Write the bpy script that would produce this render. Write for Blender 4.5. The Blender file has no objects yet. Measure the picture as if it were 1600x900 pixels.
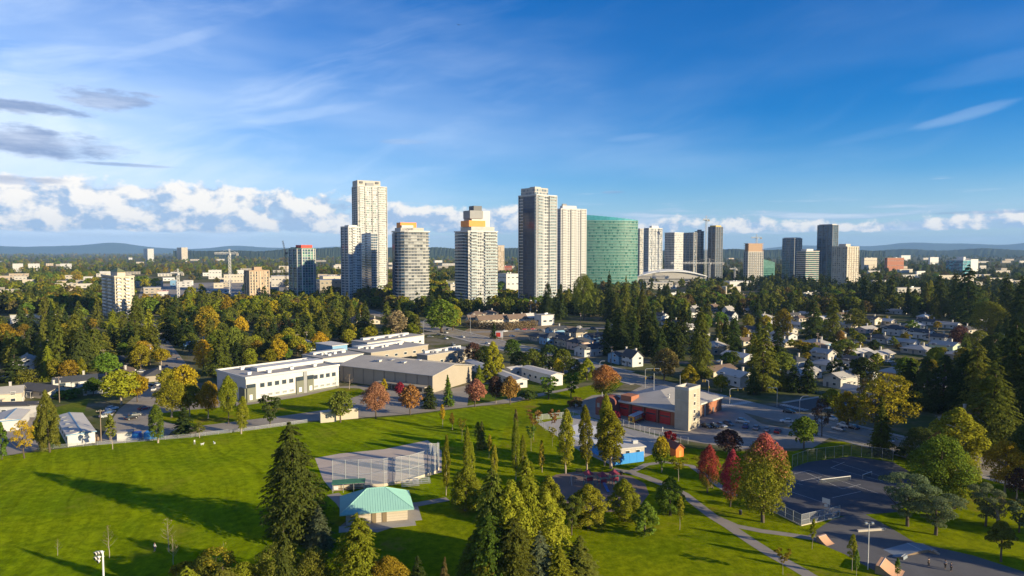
import bpy, bmesh, math, random
import numpy as np
from mathutils import Vector, Matrix

S = bpy.context.scene
COL = S.collection
rnd = random.Random(7)
PI = math.pi

# ------------------------------------------------------------------ camera
F = 1067.0                 # focal length in pixels of the 1600 px wide photograph
CH = 60.0                  # camera height
PITCH = math.atan(58.0 / F)
cam = bpy.data.cameras.new('camera')
cam.sensor_width = 36.0
cam.lens = 36.0 * F / 1600.0
cam.clip_start = 1.0
cam.clip_end = 60000.0
camo = bpy.data.objects.new('camera', cam)
COL.objects.link(camo)
camo.location = (0, 0, CH)
camo.rotation_euler = (PI / 2 - PITCH, 0, 0)
S.camera = camo

# ------------------------------------------------------------------ light
SUN_EL = math.radians(14.5)
SUN_X, SUN_Y = 0.896, -0.443          # horizontal direction towards the sun
sun = bpy.data.lights.new('sun', 'SUN')
sun.energy = 5.0
sun.angle = math.radians(0.5)
sun.color = (1.0, 0.84, 0.55)
suno = bpy.data.objects.new('sun', sun)
COL.objects.link(suno)
sd = Vector((SUN_X * math.cos(SUN_EL), SUN_Y * math.cos(SUN_EL), math.sin(SUN_EL))).normalized()
suno.rotation_euler = sd.to_track_quat('Z', 'Y').to_euler()
suno.location = (300, -150, 300)

S.render.engine = 'CYCLES'
S.view_settings.view_transform = 'Standard'
S.view_settings.look = 'None'
S.view_settings.exposure = 1.0
S.view_settings.gamma = 1.0
S.view_settings.use_curve_mapping = False
S.cycles.use_denoising = True
S.cycles.max_bounces = 6
S.cycles.diffuse_bounces = 2
S.cycles.glossy_bounces = 2
S.cycles.transmission_bounces = 2
S.cycles.transparent_max_bounces = 8
S.cycles.volume_bounces = 0
S.cycles.caustics_reflective = False
S.cycles.caustics_refractive = False

# ------------------------------------------------------------------ node expression helper
class X:
    """a value socket with arithmetic"""
    nt = None
    def __init__(s, sock): s.s = sock
    @staticmethod
    def op(kind, *a, clamp=False):
        n = X.nt.nodes.new('ShaderNodeMath'); n.operation = kind; n.use_clamp = clamp
        for i, v in enumerate(a):
            if isinstance(v, X): X.nt.links.new(v.s, n.inputs[i])
            else: n.inputs[i].default_value = v
        return X(n.outputs[0])
    def __add__(a, b): return X.op('ADD', a, b)
    __radd__ = __add__
    def __sub__(a, b): return X.op('SUBTRACT', a, b)
    def __rsub__(a, b): return X.op('SUBTRACT', b, a)
    def __mul__(a, b): return X.op('MULTIPLY', a, b)
    __rmul__ = __mul__
    def __truediv__(a, b): return X.op('DIVIDE', a, b)
    def sq(a): return X.op('MULTIPLY', a, a)
def clamp01(a): return X.op('ADD', a, 0.0, clamp=True)
def sstep(a, lo, hi):
    n = X.nt.nodes.new('ShaderNodeMapRange'); n.interpolation_type = 'SMOOTHSTEP'
    X.nt.links.new(a.s, n.inputs['Value'])
    n.inputs['From Min'].default_value = lo; n.inputs['From Max'].default_value = hi
    return X(n.outputs['Result'])
def vec(x, y, z=0.0):
    n = X.nt.nodes.new('ShaderNodeCombineXYZ')
    for i, v in enumerate((x, y, z)):
        if isinstance(v, X): X.nt.links.new(v.s, n.inputs[i])
        else: n.inputs[i].default_value = v
    return n.outputs[0]
def noise(v, scale, detail=5.0, rough=0.55, dist=0.0):
    n = X.nt.nodes.new('ShaderNodeTexNoise')
    X.nt.links.new(v, n.inputs['Vector'])
    n.inputs['Scale'].default_value = scale; n.inputs['Detail'].default_value = detail
    n.inputs['Roughness'].default_value = rough; n.inputs['Distortion'].default_value = dist
    return X(n.outputs['Fac'])
def mixc(fac, a, b):
    n = X.nt.nodes.new('ShaderNodeMix'); n.data_type = 'RGBA'
    if isinstance(fac, X): X.nt.links.new(fac.s, n.inputs[0])
    else: n.inputs[0].default_value = fac
    for sock, v in ((n.inputs[6], a), (n.inputs[7], b)):
        if isinstance(v, (tuple, list)): sock.default_value = (*v[:3], 1)
        else: X.nt.links.new(v, sock)
    return n.outputs[2]

# ------------------------------------------------------------------ world: sky and clouds
W = bpy.data.worlds.new('World'); S.world = W; W.use_nodes = True
nt = W.node_tree; X.nt = nt
for n in list(nt.nodes): nt.nodes.remove(n)
out = nt.nodes.new('ShaderNodeOutputWorld'); bg = nt.nodes.new('ShaderNodeBackground')
nt.links.new(bg.outputs[0], out.inputs[0])
SKY_STRENGTH = 0.060
bg.inputs[1].default_value = SKY_STRENGTH
sky = nt.nodes.new('ShaderNodeTexSky'); sky.sky_type = 'NISHITA'; sky.sun_disc = False
sky.sun_elevation = SUN_EL
sky.sun_rotation = math.atan2(SUN_X, SUN_Y)
sky.altitude = 100; sky.air_density = 1.0; sky.dust_density = 0.4; sky.ozone_density = 5.0
hs = nt.nodes.new('ShaderNodeHueSaturation')
hs.inputs['Saturation'].default_value = 1.62; hs.inputs['Value'].default_value = 1.38; hs.inputs['Hue'].default_value = 0.513
nt.links.new(sky.outputs[0], hs.inputs['Color'])
tc = nt.nodes.new('ShaderNodeTexCoord'); sp = nt.nodes.new('ShaderNodeSeparateXYZ')
nt.links.new(tc.outputs['Generated'], sp.inputs[0])
dx, dy, dz = X(sp.outputs[0]), X(sp.outputs[1]), X(sp.outputs[2])
az = X.op('ARCTAN2', dx, dy)
el = X.op('ARCSINE', dz)
# --- veil of cirrus, thicker to the left (west)
warp = noise(vec(az * 1.5, el * 3.0, 3.0), 1.6, 3.0)
cir = noise(vec(az * 1.6 + warp * 0.5, el * 8.0 - az * 2.2 + warp * 1.4, 0.0), 2.2, 7.0, 0.62, 0.3)
veil = noise(vec(az * 1.0, el * 4.0, 9.0), 1.7, 4.0, 0.5)
west = sstep(az * -1.0, -0.35, 0.75)
low = 1.0 - sstep(el, 0.10, 0.42)
c1 = sstep(cir, 0.44, 0.80) * (0.06 + west * 0.46) * (0.35 + low * 0.65)
c1 = c1 + sstep(veil + west * 0.30 + low * 0.14, 0.60, 1.0) * 0.80 * (0.25 + west * 0.75) * (0.4 + low * 0.6)
c1 = clamp01(c1 * 0.85 + west * (1.0 - sstep(el, 0.03, 0.36)) * 0.42)
def streak(a0, e0, ra, re, tilt, amp):
    """one wisp: an elongated patch round azimuth a0, elevation e0"""
    u = (az - a0) / ra
    v = (el - e0 - (az - a0) * tilt) / re
    nz = noise(vec(az * 7.0, (el - az * tilt) * 46.0, 4.0), 1.3, 6.0, 0.6)
    g = 1.0 - sstep(u.sq() + v.sq() + (nz - 0.5) * 1.5, 0.05, 1.0)
    return g * amp
c2 = clamp01(streak(0.58, 0.163, 0.062, 0.009, 0.20, 0.16) + streak(0.50, 0.150, 0.10, 0.008, 0.14, 0.03) + streak(0.63, 0.215, 0.14, 0.02, 0.10, 0.05)
             + streak(-0.30, 0.185, 0.13, 0.009, 0.22, 0.12) + streak(-0.46, 0.26, 0.09, 0.010, 0.4, 0.14)
             + streak(0.17, 0.16, 0.05, 0.006, 0.1, 0.08))
# --- cumulus bank along the horizon
fine = noise(vec(az * 9.0, el * 12.0, 1.3), 2.3, 8.0, 0.60, 0.15)
fineS = noise(vec((az + 0.010) * 9.0, (el + 0.012) * 12.0, 1.3), 2.3, 8.0, 0.60, 0.15)
big = noise(vec(az * 3.1 + 0.37, 0.5, 7.7), 1.7, 3.0, 0.5)
top = 0.020 + big * 0.062 + west * 0.052             # height of the bank
lift = (top - el) * 14.0
base = sstep(el, 0.013, 0.030)
dens = fine + X.op('MINIMUM', lift, 0.20 + west * 0.09) - 0.545 - (1.0 - base) * 0.7
cu = sstep(dens, 0.0, 0.15)
shade = clamp01((fine - fineS) * 6.5 + 0.45 + (el - 0.035) * 8.0)
# broken layer of small flat cloud just above the horizon
lay = noise(vec(az * 4.0, el * 46.0, 5.0), 2.0, 6.0, 0.55)
la = sstep(lay - X.op('ABSOLUTE', el - 0.040) * 6.0, 0.36, 0.60) * 0.75
# --- dark stratus patches at the left
def patch(a0, e0, ra, re, soft):
    wv = noise(vec(az * 9.0, el * 22.0, a0 * 10.0), 1.5, 6.0, 0.6) - 0.5
    wu = noise(vec(az * 6.0, el * 14.0, a0 * 10.0 + 5.0), 1.5, 5.0, 0.6) - 0.5
    u = (az - a0) / ra + wu * 1.3; v = (el - e0) / re + wv * 2.0
    nz = noise(vec(az * 16.0, el * 60.0, 2.0), 1.6, 7.0, 0.62, 0.2)
    return 1.0 - sstep(u.sq() + v.sq() + (nz - 0.5) * soft * 1.3, 0.20, 1.15)
st = clamp01(patch(-0.67, 0.127, 0.15, 0.0205, 1.3) + patch(-0.64, 0.166, 0.10, 0.009, 1.7)
             + patch(-0.525, 0.186, 0.062, 0.017, 1.9) * 0.85 + patch(-0.51, 0.108, 0.08, 0.0026, 1.1) * 0.7
             + patch(-0.62, 0.083, 0.05, 0.007, 1.5) * 0.7 + patch(0.145, 0.084, 0.018, 0.0022, 1.2) * 0.5
             + patch(0.62, 0.046, 0.09, 0.0022, 1.2) * 0.6 + patch(-0.15, 0.155, 0.04, 0.004, 1.6) * 0.3)
stsh = noise(vec(az * 6.0, el * 40.0, 8.0), 2.0, 5.0, 0.6)
k = 1.0 / SKY_STRENGTH
def ck(r, g, b): return (r * k * 0.87, g * k * 0.87, b * k * 0.87)
color = hs.outputs[0]
# thin moist air low down
color = mixc((1.0 - sstep(el, 0.0, 0.20)) * 0.42, color, ck(0.31, 0.45, 0.62))
color = mixc(c1, color, ck(0.48, 0.57, 0.70))
color = mixc(c2, color, ck(0.52, 0.60, 0.70))
color = mixc(la, color, mixc(sstep(lay, 0.4, 0.75), ck(0.20, 0.30, 0.46), ck(0.46, 0.51, 0.58)))
color = mixc(cu * 0.90, color, mixc(shade, ck(0.24, 0.33, 0.47), ck(0.70, 0.65, 0.58)))
color = mixc(st * 0.88, color, mixc(sstep(stsh, 0.35, 0.75), ck(0.13, 0.19, 0.33), ck(0.34, 0.39, 0.50)))
nt.links.new(color, bg.inputs[0])

# ------------------------------------------------------------------ projection helpers
cp, sp_ = math.cos(PITCH), math.sin(PITCH)
def ray(px, py):
    x = (px - 800.0) / F; y = (450.0 - py) / F
    return x, cp + sp_ * y, -sp_ + cp * y
def G(px, py, z=0.0):
    """the point at height z seen at pixel px, py of the photograph"""
    x, y, w = ray(px, py)
    t = (z - CH) / w
    return Vector((x * t, y * t, z))
def ZA(py, Y):
    x, y, w = ray(800, py)
    return CH + w / y * Y
def XA(px, py, Y):
    x, y, w = ray(px, py)
    return x / y * Y
def PIX(p):
    """pixel of a world point"""
    y = p[1] * cp - (p[2] - CH) * sp_
    z = p[1] * sp_ + (p[2] - CH) * cp
    return 800 + F * p[0] / y, 450 - F * z / y

# ------------------------------------------------------------------ materials
MATS = {}
def newmat(name):
    m = bpy.data.materials.new(name); m.use_nodes = True
    X.nt = m.node_tree
    b = m.node_tree.nodes['Principled BSDF']
    MATS[name] = m
    return m, b
def mat(name, col, rough=0.75, spec=0.3, var=0.12, scale=0.6, metal=0.0, rand=0.0, coord='pos', stretch=(1, 1, 1), bump=0.0):
    """plain surface with procedural grain and wear"""
    if name in MATS: return MATS[name]
    m, b = newmat(name); t = m.node_tree
    if coord == 'pos':
        g = t.nodes.new('ShaderNodeNewGeometry'); co = g.outputs['Position']
    else:
        g = t.nodes.new('ShaderNodeTexCoord'); co = g.outputs['Object']
    mp = t.nodes.new('ShaderNodeMapping'); mp.inputs['Scale'].default_value = stretch
    t.links.new(co, mp.inputs['Vector'])
    n1 = noise(mp.outputs[0], scale, 6.0, 0.6); n2 = noise(mp.outputs[0], scale * 9.0, 3.0, 0.6)
    f = (n1 - 0.5) * (2.6 * var) + (n2 - 0.5) * (1.6 * var) + 1.0
    if rand:
        oi = t.nodes.new('ShaderNodeObjectInfo')
        f = f * (X(oi.outputs['Random']) * (2 * rand) + (1 - rand))
    sc = t.nodes.new('ShaderNodeVectorMath'); sc.operation = 'SCALE'
    sc.inputs[0].default_value = col[:3]; t.links.new(f.s, sc.inputs['Scale'])
    t.links.new(sc.outputs[0], b.inputs['Base Color'])
    b.inputs['Roughness'].default_value = rough
    b.inputs['Specular IOR Level'].default_value = spec
    b.inputs['Metallic'].default_value = metal
    if bump:
        bn = t.nodes.new('ShaderNodeBump'); bn.inputs['Strength'].default_value = bump
        t.links.new(n2.s, bn.inputs['Height']); t.links.new(bn.outputs[0], b.inputs['Normal'])
    return m
def glassmat(name, col, rough=0.12, spec=0.6, var=0.5, scale=0.25):
    m = mat(name, col, rough, spec, var, scale)
    return m
def leafmat(name, col, jit=0.25, hue=0.018, tr=0.36, top=None):
    """foliage: diffuse plus translucent, tone varies from leaf clump to clump and from tree to tree"""
    if name in MATS: return MATS[name]
    m = bpy.data.materials.new(name); m.use_nodes = True; t = m.node_tree; X.nt = t; MATS[name] = m
    for n in list(t.nodes): t.nodes.remove(n)
    o = t.nodes.new('ShaderNodeOutputMaterial')
    tcn = t.nodes.new('ShaderNodeTexCoord'); oi = t.nodes.new('ShaderNodeObjectInfo')
    ge = t.nodes.new('ShaderNodeNewGeometry')
    n1 = noise(tcn.outputs['Object'], 0.55, 4.0, 0.6)
    r = X(oi.outputs['Random'])
    isl = X(ge.outputs['Random Per Island'])
    val = (n1 - 0.5) * (2.4 * jit) + (r - 0.5) * (2.0 * jit) + (isl - 0.5) * (2.6 * jit) + 1.0
    base = col
    if top is not None:
        sx = t.nodes.new('ShaderNodeSeparateXYZ'); t.links.new(tcn.outputs['Generated'], sx.inputs[0])
        a = sstep(X(sx.outputs[2]) + X(sx.outputs[0]) * 0.35 + (n1 - 0.5) * 0.9 + (isl - 0.5) * 0.3, top[1], top[2])
        base = mixc(a, col, top[0])
    h = t.nodes.new('ShaderNodeHueSaturation')
    if isinstance(base, tuple): h.inputs['Color'].default_value = (*base, 1)
    else: t.links.new(base, h.inputs['Color'])
    hv = X.op('FRACT', r * 7.31 + 0.13)
    t.links.new(((hv - 0.5) * (2 * hue) + (isl - 0.5) * hue + 0.5).s, h.inputs['Hue'])
    t.links.new(val.s, h.inputs['Value'])
    d = t.nodes.new('ShaderNodeBsdfDiffuse'); tl = t.nodes.new('ShaderNodeBsdfTranslucent')
    t.links.new(h.outputs[0], d.inputs[0]); t.links.new(h.outputs[0], tl.inputs[0])
    mx = t.nodes.new('ShaderNodeMixShader'); mx.inputs[0].default_value = tr
    t.links.new(d.outputs[0], mx.inputs[1]); t.links.new(tl.outputs[0], mx.inputs[2])
    t.links.new(mx.outputs[0], o.inputs[0])
    return m
def seethrough(name, col, opacity, scale=30.0):
    """woven wire or netting, too fine to model wire by wire: pale wire over clear gaps"""
    m, b = newmat(name); t = m.node_tree
    b.inputs['Base Color'].default_value = (*col, 1); b.inputs['Roughness'].default_value = 0.5
    b.inputs['Metallic'].default_value = 0.3
    tr = t.nodes.new('ShaderNodeBsdfTransparent'); mx = t.nodes.new('ShaderNodeMixShader')
    mx.inputs[0].default_value = opacity
    t.links.new(tr.outputs[0], mx.inputs[1]); t.links.new(b.outputs[0], mx.inputs[2])
    t.links.new(mx.outputs[0], t.nodes['Material Output'].inputs[0])
    return m

# ------------------------------------------------------------------ mesh building
class MB:
    def __init__(s): s.v = []; s.f = []; s.m = []
    def face(s, pts, m=0):
        b = len(s.v); s.v += [tuple(p) for p in pts]; s.f.append(tuple(range(b, b + len(pts)))); s.m.append(m); return s
    def box(s, cx, cy, z0, sx, sy, sz, rot=0.0, m=0, bottom=True):
        c, q = math.cos(rot), math.sin(rot)
        P = []
        for z in (z0, z0 + sz):
            for (a, b) in ((-.5, -.5), (.5, -.5), (.5, .5), (-.5, .5)):
                x, y = a * sx, b * sy
                P.append((cx + x * c - y * q, cy + x * q + y * c, z))
        o = len(s.v); s.v += P
        fs = [(4, 5, 6, 7), (0, 1, 5, 4), (1, 2, 6, 5), (2, 3, 7, 6), (3, 0, 4, 7)]
        if bottom: fs.append((3, 2, 1, 0))
        for f in fs: s.f.append(tuple(o + i for i in f)); s.m.append(m)
        return s
    def prism(s, poly, z0, z1, m=0, mtop=None, top=True, bottom=False):
        n = len(poly); o = len(s.v)
        zt = z1 if hasattr(z1, '__len__') else [z1] * n
        s.v += [(p[0], p[1], z0) for p in poly] + [(p[0], p[1], zt[i]) for i, p in enumerate(poly)]
        for i in range(n):
            j = (i + 1) % n
            s.f.append((o + i, o + j, o + n + j, o + n + i)); s.m.append(m)
        if top: s.f.append(tuple(o + n + i for i in range(n))); s.m.append(m if mtop is None else mtop)
        if bottom: s.f.append(tuple(o + i for i in reversed(range(n)))); s.m.append(m)
        return s
    def tube(s, p0, p1, r0, r1=None, n=6, m=0, caps=True):
        r1 = r0 if r1 is None else r1
        p0, p1 = Vector(p0), Vector(p1); d = (p1 - p0)
        if d.length < 1e-6: return s
        d.normalize(); a = d.orthogonal().normalized(); b = d.cross(a)
        o = len(s.v)
        for p, r in ((p0, r0), (p1, r1)):
            for i in range(n):
                t = 2 * PI * i / n
                s.v.append(tuple(p + a * (r * math.cos(t)) + b * (r * math.sin(t))))
        for i in range(n):
            j = (i + 1) % n
            s.f.append((o + i, o + j, o + n + j, o + n + i)); s.m.append(m)
        if caps:
            s.f.append(tuple(o + n + i for i in range(n))); s.m.append(m)
            s.f.append(tuple(o + i for i in reversed(range(n)))); s.m.append(m)
        return s
    def path(s, pts, r, n=6, m=0):
        for a, b in zip(pts[:-1], pts[1:]): s.tube(a, b, r, r, n, m)
        return s
    def mesh(s, name, mats):
        me = bpy.data.meshes.new(name)
        me.from_pydata(s.v, [], s.f)
        for mm in (mats if isinstance(mats, (list, tuple)) else [mats]): me.materials.append(mm)
        if any(s.m): me.polygons.foreach_set('material_index', s.m)
        me.update()
        return me
    def build(s, name, mats, parent=None, loc=(0, 0, 0), rot=0.0):
        return put(name, s.mesh(name, mats), parent, loc, rot)
def put(name, me, parent=None, loc=(0, 0, 0), rot=0.0, scale=None, mats=None):
    o = bpy.data.objects.new(name, me); COL.objects.link(o)
    if parent is not None: o.parent = parent
    o.location = loc; o.rotation_euler = (0, 0, rot)
    if scale is not None: o.scale = scale
    if mats is not None:
        for i, mm in enumerate(mats if isinstance(mats, (list, tuple)) else [mats]):
            o.material_slots[i].link = 'OBJECT'; o.material_slots[i].material = mm
    return o
def tag(o, label, cat, group=None):
    o['label'] = label; o['category'] = cat
    if group: o['group'] = group
    return o
def empty(name, loc, rot=0.0, label=None, cat=None, group=None):
    o = bpy.data.objects.new(name, None); COL.objects.link(o)
    o.empty_display_size = 1.0
    o.location = loc; o.rotation_euler = (0, 0, rot)
    if label: o['label'] = label
    if cat: o['category'] = cat
    if group: o['group'] = group
    return o
def structure(o): o['kind'] = 'structure'; return o
def stuff(o): o['kind'] = 'stuff'; return o
AUTO = []      # things whose label is completed with a nearby landmark: (object, adjectives, noun, plural, px, py)
def auto(o, desc, noun, cat, group, px, py, plural=None):
    o['category'] = cat; o['group'] = group
    AUTO.append((o, desc, noun, plural or noun + 's', px, py))
def inside(p, poly):
    x, y = p[0], p[1]; c = False; n = len(poly); j = n - 1
    for i in range(n):
        xi, yi = poly[i][0], poly[i][1]; xj, yj = poly[j][0], poly[j][1]
        if (yi > y) != (yj > y) and x < (xj - xi) * (y - yi) / (yj - yi) + xi: c = not c
        j = i
    return c
BLOCK = []     # ground polygons where no scattered tree may stand
def blockrect(cx, cy, sx, sy, rot, pad=2.0):
    c, q = math.cos(rot), math.sin(rot); hx, hy = sx / 2 + pad, sy / 2 + pad
    BLOCK.append([(cx + a * hx * c - b * hy * q, cy + a * hx * q + b * hy * c) for a, b in ((-1, -1), (1, -1), (1, 1), (-1, 1))])
# ------------------------------------------------------------------ common materials
M_asphalt = mat('asphalt', (0.085, 0.083, 0.080), 0.9, 0.25, 0.36, 0.12)
M_asphalt2 = mat('asphalt_light', (0.275, 0.24, 0.20), 0.9, 0.25, 0.30, 0.10)
M_court = mat('court_asphalt', (0.075, 0.075, 0.085), 0.85, 0.25, 0.32, 0.15)
M_concrete = mat('concrete', (0.36, 0.33, 0.29), 0.85, 0.25, 0.14, 0.35)
M_path = mat('path_gravel', (0.27, 0.235, 0.205), 0.9, 0.2, 0.16, 0.4)
M_paint = mat('white_paint', (0.64, 0.62, 0.59), 0.6, 0.3, 0.06, 1.0)
M_linepaint = mat('line_paint', (0.62, 0.60, 0.56), 0.8, 0.2, 0.25, 1.2)
M_yline = mat('yellow_line_paint', (0.55, 0.38, 0.05), 0.8, 0.2, 0.25, 1.2)
M_dirt = mat('infield_dirt', (0.46, 0.375, 0.31), 0.95, 0.1, 0.13, 0.25)
M_soil = mat('dry_soil', (0.27, 0.20, 0.12), 0.95, 0.1, 0.25, 0.3)
M_metal = mat('galvanised_metal', (0.55, 0.56, 0.57), 0.4, 0.5, 0.08, 2.0, metal=0.6)
M_dark = mat('dark_metal', (0.05, 0.05, 0.055), 0.5, 0.4, 0.15, 2.0)
M_black = mat('black_rubber', (0.018, 0.018, 0.02), 0.8, 0.2, 0.2, 2.0)
M_wood = mat('weathered_wood', (0.24, 0.17, 0.11), 0.85, 0.2, 0.25, 1.2, stretch=(1, 1, 6))
M_bark = mat('bark', (0.10, 0.078, 0.058), 0.95, 0.1, 0.3, 1.5, coord='obj', stretch=(1, 1, 0.3))
M_palebark = mat('pale_bark', (0.33, 0.27, 0.21), 0.95, 0.1, 0.25, 1.5, coord='obj', stretch=(1, 1, 0.3))

def grassmat(name, a, b, stripes=0.0, dry=0.0):
    m, p = newmat(name); t = m.node_tree
    g = t.nodes.new('ShaderNodeNewGeometry'); s = t.nodes.new('ShaderNodeSeparateXYZ')
    t.links.new(g.outputs['Position'], s.inputs[0]); x, y = X(s.outputs[0]), X(s.outputs[1])
    n1 = noise(g.outputs['Position'], 0.035, 5.0, 0.6); n2 = noise(g.outputs['Position'], 0.5, 5.0, 0.65); n3 = noise(g.outputs['Position'], 2.2, 3.0, 0.7)
    f = sstep(n1 * 0.75 + n2 * 0.25, 0.38, 0.62)
    c = mixc(f, a, b)
    if stripes:
        # mower passes: bands that swing across the field
        w = noise(g.outputs['Position'], 0.012, 2.0, 0.5)
        u = x * 0.92 + y * 0.38 + w * 46.0 + (y - 170.0).sq() * 0.0035
        band = X.op('SINE', u * 1.05)
        wear = noise(vec(u * 0.35, (y * 0.92 - x * 0.38) * 0.012, 3.0), 1.0, 5.0, 0.7)
        v = sstep(band, -0.5, 0.5) * stripes + (wear - 0.5) * (stripes * 9.0) + (1.0 - stripes * 0.5)
    else:
        v = n2 * 0.2 + 0.9
    v = v * ((n3 - 0.5) * 0.9 + 1.0) * ((n2 - 0.5) * 1.3 + 1.0)
    sc = t.nodes.new('ShaderNodeVectorMath'); sc.operation = 'SCALE'
    t.links.new(c, sc.inputs[0]); t.links.new(v.s, sc.inputs['Scale'])
    c = sc.outputs[0]
    if dry:
        n4 = noise(g.outputs['Position'], 0.06, 4.0, 0.6)
        c = mixc(sstep(n4 + (n2 - 0.5) * 0.35, 0.56, 0.76) * dry, c, (0.19, 0.135, 0.028))
    t.links.new(c, p.inputs['Base Color']); p.inputs['Roughness'].default_value = 0.95
    p.inputs['Specular IOR Level'].default_value = 0.0
    bn = t.nodes.new('ShaderNodeBump'); bn.inputs['Strength'].default_value = 0.5; bn.inputs['Distance'].default_value = 0.15
    t.links.new(n3.s, bn.inputs['Height']); t.links.new(bn.outputs[0], p.inputs['Normal'])
    return m
M_grass = grassmat('mown_grass', (0.125, 0.185, 0.002), (0.205, 0.255, 0.0025), 0.14, 0.35)
M_grass2 = grassmat('park_grass', (0.112, 0.158, 0.002), (0.200, 0.225, 0.003), 0.0, 1.0)
M_verge = grassmat('verge_grass', (0.075, 0.12, 0.012), (0.13, 0.15, 0.018), 0.0, 0.8)

def groundmat():
    m, p = newmat('far_ground'); t = m.node_tree
    g = t.nodes.new('ShaderNodeNewGeometry')
    n1 = noise(g.outputs['Position'], 0.004, 5.0, 0.6); n2 = noise(g.outputs['Position'], 0.03, 5.0, 0.7); n3 = noise(g.outputs['Position'], 0.4, 4.0, 0.7)
    c = mixc(sstep(n2, 0.38, 0.62), (0.070, 0.088, 0.026), (0.17, 0.145, 0.09))
    c = mixc(sstep(n1 * 0.5 + n2 * 0.5, 0.52, 0.66), c, (0.20, 0.19, 0.17))
    sc = t.nodes.new('ShaderNodeVectorMath'); sc.operation = 'SCALE'
    t.links.new(c, sc.inputs[0]); t.links.new((n3 * 0.8 + 0.6).s, sc.inputs['Scale'])
    t.links.new(sc.outputs[0], p.inputs['Base Color']); p.inputs['Roughness'].default_value = 0.95
    p.inputs['Specular IOR Level'].default_value = 0.0
    return m
M_ground = groundmat()

# ------------------------------------------------------------------ ground, lawns, roads
def sheet(name, pts, z, m):
    me = MB().face([(p[0], p[1], z) for p in pts]).mesh(name, m)
    if me.polygons[0].normal.z < 0: me.flip_normals()
    o = put(name, me); structure(o); return o
def px(pts): return [G(*p) for p in pts]
sheet('ground', [(-23000, -2500), (23000, -2500), (23000, 25500), (-23000, 25500)], 0.0, M_ground)

field = px([(-420, 760), (-60, 720), (0, 713), (130, 697), (300, 683), (400, 671), (480, 660), (560, 655), (640, 649), (730, 637), (800, 630), (850, 620), (884, 613), (900, 625), (885, 640), (840, 662), (850, 700), (760, 700), (690, 700), (690, 780), (480, 800), (430, 850), (380, 905), (330, 1000), (-700, 1000)])
sheet('sports_field', field, 0.012, M_grass)
park = px([(800, 632), (860, 616), (905, 606), (960, 592), (975, 600), (940, 618), (900, 640), (1000, 690), (1120, 705), (1240, 705), (1300, 690), (1345, 690), (1440, 720), (1700, 790), (1900, 1000), (1700, 1250), (200, 1250), (300, 950), (425, 850), (475, 798), (688, 778), (688, 698), (780, 698)])
sheet('park_lawn', park, 0.020, M_grass2)
sheet('school_lawn', px([(232, 648), (300, 640), (385, 633), (470, 620), (530, 606), (562, 607), (575, 613), (520, 632), (512, 640), (440, 650), (380, 657), (300, 667), (262, 660)]), 0.022, M_grass2)
sheet('school_yard', px([(150, 697), (185, 640), (232, 604), (262, 600), (345, 615), (395, 628), (470, 612), (530, 604), (560, 602), (680, 612), (740, 600), (880, 590), (905, 606), (860, 615), (800, 629), (730, 636), (640, 647), (560, 653), (480, 658), (400, 669), (300, 681), (200, 692)]), 0.006, M_asphalt2)
sheet('portable_lawn', px([(75, 640), (140, 622), (112, 698), (60, 702)]), 0.024, M_verge)
sheet('gravel_yard', px([(-80, 725), (-60, 670), (60, 640), (74, 645), (58, 703), (20, 710)]), 0.006, M_path)
sheet('verge', px([(730, 634), (735, 605), (810, 590), (905, 578), (930, 590), (880, 608), (800, 622)]), 0.010, M_verge)

# the main street and the street that crosses it
ADIR = Vector((0.49, -0.8717, 0)); A0 = Vector((57.0, 320.0, 0)); BDIR = Vector((0.8717, 0.49, 0))
def ribbon(name, p0, p1, width, z, m, n=1):
    p0, p1 = Vector((p0[0], p0[1], 0)), Vector((p1[0], p1[1], 0)); d = (p1 - p0).normalized(); s = Vector((-d.y, d.x, 0)) * (width / 2)
    return sheet(name, [p0 + s, p1 + s, p1 - s, p0 - s], z, m)
ribbon('road', A0 - ADIR * 520, A0 + ADIR * 330, 17.0, 0.030, M_asphalt2)
XB = A0 + ADIR * 78
ribbon('road', XB, XB + BDIR * 330, 12.0, 0.026, M_asphalt)
# kerbs and pavements
def kerb(p0, p1, off, width, h=0.13):
    d = (p1 - p0).normalized(); s = Vector((-d.y, d.x, 0))
    c = (p0 + p1) / 2 + s * off
    o = MB().box(c.x, c.y, 0.0, (p1 - p0).length, width, h, math.atan2(d.y, d.x)).build('pavement', M_concrete)
    structure(o)
kerb(A0 - ADIR * 300, A0 - ADIR * 12, 10.2, 2.2); kerb(A0 - ADIR * 300, A0 + ADIR * 12, -10.2, 2.2)
kerb(A0 + ADIR * 88, A0 + ADIR * 320, 10.2, 2.2); kerb(A0 + ADIR * 96, A0 + ADIR * 320, -10.2, 2.2)
kerb(XB + BDIR * 18, XB + BDIR * 300, 7.4, 1.8); kerb(XB + BDIR * 18, XB + BDIR * 300, -7.4, 1.8)
mk = MB()
aA = math.atan2(ADIR.y, ADIR.x); sA = Vector((-ADIR.y, ADIR.x, 0))
def flat(mb, c, sx, sy, rot, z, m=0):
    cc, q = math.cos(rot), math.sin(rot)
    mb.face([(c[0] + a * sx * cc - b * sy * q, c[1] + a * sx * q + b * sy * cc, z) for a, b in ((-.5, -.5), (.5, -.5), (.5, .5), (-.5, .5))], m)
for kx in range(-260, 300, 9):
    if 60 < kx < 96: continue
    c = A0 + ADIR * kx
    for off in (-4.2, 4.2): flat(mk, c + sA * off, 3.5, 0.18, aA, 0.036, 0)
for a, b in ((-260, 62), (96, 300)):
    c = A0 + ADIR * ((a + b) / 2)
    for off in (-0.18, 0.18): flat(mk, c + sA * off, b - a, 0.13, aA, 0.036, 1)
    for off in (-7.9, 7.9): flat(mk, c + sA * off, b - a, 0.13, aA, 0.036, 0)
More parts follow.
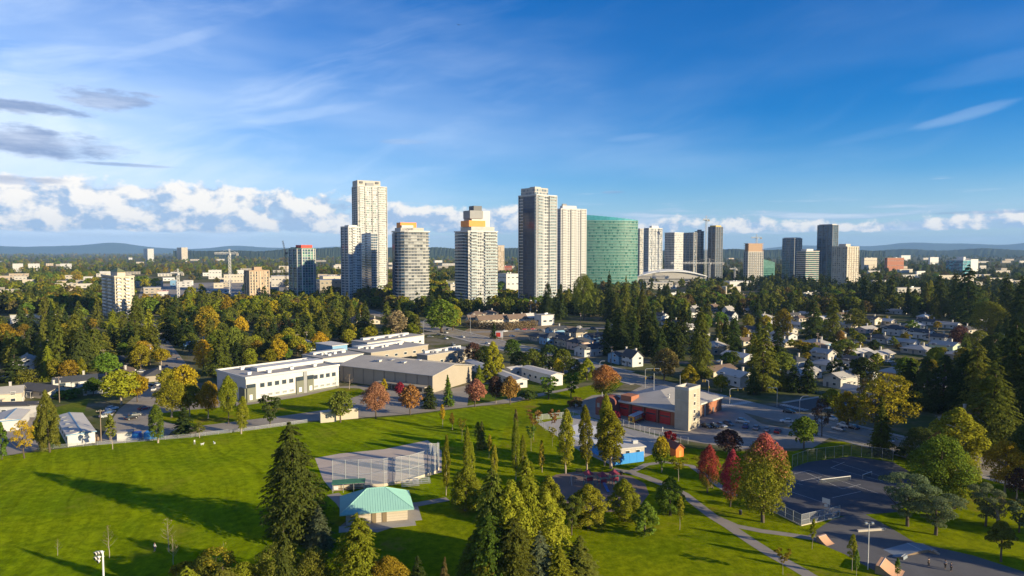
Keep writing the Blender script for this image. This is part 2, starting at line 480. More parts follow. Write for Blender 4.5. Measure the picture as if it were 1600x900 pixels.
for kx in (63, 96):
    for j in range(-7, 8): flat(mk, A0 + ADIR * kx + sA * (j * 1.1), 3.0, 0.5, aA, 0.036, 0)
for j in range(-5, 6): flat(mk, XB + BDIR * 15 + ADIR * (j * 1.05), 3.0, 0.5, math.atan2(BDIR.y, BDIR.x), 0.036, 0)
structure(mk.build('lane_marking', [M_linepaint, M_yline]))
for a, b, w_ in ((0, 330, 0), ):
    pass
# side streets among the houses
ribbon('road', G(228, 505), G(286, 592), 12.0, 0.028, M_asphalt2)
ribbon('road', G(-60, 590), G(280, 585), 9.0, 0.024, M_asphalt2)
ribbon('road', G(1000, 566), G(1460, 570), 8.0, 0.022, M_asphalt)
ribbon('road', G(1180, 530), G(1640, 545), 8.0, 0.022, M_asphalt)
ribbon('road', G(640, 522), G(960, 512), 12.0, 0.022, M_asphalt2)
ribbon('road', G(1180, 503), G(1640, 512), 8.0, 0.018, M_asphalt)
sheet('vacant_lot', px([(705, 528), (735, 512), (880, 508), (925, 514), (830, 530), (760, 533)]), 0.014, M_soil)
sheet('car_park', px([(212, 482), (300, 488), (398, 480), (392, 440), (222, 444)]), 0.014, M_asphalt2)
sheet('car_park', px([(402, 474), (560, 474), (552, 440), (410, 442)]), 0.014, M_asphalt2)
sheet('car_park', px([(790, 584), (870, 574), (905, 580), (830, 592)]), 0.016, M_asphalt)

# fire hall yard, water park, playground, courts, skate park
sheet('fire_hall_yard', px([(880, 640), (925, 618), (985, 612), (1010, 600), (1130, 625), (1190, 662), (1300, 682), (1270, 700), (1160, 702), (1080, 690), (1000, 672), (960, 662)]), 0.0225, M_asphalt2)
sheet('splash_deck', px([(840, 662), (905, 648), (960, 664), (1062, 690), (1040, 702), (1004, 716), (958, 728), (905, 704)]), 0.034, M_concrete)
sheet('splash_floor', px([(884, 669), (908, 661), (940, 668), (985, 690), (960, 697), (905, 690), (893, 684)]), 0.040, M_paint)
sheet('playground_floor', px([(852, 752), (868, 742), (900, 737), (950, 738), (985, 744), (1008, 756), (1014, 772), (1000, 790), (960, 800), (900, 800), (868, 790), (850, 770)]), 0.034, mat('rubber_floor', (0.20, 0.14, 0.115), 0.9, 0.2, 0.16, 0.3))
sheet('court_surface', px([(1203, 797), (1252, 821), (1312, 807), (1405, 800), (1440, 748), (1395, 722), (1330, 713), (1262, 722), (1240, 730)]), 0.036, M_court)
sheet('skate_park_surface', px([(1258, 840), (1300, 812), (1345, 800), (1388, 823), (1430, 848), (1520, 868), (1620, 900), (1640, 960), (1480, 940), (1390, 905), (1320, 866)]), 0.034, mat('skate_asphalt', (0.12, 0.115, 0.115), 0.9, 0.25, 0.2, 0.2))
sheet('infield', px([(492, 716), (530, 709), (600, 702), (668, 688), (690, 704), (690, 738), (640, 752), (560, 764), (520, 768), (505, 750)]), 0.030, M_dirt)

PZ = [.048]
def pathway(pts, width):
    P = px(pts); L = []; R = []
    for i, p in enumerate(P):
        d = (P[min(i + 1, len(P) - 1)] - P[max(i - 1, 0)]).normalized(); s = Vector((-d.y, d.x, 0)) * width / 2
        L.append(p + s); R.append(p - s)
    mb = MB()
    for i in range(len(P) - 1):
        mb.face([(q.x, q.y, PZ[0]) for q in (R[i], R[i + 1], L[i + 1], L[i])])
    PZ[0] += .005
    structure(mb.build('footpath', M_path))
pathway([(958, 734), (985, 738), (1010, 746), (1040, 758), (1068, 772), (1090, 789), (1112, 806), (1140, 823), (1172, 845), (1205, 866), (1245, 888), (1290, 915), (1340, 945)], 2.7)
pathway([(1118, 808), (1150, 822), (1190, 830), (1235, 836), (1275, 842)], 2.0)
pathway([(985, 738), (1010, 726), (1040, 722), (1080, 728), (1125, 760), (1150, 776)], 2.0)
pathway([(520, 772), (535, 785), (545, 800)], 3.0)
pathway([(632, 792), (665, 786), (700, 780)], 2.6)
sheet('shelter_pad', px([(532, 822), (590, 832), (650, 812), (636, 797), (560, 800)]), 0.028, M_path)

# ------------------------------------------------------------------ hills on the horizon
def hills(name, D, prof, m, a0, a1, n=160, depth=2500, jag=3.0):
    mb = MB(); rows = []
    for (dd, kf) in ((0, 0.0), (0.35, 0.6), (0.7, 1.0), (1.3, 0.0)):
        r = []
        for i in range(n + 1):
            a = a0 + (a1 - a0) * i / n
            R = D + dd * depth
            h = prof(a) * kf * (1 + 0.06 * math.sin(a * 90 + dd * 7)) + (rnd.uniform(-1, 1) * jag if kf else 0)
            r.append((R * math.sin(a), R * math.cos(a), h - 1.0 * (kf == 0)))
        rows.append(r)
    for A, B in zip(rows[:-1], rows[1:]):
        for i in range(n): mb.face([A[i], A[i + 1], B[i + 1], B[i]])
    o = mb.build(name, m); structure(o)
def bump(a, c, w): return math.exp(-((a - c) / w) ** 2)
M_hill = mat('wooded_hill', (0.05, 0.065, 0.03), 0.95, 0.05, 0.35, 0.002)
def prof1(a):
    return 50 + 95 * bump(a, -0.55, 0.09) + 60 * bump(a, -0.33, 0.10) + 30 * bump(a, -0.02, 0.2) + 85 * bump(a, 0.60, 0.14) + 60 * bump(a, 0.43, 0.1) + 22 * math.sin(a * 21) ** 2 + 18 * math.sin(a * 47 + 1) + 90 * bump(a, 0.9, 0.3) + 90 * bump(a, -0.95, 0.25)
hills('hills', 21000, lambda a: prof1(a) * 1.5, M_hill, -1.15, 1.15, 420)
def prof2(a): return 28 + 52 * bump(a, 0.52, 0.2) + 10 * math.sin(a * 33) + 8 * math.sin(a * 71 + 2)
hills('hills', 8200, prof2, M_hill, 0.28, 1.1, 300, 1400)
def prof3(a): return 62 + 30 * bump(a, -.08, .22) + 8 * bump(a, .32, .1) + 6 * math.sin(a * 19) + 4 * math.sin(a * 43 + 1)
hills('hills', 5600, prof3, M_hill, -0.46, 0.50, 900, 900, 3.0)
# ------------------------------------------------------------------ towers
M_white = mat('white_cladding', (0.52, 0.505, 0.48), 0.6, 0.35, 0.11, 0.15)
M_offwhite = mat('offwhite_concrete', (0.43, 0.40, 0.355), 0.75, 0.3, 0.10, 0.15)
M_cream = mat('cream_stucco', (0.50, 0.435, 0.34), 0.8, 0.25, 0.08, 0.2)
M_beige = mat('beige_concrete', (0.42, 0.335, 0.245), 0.8, 0.25, 0.10, 0.2)
M_brown = mat('brown_concrete', (0.34, 0.235, 0.155), 0.8, 0.25, 0.12, 0.2)
M_grey = mat('grey_cladding', (0.26, 0.26, 0.26), 0.7, 0.3, 0.10, 0.2)
M_dgrey = mat('dark_cladding', (0.11, 0.115, 0.125), 0.6, 0.35, 0.12, 0.2)
M_orange = mat('orange_panel', (0.75, 0.26, 0.05), 0.6, 0.3, 0.08, 0.4)
M_redp = mat('red_panel', (0.55, 0.05, 0.03), 0.6, 0.3, 0.08, 0.4)
M_gBlue = glassmat('blue_glass', (0.055, 0.10, 0.15))
M_gDark = glassmat('dark_glass', (0.035, 0.05, 0.065))
M_gPale = glassmat('pale_blind_glass', (0.27, 0.28, 0.275), 0.25, 0.5, 0.3)
M_gMid = glassmat('warm_grey_glass', (0.125, 0.135, 0.145), 0.2, 0.45, 0.3)
M_gMid2 = glassmat('grey_glass', (0.065, 0.078, 0.092), 0.16, 0.5, 0.3)
M_gGreen = glassmat('green_glass', (0.03, 0.12, 0.10))
M_gGreenP = glassmat('pale_green_glass', (0.10, 0.22, 0.18), 0.2)
M_gTeal = glassmat('teal_glass', (0.05, 0.26, 0.30), 0.15)
M_rail = glassmat('balcony_glass', (0.30, 0.36, 0.37), 0.2, 0.5, 0.3)
M_railw = mat('white_balustrade', (0.62, 0.60, 0.56), 0.6, 0.3, 0.06, 0.3)

def offset_poly(poly, d):
    """convex, counter-clockwise"""
    n = len(poly); out = []
    for i in range(n):
        p0, p1, p2 = Vector(poly[i - 1]), Vector(poly[i]), Vector(poly[(i + 1) % n])
        e1 = (p1 - p0).normalized(); e2 = (p2 - p1).normalized()
        n1 = Vector((e1.y, -e1.x)); n2 = Vector((e2.y, -e2.x))
        b = n1 + n2; b = b / max(0.35, 1 + n1.dot(n2))
        out.append(tuple(p1 + b * d))
    return out
def edges(poly):
    n = len(poly)
    for i in range(n):
        a, b = Vector(poly[i]), Vector(poly[(i + 1) % n]); d = b - a
        yield i, a, b, d.length, d.normalized(), Vector((d.y, -d.x)).normalized()
def windows(poly, z0, floors, fh, bay, wf, hf, glass, R, skip=(), sill=0.3, proud=0.09, gap=0.0):
    """window panes set proud of the wall, floor by floor"""
    mb = MB(); ng = len(glass)
    for i, a, b, L, d, nrm in edges(poly):
        if i in skip: continue
        nb = max(1, round(L / bay)); bw = L / nb
        for f in range(floors):
            z = z0 + f * fh + fh * sill * (1 - hf); zt = z + fh * hf
            for j in range(nb):
                if gap and R.random() < gap: continue
                c = a + d * (bw * (j + 0.5)); h = d * (bw * wf / 2); q = c + nrm * proud
                o = len(mb.v); p, r = q - h, q + h; pi, ri = p - nrm * proud * 1.5, r - nrm * proud * 1.5
                mb.v += [(p.x, p.y, z), (r.x, r.y, z), (r.x, r.y, zt), (p.x, p.y, zt), (pi.x, pi.y, z), (ri.x, ri.y, z), (ri.x, ri.y, zt), (pi.x, pi.y, zt)]
                t = R.random() ** 1.0; g = min(ng - 1, int(t * ng))
                mb.f += [(o, o + 1, o + 2, o + 3), (o + 4, o, o + 3, o + 7), (o + 1, o + 5, o + 6, o + 2), (o + 3, o + 2, o + 6, o + 7)]
                mb.m += [g] * 4
    return mb
LAND = []   # landmarks for labels: (px, py, phrase)
def tower(name, label, xl, xc, xr, by, ty, ang, wall=M_white, glass=(M_gDark, M_gBlue, M_gPale), fh=3.05, bay=3.2, wf=0.8, hf=0.62,
          slab=M_white, slab_out=0.25, slab_h=0.45, balc=(), balc_mat=None, balc_out=1.5, pier=None, pier_every=0, round_r=0.0, gap=0.0,
          cat='tower', group='high rises of the city centre', depth=None, seed=1, slabs=True, top_clear=0.0, cutx=0.0, landmark=None):
    lg = tuple(g for g in glass if g not in (M_gPale, M_white, M_gMid, M_gMid2)) + (M_gBlue, M_gBlue, M_gDark) if wall not in (M_cream, M_beige) else glass  # left faces: shade and sky reflection put into the colour as darker, bluer panes
    R = random.Random(seed)
    C = G(xc, by); a = math.radians(ang); u = Vector((math.cos(a), math.sin(a))); v = Vector((-u.y, u.x))
    tr = (xr - 800) / F; tl = (xl - 800) / F
    yf = 1.0
    wR = (tr * C.y - C.x) / (u.x - tr * u.y); wL = (tl * C.y - C.x) / (v.x - tl * v.y)
    wR, wL = max(wR, 6.0), max(wL, 6.0)
    H = ZA(ty, C.y)
    root = empty(name, (C.x, C.y, 0), a, label, cat, group)
    if round_r:
        poly = []
        r = min(round_r, wR * .45, wL * .45)
        for cx, cy, s in ((r, r, PI), (wR - r, r, 1.5 * PI), (wR - r, wL - r, 0), (r, wL - r, .5 * PI)):
            for k_ in range(5): t = s + k_ * PI / 8; poly.append((cx + r * math.cos(t), cy + r * math.sin(t)))
    elif cutx:
        q = cutx; poly = [(q, 0), (wR - q, 0), (wR - q, q * .5), (wR, q * .5), (wR, wL - q), (wR - q, wL - q * .5), (q, wL), (0, wL - q), (0, q)]
        poly = [(q, 0), (wR - q, 0), (wR, q), (wR, wL - q), (wR - q, wL), (q, wL), (0, wL - q), (0, q)]
    else: poly = [(0, 0), (wR, 0), (wR, wL), (0, wL)]
    floors = max(1, int((H - top_clear) / fh)); fh = (H - top_clear) / floors
    MB().prism(poly, 0, H).build('wall', wall, root)
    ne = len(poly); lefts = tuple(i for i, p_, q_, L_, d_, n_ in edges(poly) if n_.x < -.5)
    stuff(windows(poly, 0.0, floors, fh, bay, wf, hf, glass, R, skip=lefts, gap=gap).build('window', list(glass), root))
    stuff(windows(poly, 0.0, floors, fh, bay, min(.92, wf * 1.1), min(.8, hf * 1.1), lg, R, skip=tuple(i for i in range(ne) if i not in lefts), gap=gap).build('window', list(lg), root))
    if slabs:
        sb = MB().prism(offset_poly(poly, slab_out), 0, slab_h, bottom=True)
        ed = list(edges(poly))
        for (ei, s0, s1) in balc:
            i, p, q, L, d, nrm = ed[ei]
            b0, b1 = p + d * L * s0, p + d * L * s1; o0, o1 = b0 + nrm * balc_out, b1 + nrm * balc_out
            sb.prism([tuple(o0), tuple(o1), tuple(b1), tuple(b0)], 0.01, slab_h - 0.01, bottom=True)
        sme = sb.mesh('floor_slab', slab)
        for f in range(1, floors + 1): put('floor_slab', sme, root, (0, 0, f * fh - slab_h * 0.5))
        if balc:
            rb = MB()
            for (ei, s0, s1) in balc:
                i, p, q, L, d, nrm = ed[ei]
                b0, b1 = p + d * L * s0, p + d * L * s1; o0, o1 = b0 + nrm * (balc_out - .05), b1 + nrm * (balc_out - .05)
                for f in range(1, floors):
                    z = f * fh + slab_h * 0.5
                    for A_, B_ in ((o0, o1), (b0, o0), (o1, b1)):
                        m_ = (A_ + B_) / 2; dd = B_ - A_
                        rb.box(m_.x, m_.y, z + 0.02, dd.length - 0.06, 0.08, 1.05, math.atan2(dd.y, dd.x))
            stuff(rb.build('balcony_rail', balc_mat or M_rail, root))
    if pier:
        for i, p, q, L, d, nrm in edges(poly):
            if L < 5: continue
            nb = max(1, round(L / pier_every))
            for j in range(nb + 1):
                c = p + d * (L * j / nb) + nrm * (slab_out + 0.2)
                MB().box(0, 0, 0, 0.8, 0.7, H + .4, 0).build('pier', pier, root, (c.x, c.y, 0), math.atan2(d.y, d.x))
    # parapet
    pa = MB(); po = offset_poly(poly, slab_out + 0.35); pi_ = offset_poly(poly, -0.4)
    n = len(poly)
    for i in range(n):
        j = (i + 1) % n
        pa.face([(*po[i], H), (*po[j], H), (*po[j], H + 1.1), (*po[i], H + 1.1)])
        pa.face([(*po[i], H + 1.1), (*po[j], H + 1.1), (*pi_[j], H + 1.1), (*pi_[i], H + 1.1)])
        pa.face([(*pi_[j], H), (*pi_[i], H), (*pi_[i], H + 1.1), (*pi_[j], H + 1.1)])
    pa.build('parapet', slab, root)
    root['wR'] = wR; root['wL'] = wL; root['H'] = H
    blockrect(C.x + (u.x * wR + v.x * wL) / 2, C.y + (u.y * wR + v.y * wL) / 2, wR, wL, a, 4)
    lx = (xl + xr) / 2
    if landmark: LAND.append((lx, (by + ty) / 2, landmark)); LAND.append((lx, by - 10, landmark))
    return root, wR, wL, H
def box_on(root, name, m, fx, fy, sx, sy, z, h, wR, wL, mats2=None):
    """a box standing on a tower's roof, given in fractions of its plan"""
    return MB().box(fx * wR, fy * wL, z, sx * wR, sy * wL, h).build(name, m, root)

def curtain(root, wL, H, f0, f1, out=.8, fh=2.95, m=None):
    """glass curtain wall hung on the left face, with its grid of mullions"""
    m = m or glassmat('deep_blue_glass', (0.018, 0.045, 0.10), 0.15, 0.35)
    c = MB().box(-out / 2, wL * (f0 + f1) / 2, 1.0, out, wL * (f1 - f0), H - 2.2).build('curtain_wall', m or M_gBlue, root)
    g = MB(); n = max(2, round(wL * (f1 - f0) / 2.2))
    for i in range(n + 1): g.box(-out - .04, wL * (f0 + (f1 - f0) * i / n), 1.0, .12, .14, H - 2.2)
    for k_ in range(1, int(H / fh)): g.box(-out - .02, wL * (f0 + f1) / 2, k_ * fh, .10, wL * (f1 - f0), .26)
    stuff(g.build('mullion', M_gMid2, root))
WG = (M_gDark, M_gPale, M_gBlue, M_gPale)
# cream apartment block with a small green pyramid roof
t, wR, wL, H = tower('apartment_tower', 'cream apartment tower with small green pyramid roof rising from woods at left', 158, 181, 209, 498, 433, 42, M_cream, (M_gDark, M_gMid2, M_gPale), 2.9, 3.4, .5, .5, slab=M_cream, slab_out=.12, slab_h=.3,
     balc=((3, .15, .4), (3, .6, .85), (0, .1, .3), (0, .55, .75)), balc_mat=M_railw, balc_out=1.3, seed=11, landmark='pyramid roofed tower')
MB().box(.5 * wR, .45 * wL, H, .42 * wR, .5 * wL, 4.2).build('penthouse', M_cream, t)
mb = MB(); c = (.5 * wR, .45 * wL); hx, hy = .24 * wR, .28 * wL
P = [(c[0] - hx, c[1] - hy, H + 4.2), (c[0] + hx, c[1] - hy, H + 4.2), (c[0] + hx, c[1] + hy, H + 4.2), (c[0] - hx, c[1] + hy, H + 4.2)]
for i in range(4): mb.face([P[i], P[(i + 1) % 4], (c[0], c[1], H + 8)])
mb.build('pyramid_roof', mat('green_roof', (0.23, 0.24, 0.10), 0.7), t)
# brown tower
t, wR, wL, H = tower('apartment_tower', 'brown concrete tower with dark vertical window strips, left of blue glass tower', 382, 391, 420, 480, 424, 50, M_beige, (M_gDark, M_gDark, M_brown), 2.9, 3.2, .42, .72, slab=M_brown, slab_out=.1, slab_h=.25, pier=M_beige, pier_every=6.0, seed=12, landmark='brown concrete tower')
box_on(t, 'penthouse', M_brown, .5, .5, .4, .5, H, 4.5, wR, wL)
# blue glass tower with red top
t, wR, wL, H = tower('apartment_tower', 'blue glass tower with a red rooftop box', 450, 468, 495, 474, 389, 40, M_white, (M_gBlue, M_gGreen, M_gDark, M_gBlue, M_gGreenP), 2.95, 3.0, .84, .74, slab=M_gGreenP, slab_out=.1, slab_h=.4, pier=M_white, pier_every=11.0, seed=13, landmark='red topped tower', cutx=4.0)
box_on(t, 'rooftop_box', M_redp, .55, .4, .62, .5, H, 4.6, wR, wL)
box_on(t, 'mechanical_box', M_gGreenP, .3, .7, .4, .4, H, 2.2, wR, wL)
# tallest tower
t, wR, wL, H = tower('apartment_tower', 'tallest white speckled tower with square cut crown', 552, 561, 605, 463, 291, 30, M_white, (M_gPale, M_gPale, M_gGreenP, M_gDark, M_gPale, M_white), 2.95, 2.5, .72, .62, slab=M_white, slab_out=.22, slab_h=.4, pier=M_offwhite, pier_every=9.0, seed=14, balc=((0, .7, .95), (0, .05, .2)), balc_mat=M_railw, landmark='tallest tower')
tx, ty_ = .46, .45
box_on(t, 'crown_wall', M_offwhite, .40, .5, .80, .9, H, 8.2, wR, wL)
box_on(t, 'crown_opening', M_dgrey, .13, -.02 + .05, .10, .05, H + 4.2, 2.6, wR, wL)
box_on(t, 'crown_opening', M_dgrey, .68, .03, .10, .05, H + 4.2, 2.6, wR, wL)
box_on(t, 'crown_opening', M_grey, .42, .02, .26, .05, H + 0.6, 4.6, wR, wL)
# white twin block in front of it
t, wR, wL, H = tower('apartment_tower', 'white glass tower in front and left of the tallest tower', 534, 546, 564, 474, 355, 48, M_white, (M_gMid, M_gPale, M_gMid2), 2.95, 2.6, .7, .62, slab=M_white, slab_out=.25, slab_h=.5, pier=M_white, pier_every=8.5, seed=15, balc=((0, .3, .6),), balc_mat=M_railw, landmark='white front tower')
box_on(t, 'penthouse', M_white, .5, .5, .7, .6, H, 2.6, wR, wL)
t, wR, wL, H = tower('apartment_tower', 'shaded glass slab tower tucked between white tower and tallest tower', 562, 581, 590, 471, 365, 24, M_white, (M_gBlue, M_gDark, M_gBlue), 2.95, 2.8, .86, .66, slab=M_white, slab_out=.25, slab_h=.6, seed=16, balc=((3, .0, .6),), balc_mat=M_rail)
# orange topped tower with rounded balconies
t, wR, wL, H = tower('apartment_tower', 'rounded white balcony tower with flat orange rooftop box', 611, 625, 674, 487, 362, 28, M_white, (M_gMid, M_gMid, M_gPale, M_gMid2), 2.95, 2.9, .92, .66, slab=M_white, slab_out=1.25, slab_h=.42, round_r=9.0, seed=17, landmark='orange topped tower')
rb = MB()
pl = offset_poly([(0, 0)] if False else [(9, 0), (wR - 9, 0), (wR, 9), (wR, wL - 9), (wR - 9, wL), (9, wL), (0, wL - 9), (0, 9)], .3)
curtain(t, wL, H, .36, .64, 1.7)
box_on(t, 'penthouse', M_offwhite, .45, .5, .72, .7, H, 4.2, wR, wL)
box_on(t, 'white_roof_wall', M_white, .30, .30, .36, .3, H, 6.6, wR, wL)
box_on(t, 'orange_roof_box', M_orange, .35, .45, .50, .45, H + 4.2, 5.2, wR, wL)
# orange band tower with set back top
t, wR, wL, H = tower('apartment_tower', 'white balcony tower with orange band and grey stepped top', 711, 732, 777, 487, 362, 32, M_white, (M_gPale, M_gMid, M_gMid, M_gMid2), 2.95, 2.6, .82, .66, slab=M_white, slab_out=.3, slab_h=.42, seed=18,
     balc=((3, .1, .9), (0, .55, .98), (0, .08, .3)), balc_out=1.7, balc_mat=M_rail, landmark='orange banded tower')
curtain(t, wL, H, .30, .70, .9)
box_on(t, 'upper_wall', M_gPale, .55, .5, .80, .8, H, 5.2, wR, wL)
box_on(t, 'orange_band', M_orange, .36, .42, .56, .62, H + 5.25, 6.0, wR, wL)
box_on(t, 'upper_wall', M_white, .55, .55, .62, .6, H + 5.2, 16.0, wR, wL)
box_on(t, 'upper_wall', M_grey, .38, .45, .45, .5, H + 13.3, 8.0, wR, wL)
box_on(t, 'mechanical_box', M_dgrey, .46, .45, .28, .35, H + 21.35, 4.8, wR, wL)
# beige tower behind
tower('apartment_tower', 'small beige tower peeking out behind the orange band tower', 775, 778, 788, 431, 384, 30, M_beige, (M_gDark, M_gPale), 3.0, 4.0, .5, .5, slab=M_beige, slab_out=.1, slab_h=.3, seed=19)
# tall twin: grey glass left, light right
t, wR, wL, H = tower('apartment_tower', 'tall pale tower with shaded blue glass corner in centre of skyline', 811, 838, 869, 486, 305, 42, M_white, (M_gMid2, M_gPale, M_gMid2, M_gDark), 2.95, 2.7, .8, .64, slab=M_white, slab_out=.3, slab_h=.42, seed=20,
     balc=((3, .72, .98), (0, .04, .3), (0, .6, .95)), balc_out=1.6, balc_mat=M_rail, pier=M_white, pier_every=10.5, landmark='tall glass cornered tower')
curtain(t, wL, H, .02, .68, 1.9)
box_on(t, 'upper_wall', M_offwhite, .38, .55, .66, .8, H, 8.0, wR, wL)
stuff(windows([(.05 * wR, .15 * wL), (.71 * wR, .15 * wL), (.71 * wR, .95 * wL), (.05 * wR, .95 * wL)], H + 1, 2, 3.2, 2.2, .7, .7, (M_gBlue, M_gPale), rnd).build('window', [M_gBlue, M_gPale], t))
box_on(t, 'mechanical_box', M_offwhite, .42, .55, .3, .3, H + 8.05, 1.6, wR, wL)
t, wR, wL, H = tower('apartment_tower', 'white tower standing just left of the curved green glass block', 869, 876, 915, 471, 327, 26, M_white, (M_gMid2, M_gDark, M_gMid), 2.95, 2.9, .6, .58, slab=M_white, slab_out=.25, slab_h=.5, seed=21,
     balc=((0, .06, .2), (0, .4, .58), (0, .8, .97)), balc_out=1.4, balc_mat=M_railw, pier=M_white, pier_every=7.0, landmark='white tower by green block')
box_on(t, 'penthouse', M_white, .38, .5, .55, .6, H, 4.6, wR, wL)
box_on(t, 'mechanical_box', M_grey, .2, .4, .16, .2, H + 4.65, 2.2, wR, wL)
# curved green glass block
def curved_block():
    Y = G(956, 454).y
    x0, x1 = XA(914, 440, Y), XA(998, 440, Y); w = x1 - x0; H = ZA(345, Y)
    a = math.radians(14); root = empty('curved_glass_block', ((x0 + x1) / 2, Y, 0), a, 'wide curved green glass office block behind pine tops', 'office block', 'high rises of the city centre')
    w2 = w * 1.03
    n = 14; poly = []
    for i in range(n + 1):
        t = -1 + 2 * i / n
        poly.append((t * w2 / 2, -8 * (1 - t * t) + 0.01 * i))
    poly += [(w2 / 2, 24), (-w2 / 2, 24)]
    # roof line falls from left to right
    fl = 25; fh = H / fl
    zt = [H + 7 - (p[0] / w2 + .5) * 7 for p in poly]
    MB().prism(poly, 0, zt).build('wall', M_gGreen, root)
    R = random.Random(5)
    wm = windows(poly, 0, fl, fh, 2.0, .9, .58, (M_gGreen, M_gGreenP, M_gGreenP, M_gGreenP, M_gGreenP, M_gGreenP), R, proud=.12)
    stuff(wm.build('window', [M_gGreen, M_gGreenP, M_gGreenP, M_gGreenP, M_gGreenP, M_gGreenP], root))
    sme = MB().prism(offset_poly(poly, .35), 0, .55, bottom=True).mesh('floor_slab', mat('pale_green_spandrel', (0.24, 0.33, 0.27), .4, .4))
    for f in range(1, fl + 1): put('floor_slab', sme, root, (0, 0, f * fh - .3))
    sc = MB()
    for i, p, q, L, d, nrm in edges(poly[:n + 1] + poly[n + 1:]):
        if i >= n: continue
        m_ = (p + q) / 2
        z = H + 7 - (m_.x / w2 + .5) * 7
        sc.box(m_.x, m_.y, H, L, .3, max(.4, z - H + 1.4), math.atan2(d.y, d.x))
    sc.build('roof_screen', M_gTeal, root)
    blockrect(root.location.x, Y + 5, w2, 40, a, 4)
    LAND.append((956, 400, 'green glass block')); LAND.append((956, 440, 'green glass block'))
curved_block()
# slim cluster to the right of it
tower('apartment_tower', 'thin beige tower edge just right of the green glass block', 996, 999, 1005, 447, 358, 30, M_offwhite, WG, 3.0, 3.0, .6, .55, slab=M_offwhite, slab_out=.15, slab_h=.4, seed=22)
t, wR, wL, H = tower('apartment_tower', 'narrow white ribbed tower, first of the slim cluster right of green block', 1006, 1013, 1034, 446, 357, 36, M_white, (M_gBlue, M_gDark, M_gPale), 3.0, 2.8, .62, .8, slab=M_white, slab_out=.1, slab_h=.35, pier=M_white, pier_every=9, seed=23, landmark='slim ribbed tower')
box_on(t, 'penthouse', M_white, .55, .5, .5, .5, H, 5, wR, wL)
t, wR, wL, H = tower('apartment_tower', 'slim tower with shaded left half and white right half', 1038, 1053, 1067, 445, 364, 45, M_white, (M_gBlue, M_gPale, M_gPale), 3.0, 2.8, .66, .6, slab=M_white, slab_out=.15, slab_h=.4, seed=24, landmark='slim half shaded tower')
tower('apartment_tower', 'grey slim tower directly left of the dark brown slim tower crane', 1066, 1083, 1086, 444, 364, 18, M_grey, (M_gDark, M_gBlue, M_gPale), 3.0, 2.8, .74, .66, slab=M_grey, slab_out=.15, slab_h=.4, pier=M_offwhite, pier_every=12, seed=25)
t, wR, wL, H = tower('apartment_tower', 'dark glass slim tower with pale right edge, half behind crane mast', 1085, 1094, 1099, 443, 362, 24, M_offwhite, (M_gBlue, M_gDark), 3.0, 2.8, .8, .7, slab=M_dgrey, slab_out=.1, slab_h=.35, seed=26)
box_on(t, 'penthouse', M_dgrey, .5, .5, .5, .5, H, 4, wR, wL)
t, wR, wL, H = tower('apartment_tower', 'dark charcoal slim tower with yellow rooftop hoarding right of tall crane', 1106, 1117, 1128, 444, 355, 40, M_dgrey, (M_gDark, M_gDark, M_gBlue), 3.0, 2.6, .74, .62, slab=M_dgrey, slab_out=.15, slab_h=.45, pier=M_grey, pier_every=8, seed=27, landmark='dark charcoal tower')
box_on(t, 'rooftop_hoarding', mat('yellow_hoarding', (0.55, 0.38, 0.08)), .5, .5, .8, .8, H, 3.4, wR, wL)
# arena with white curved roof
def arena():
    Y = G(1050, 447).y; x0, x1 = XA(996, 440, Y), XA(1104, 440, Y); w = x1 - x0
    root = empty('arena', ((x0 + x1) / 2, Y, 0), 0.0, 'low arena with wide curved white roof below slim towers', 'arena')
    zE, zC = ZA(431, Y), ZA(423, Y); n = 18; D = 40
    rf = MB(); up = []
    for i in range(n + 1):
        t = -1 + 2 * i / n; up.append((t * w / 2, zE + (zC - zE) * (1 - t * t)))
    for (xa, za), (xb, zb) in zip(up[:-1], up[1:]):
        rf.face([(xa, -3, za), (xb, -3, zb), (xb, D, zb + 2), (xa, D, za + 2)])
        rf.face([(xa, -3, za - 1.4), (xb, -3, zb - 1.4), (xb, -3, zb), (xa, -3, za)])
        rf.face([(xa, -3, za - 1.4), (xa, D, za + .6), (xb, D, zb + .6), (xb, -3, zb - 1.4)])
    rf.build('roof', mat('bright_white_roof', (0.80, 0.79, 0.76), .5), root)
    wl = MB()
    for (xa, za), (xb, zb) in zip(up[:-1], up[1:]):
        wl.face([(xa, 0, 0), (xb, 0, 0), (xb, 0, zb - 1.5), (xa, 0, za - 1.5)])
    wl.face([(-w / 2, 0, 0), (-w / 2, 0, zE - 1.5), (-w / 2, D, zE), (-w / 2, D, 0)]); wl.face([(w / 2, 0, 0), (w / 2, D, 0), (w / 2, D, zE), (w / 2, 0, zE - 1.5)])
    wl.build('wall', M_offwhite, root)
    for k_ in range(4):
        MB().box(0, -0.3 - .1 * k_, 2.2 + 3.1 * k_, w * (.98 - .02 * k_), .5, 1.1).build('window_band', M_gDark if k_ % 2 else M_gPale, root)
    MB().box(0, -8, 0, w * 1.15, 14, 5).build('podium', M_concrete, root)
    blockrect((x0 + x1) / 2, Y + 12, w * 1.1, 60, 0, 2); LAND.append((1050, 432, 'white roofed arena'))
arena()
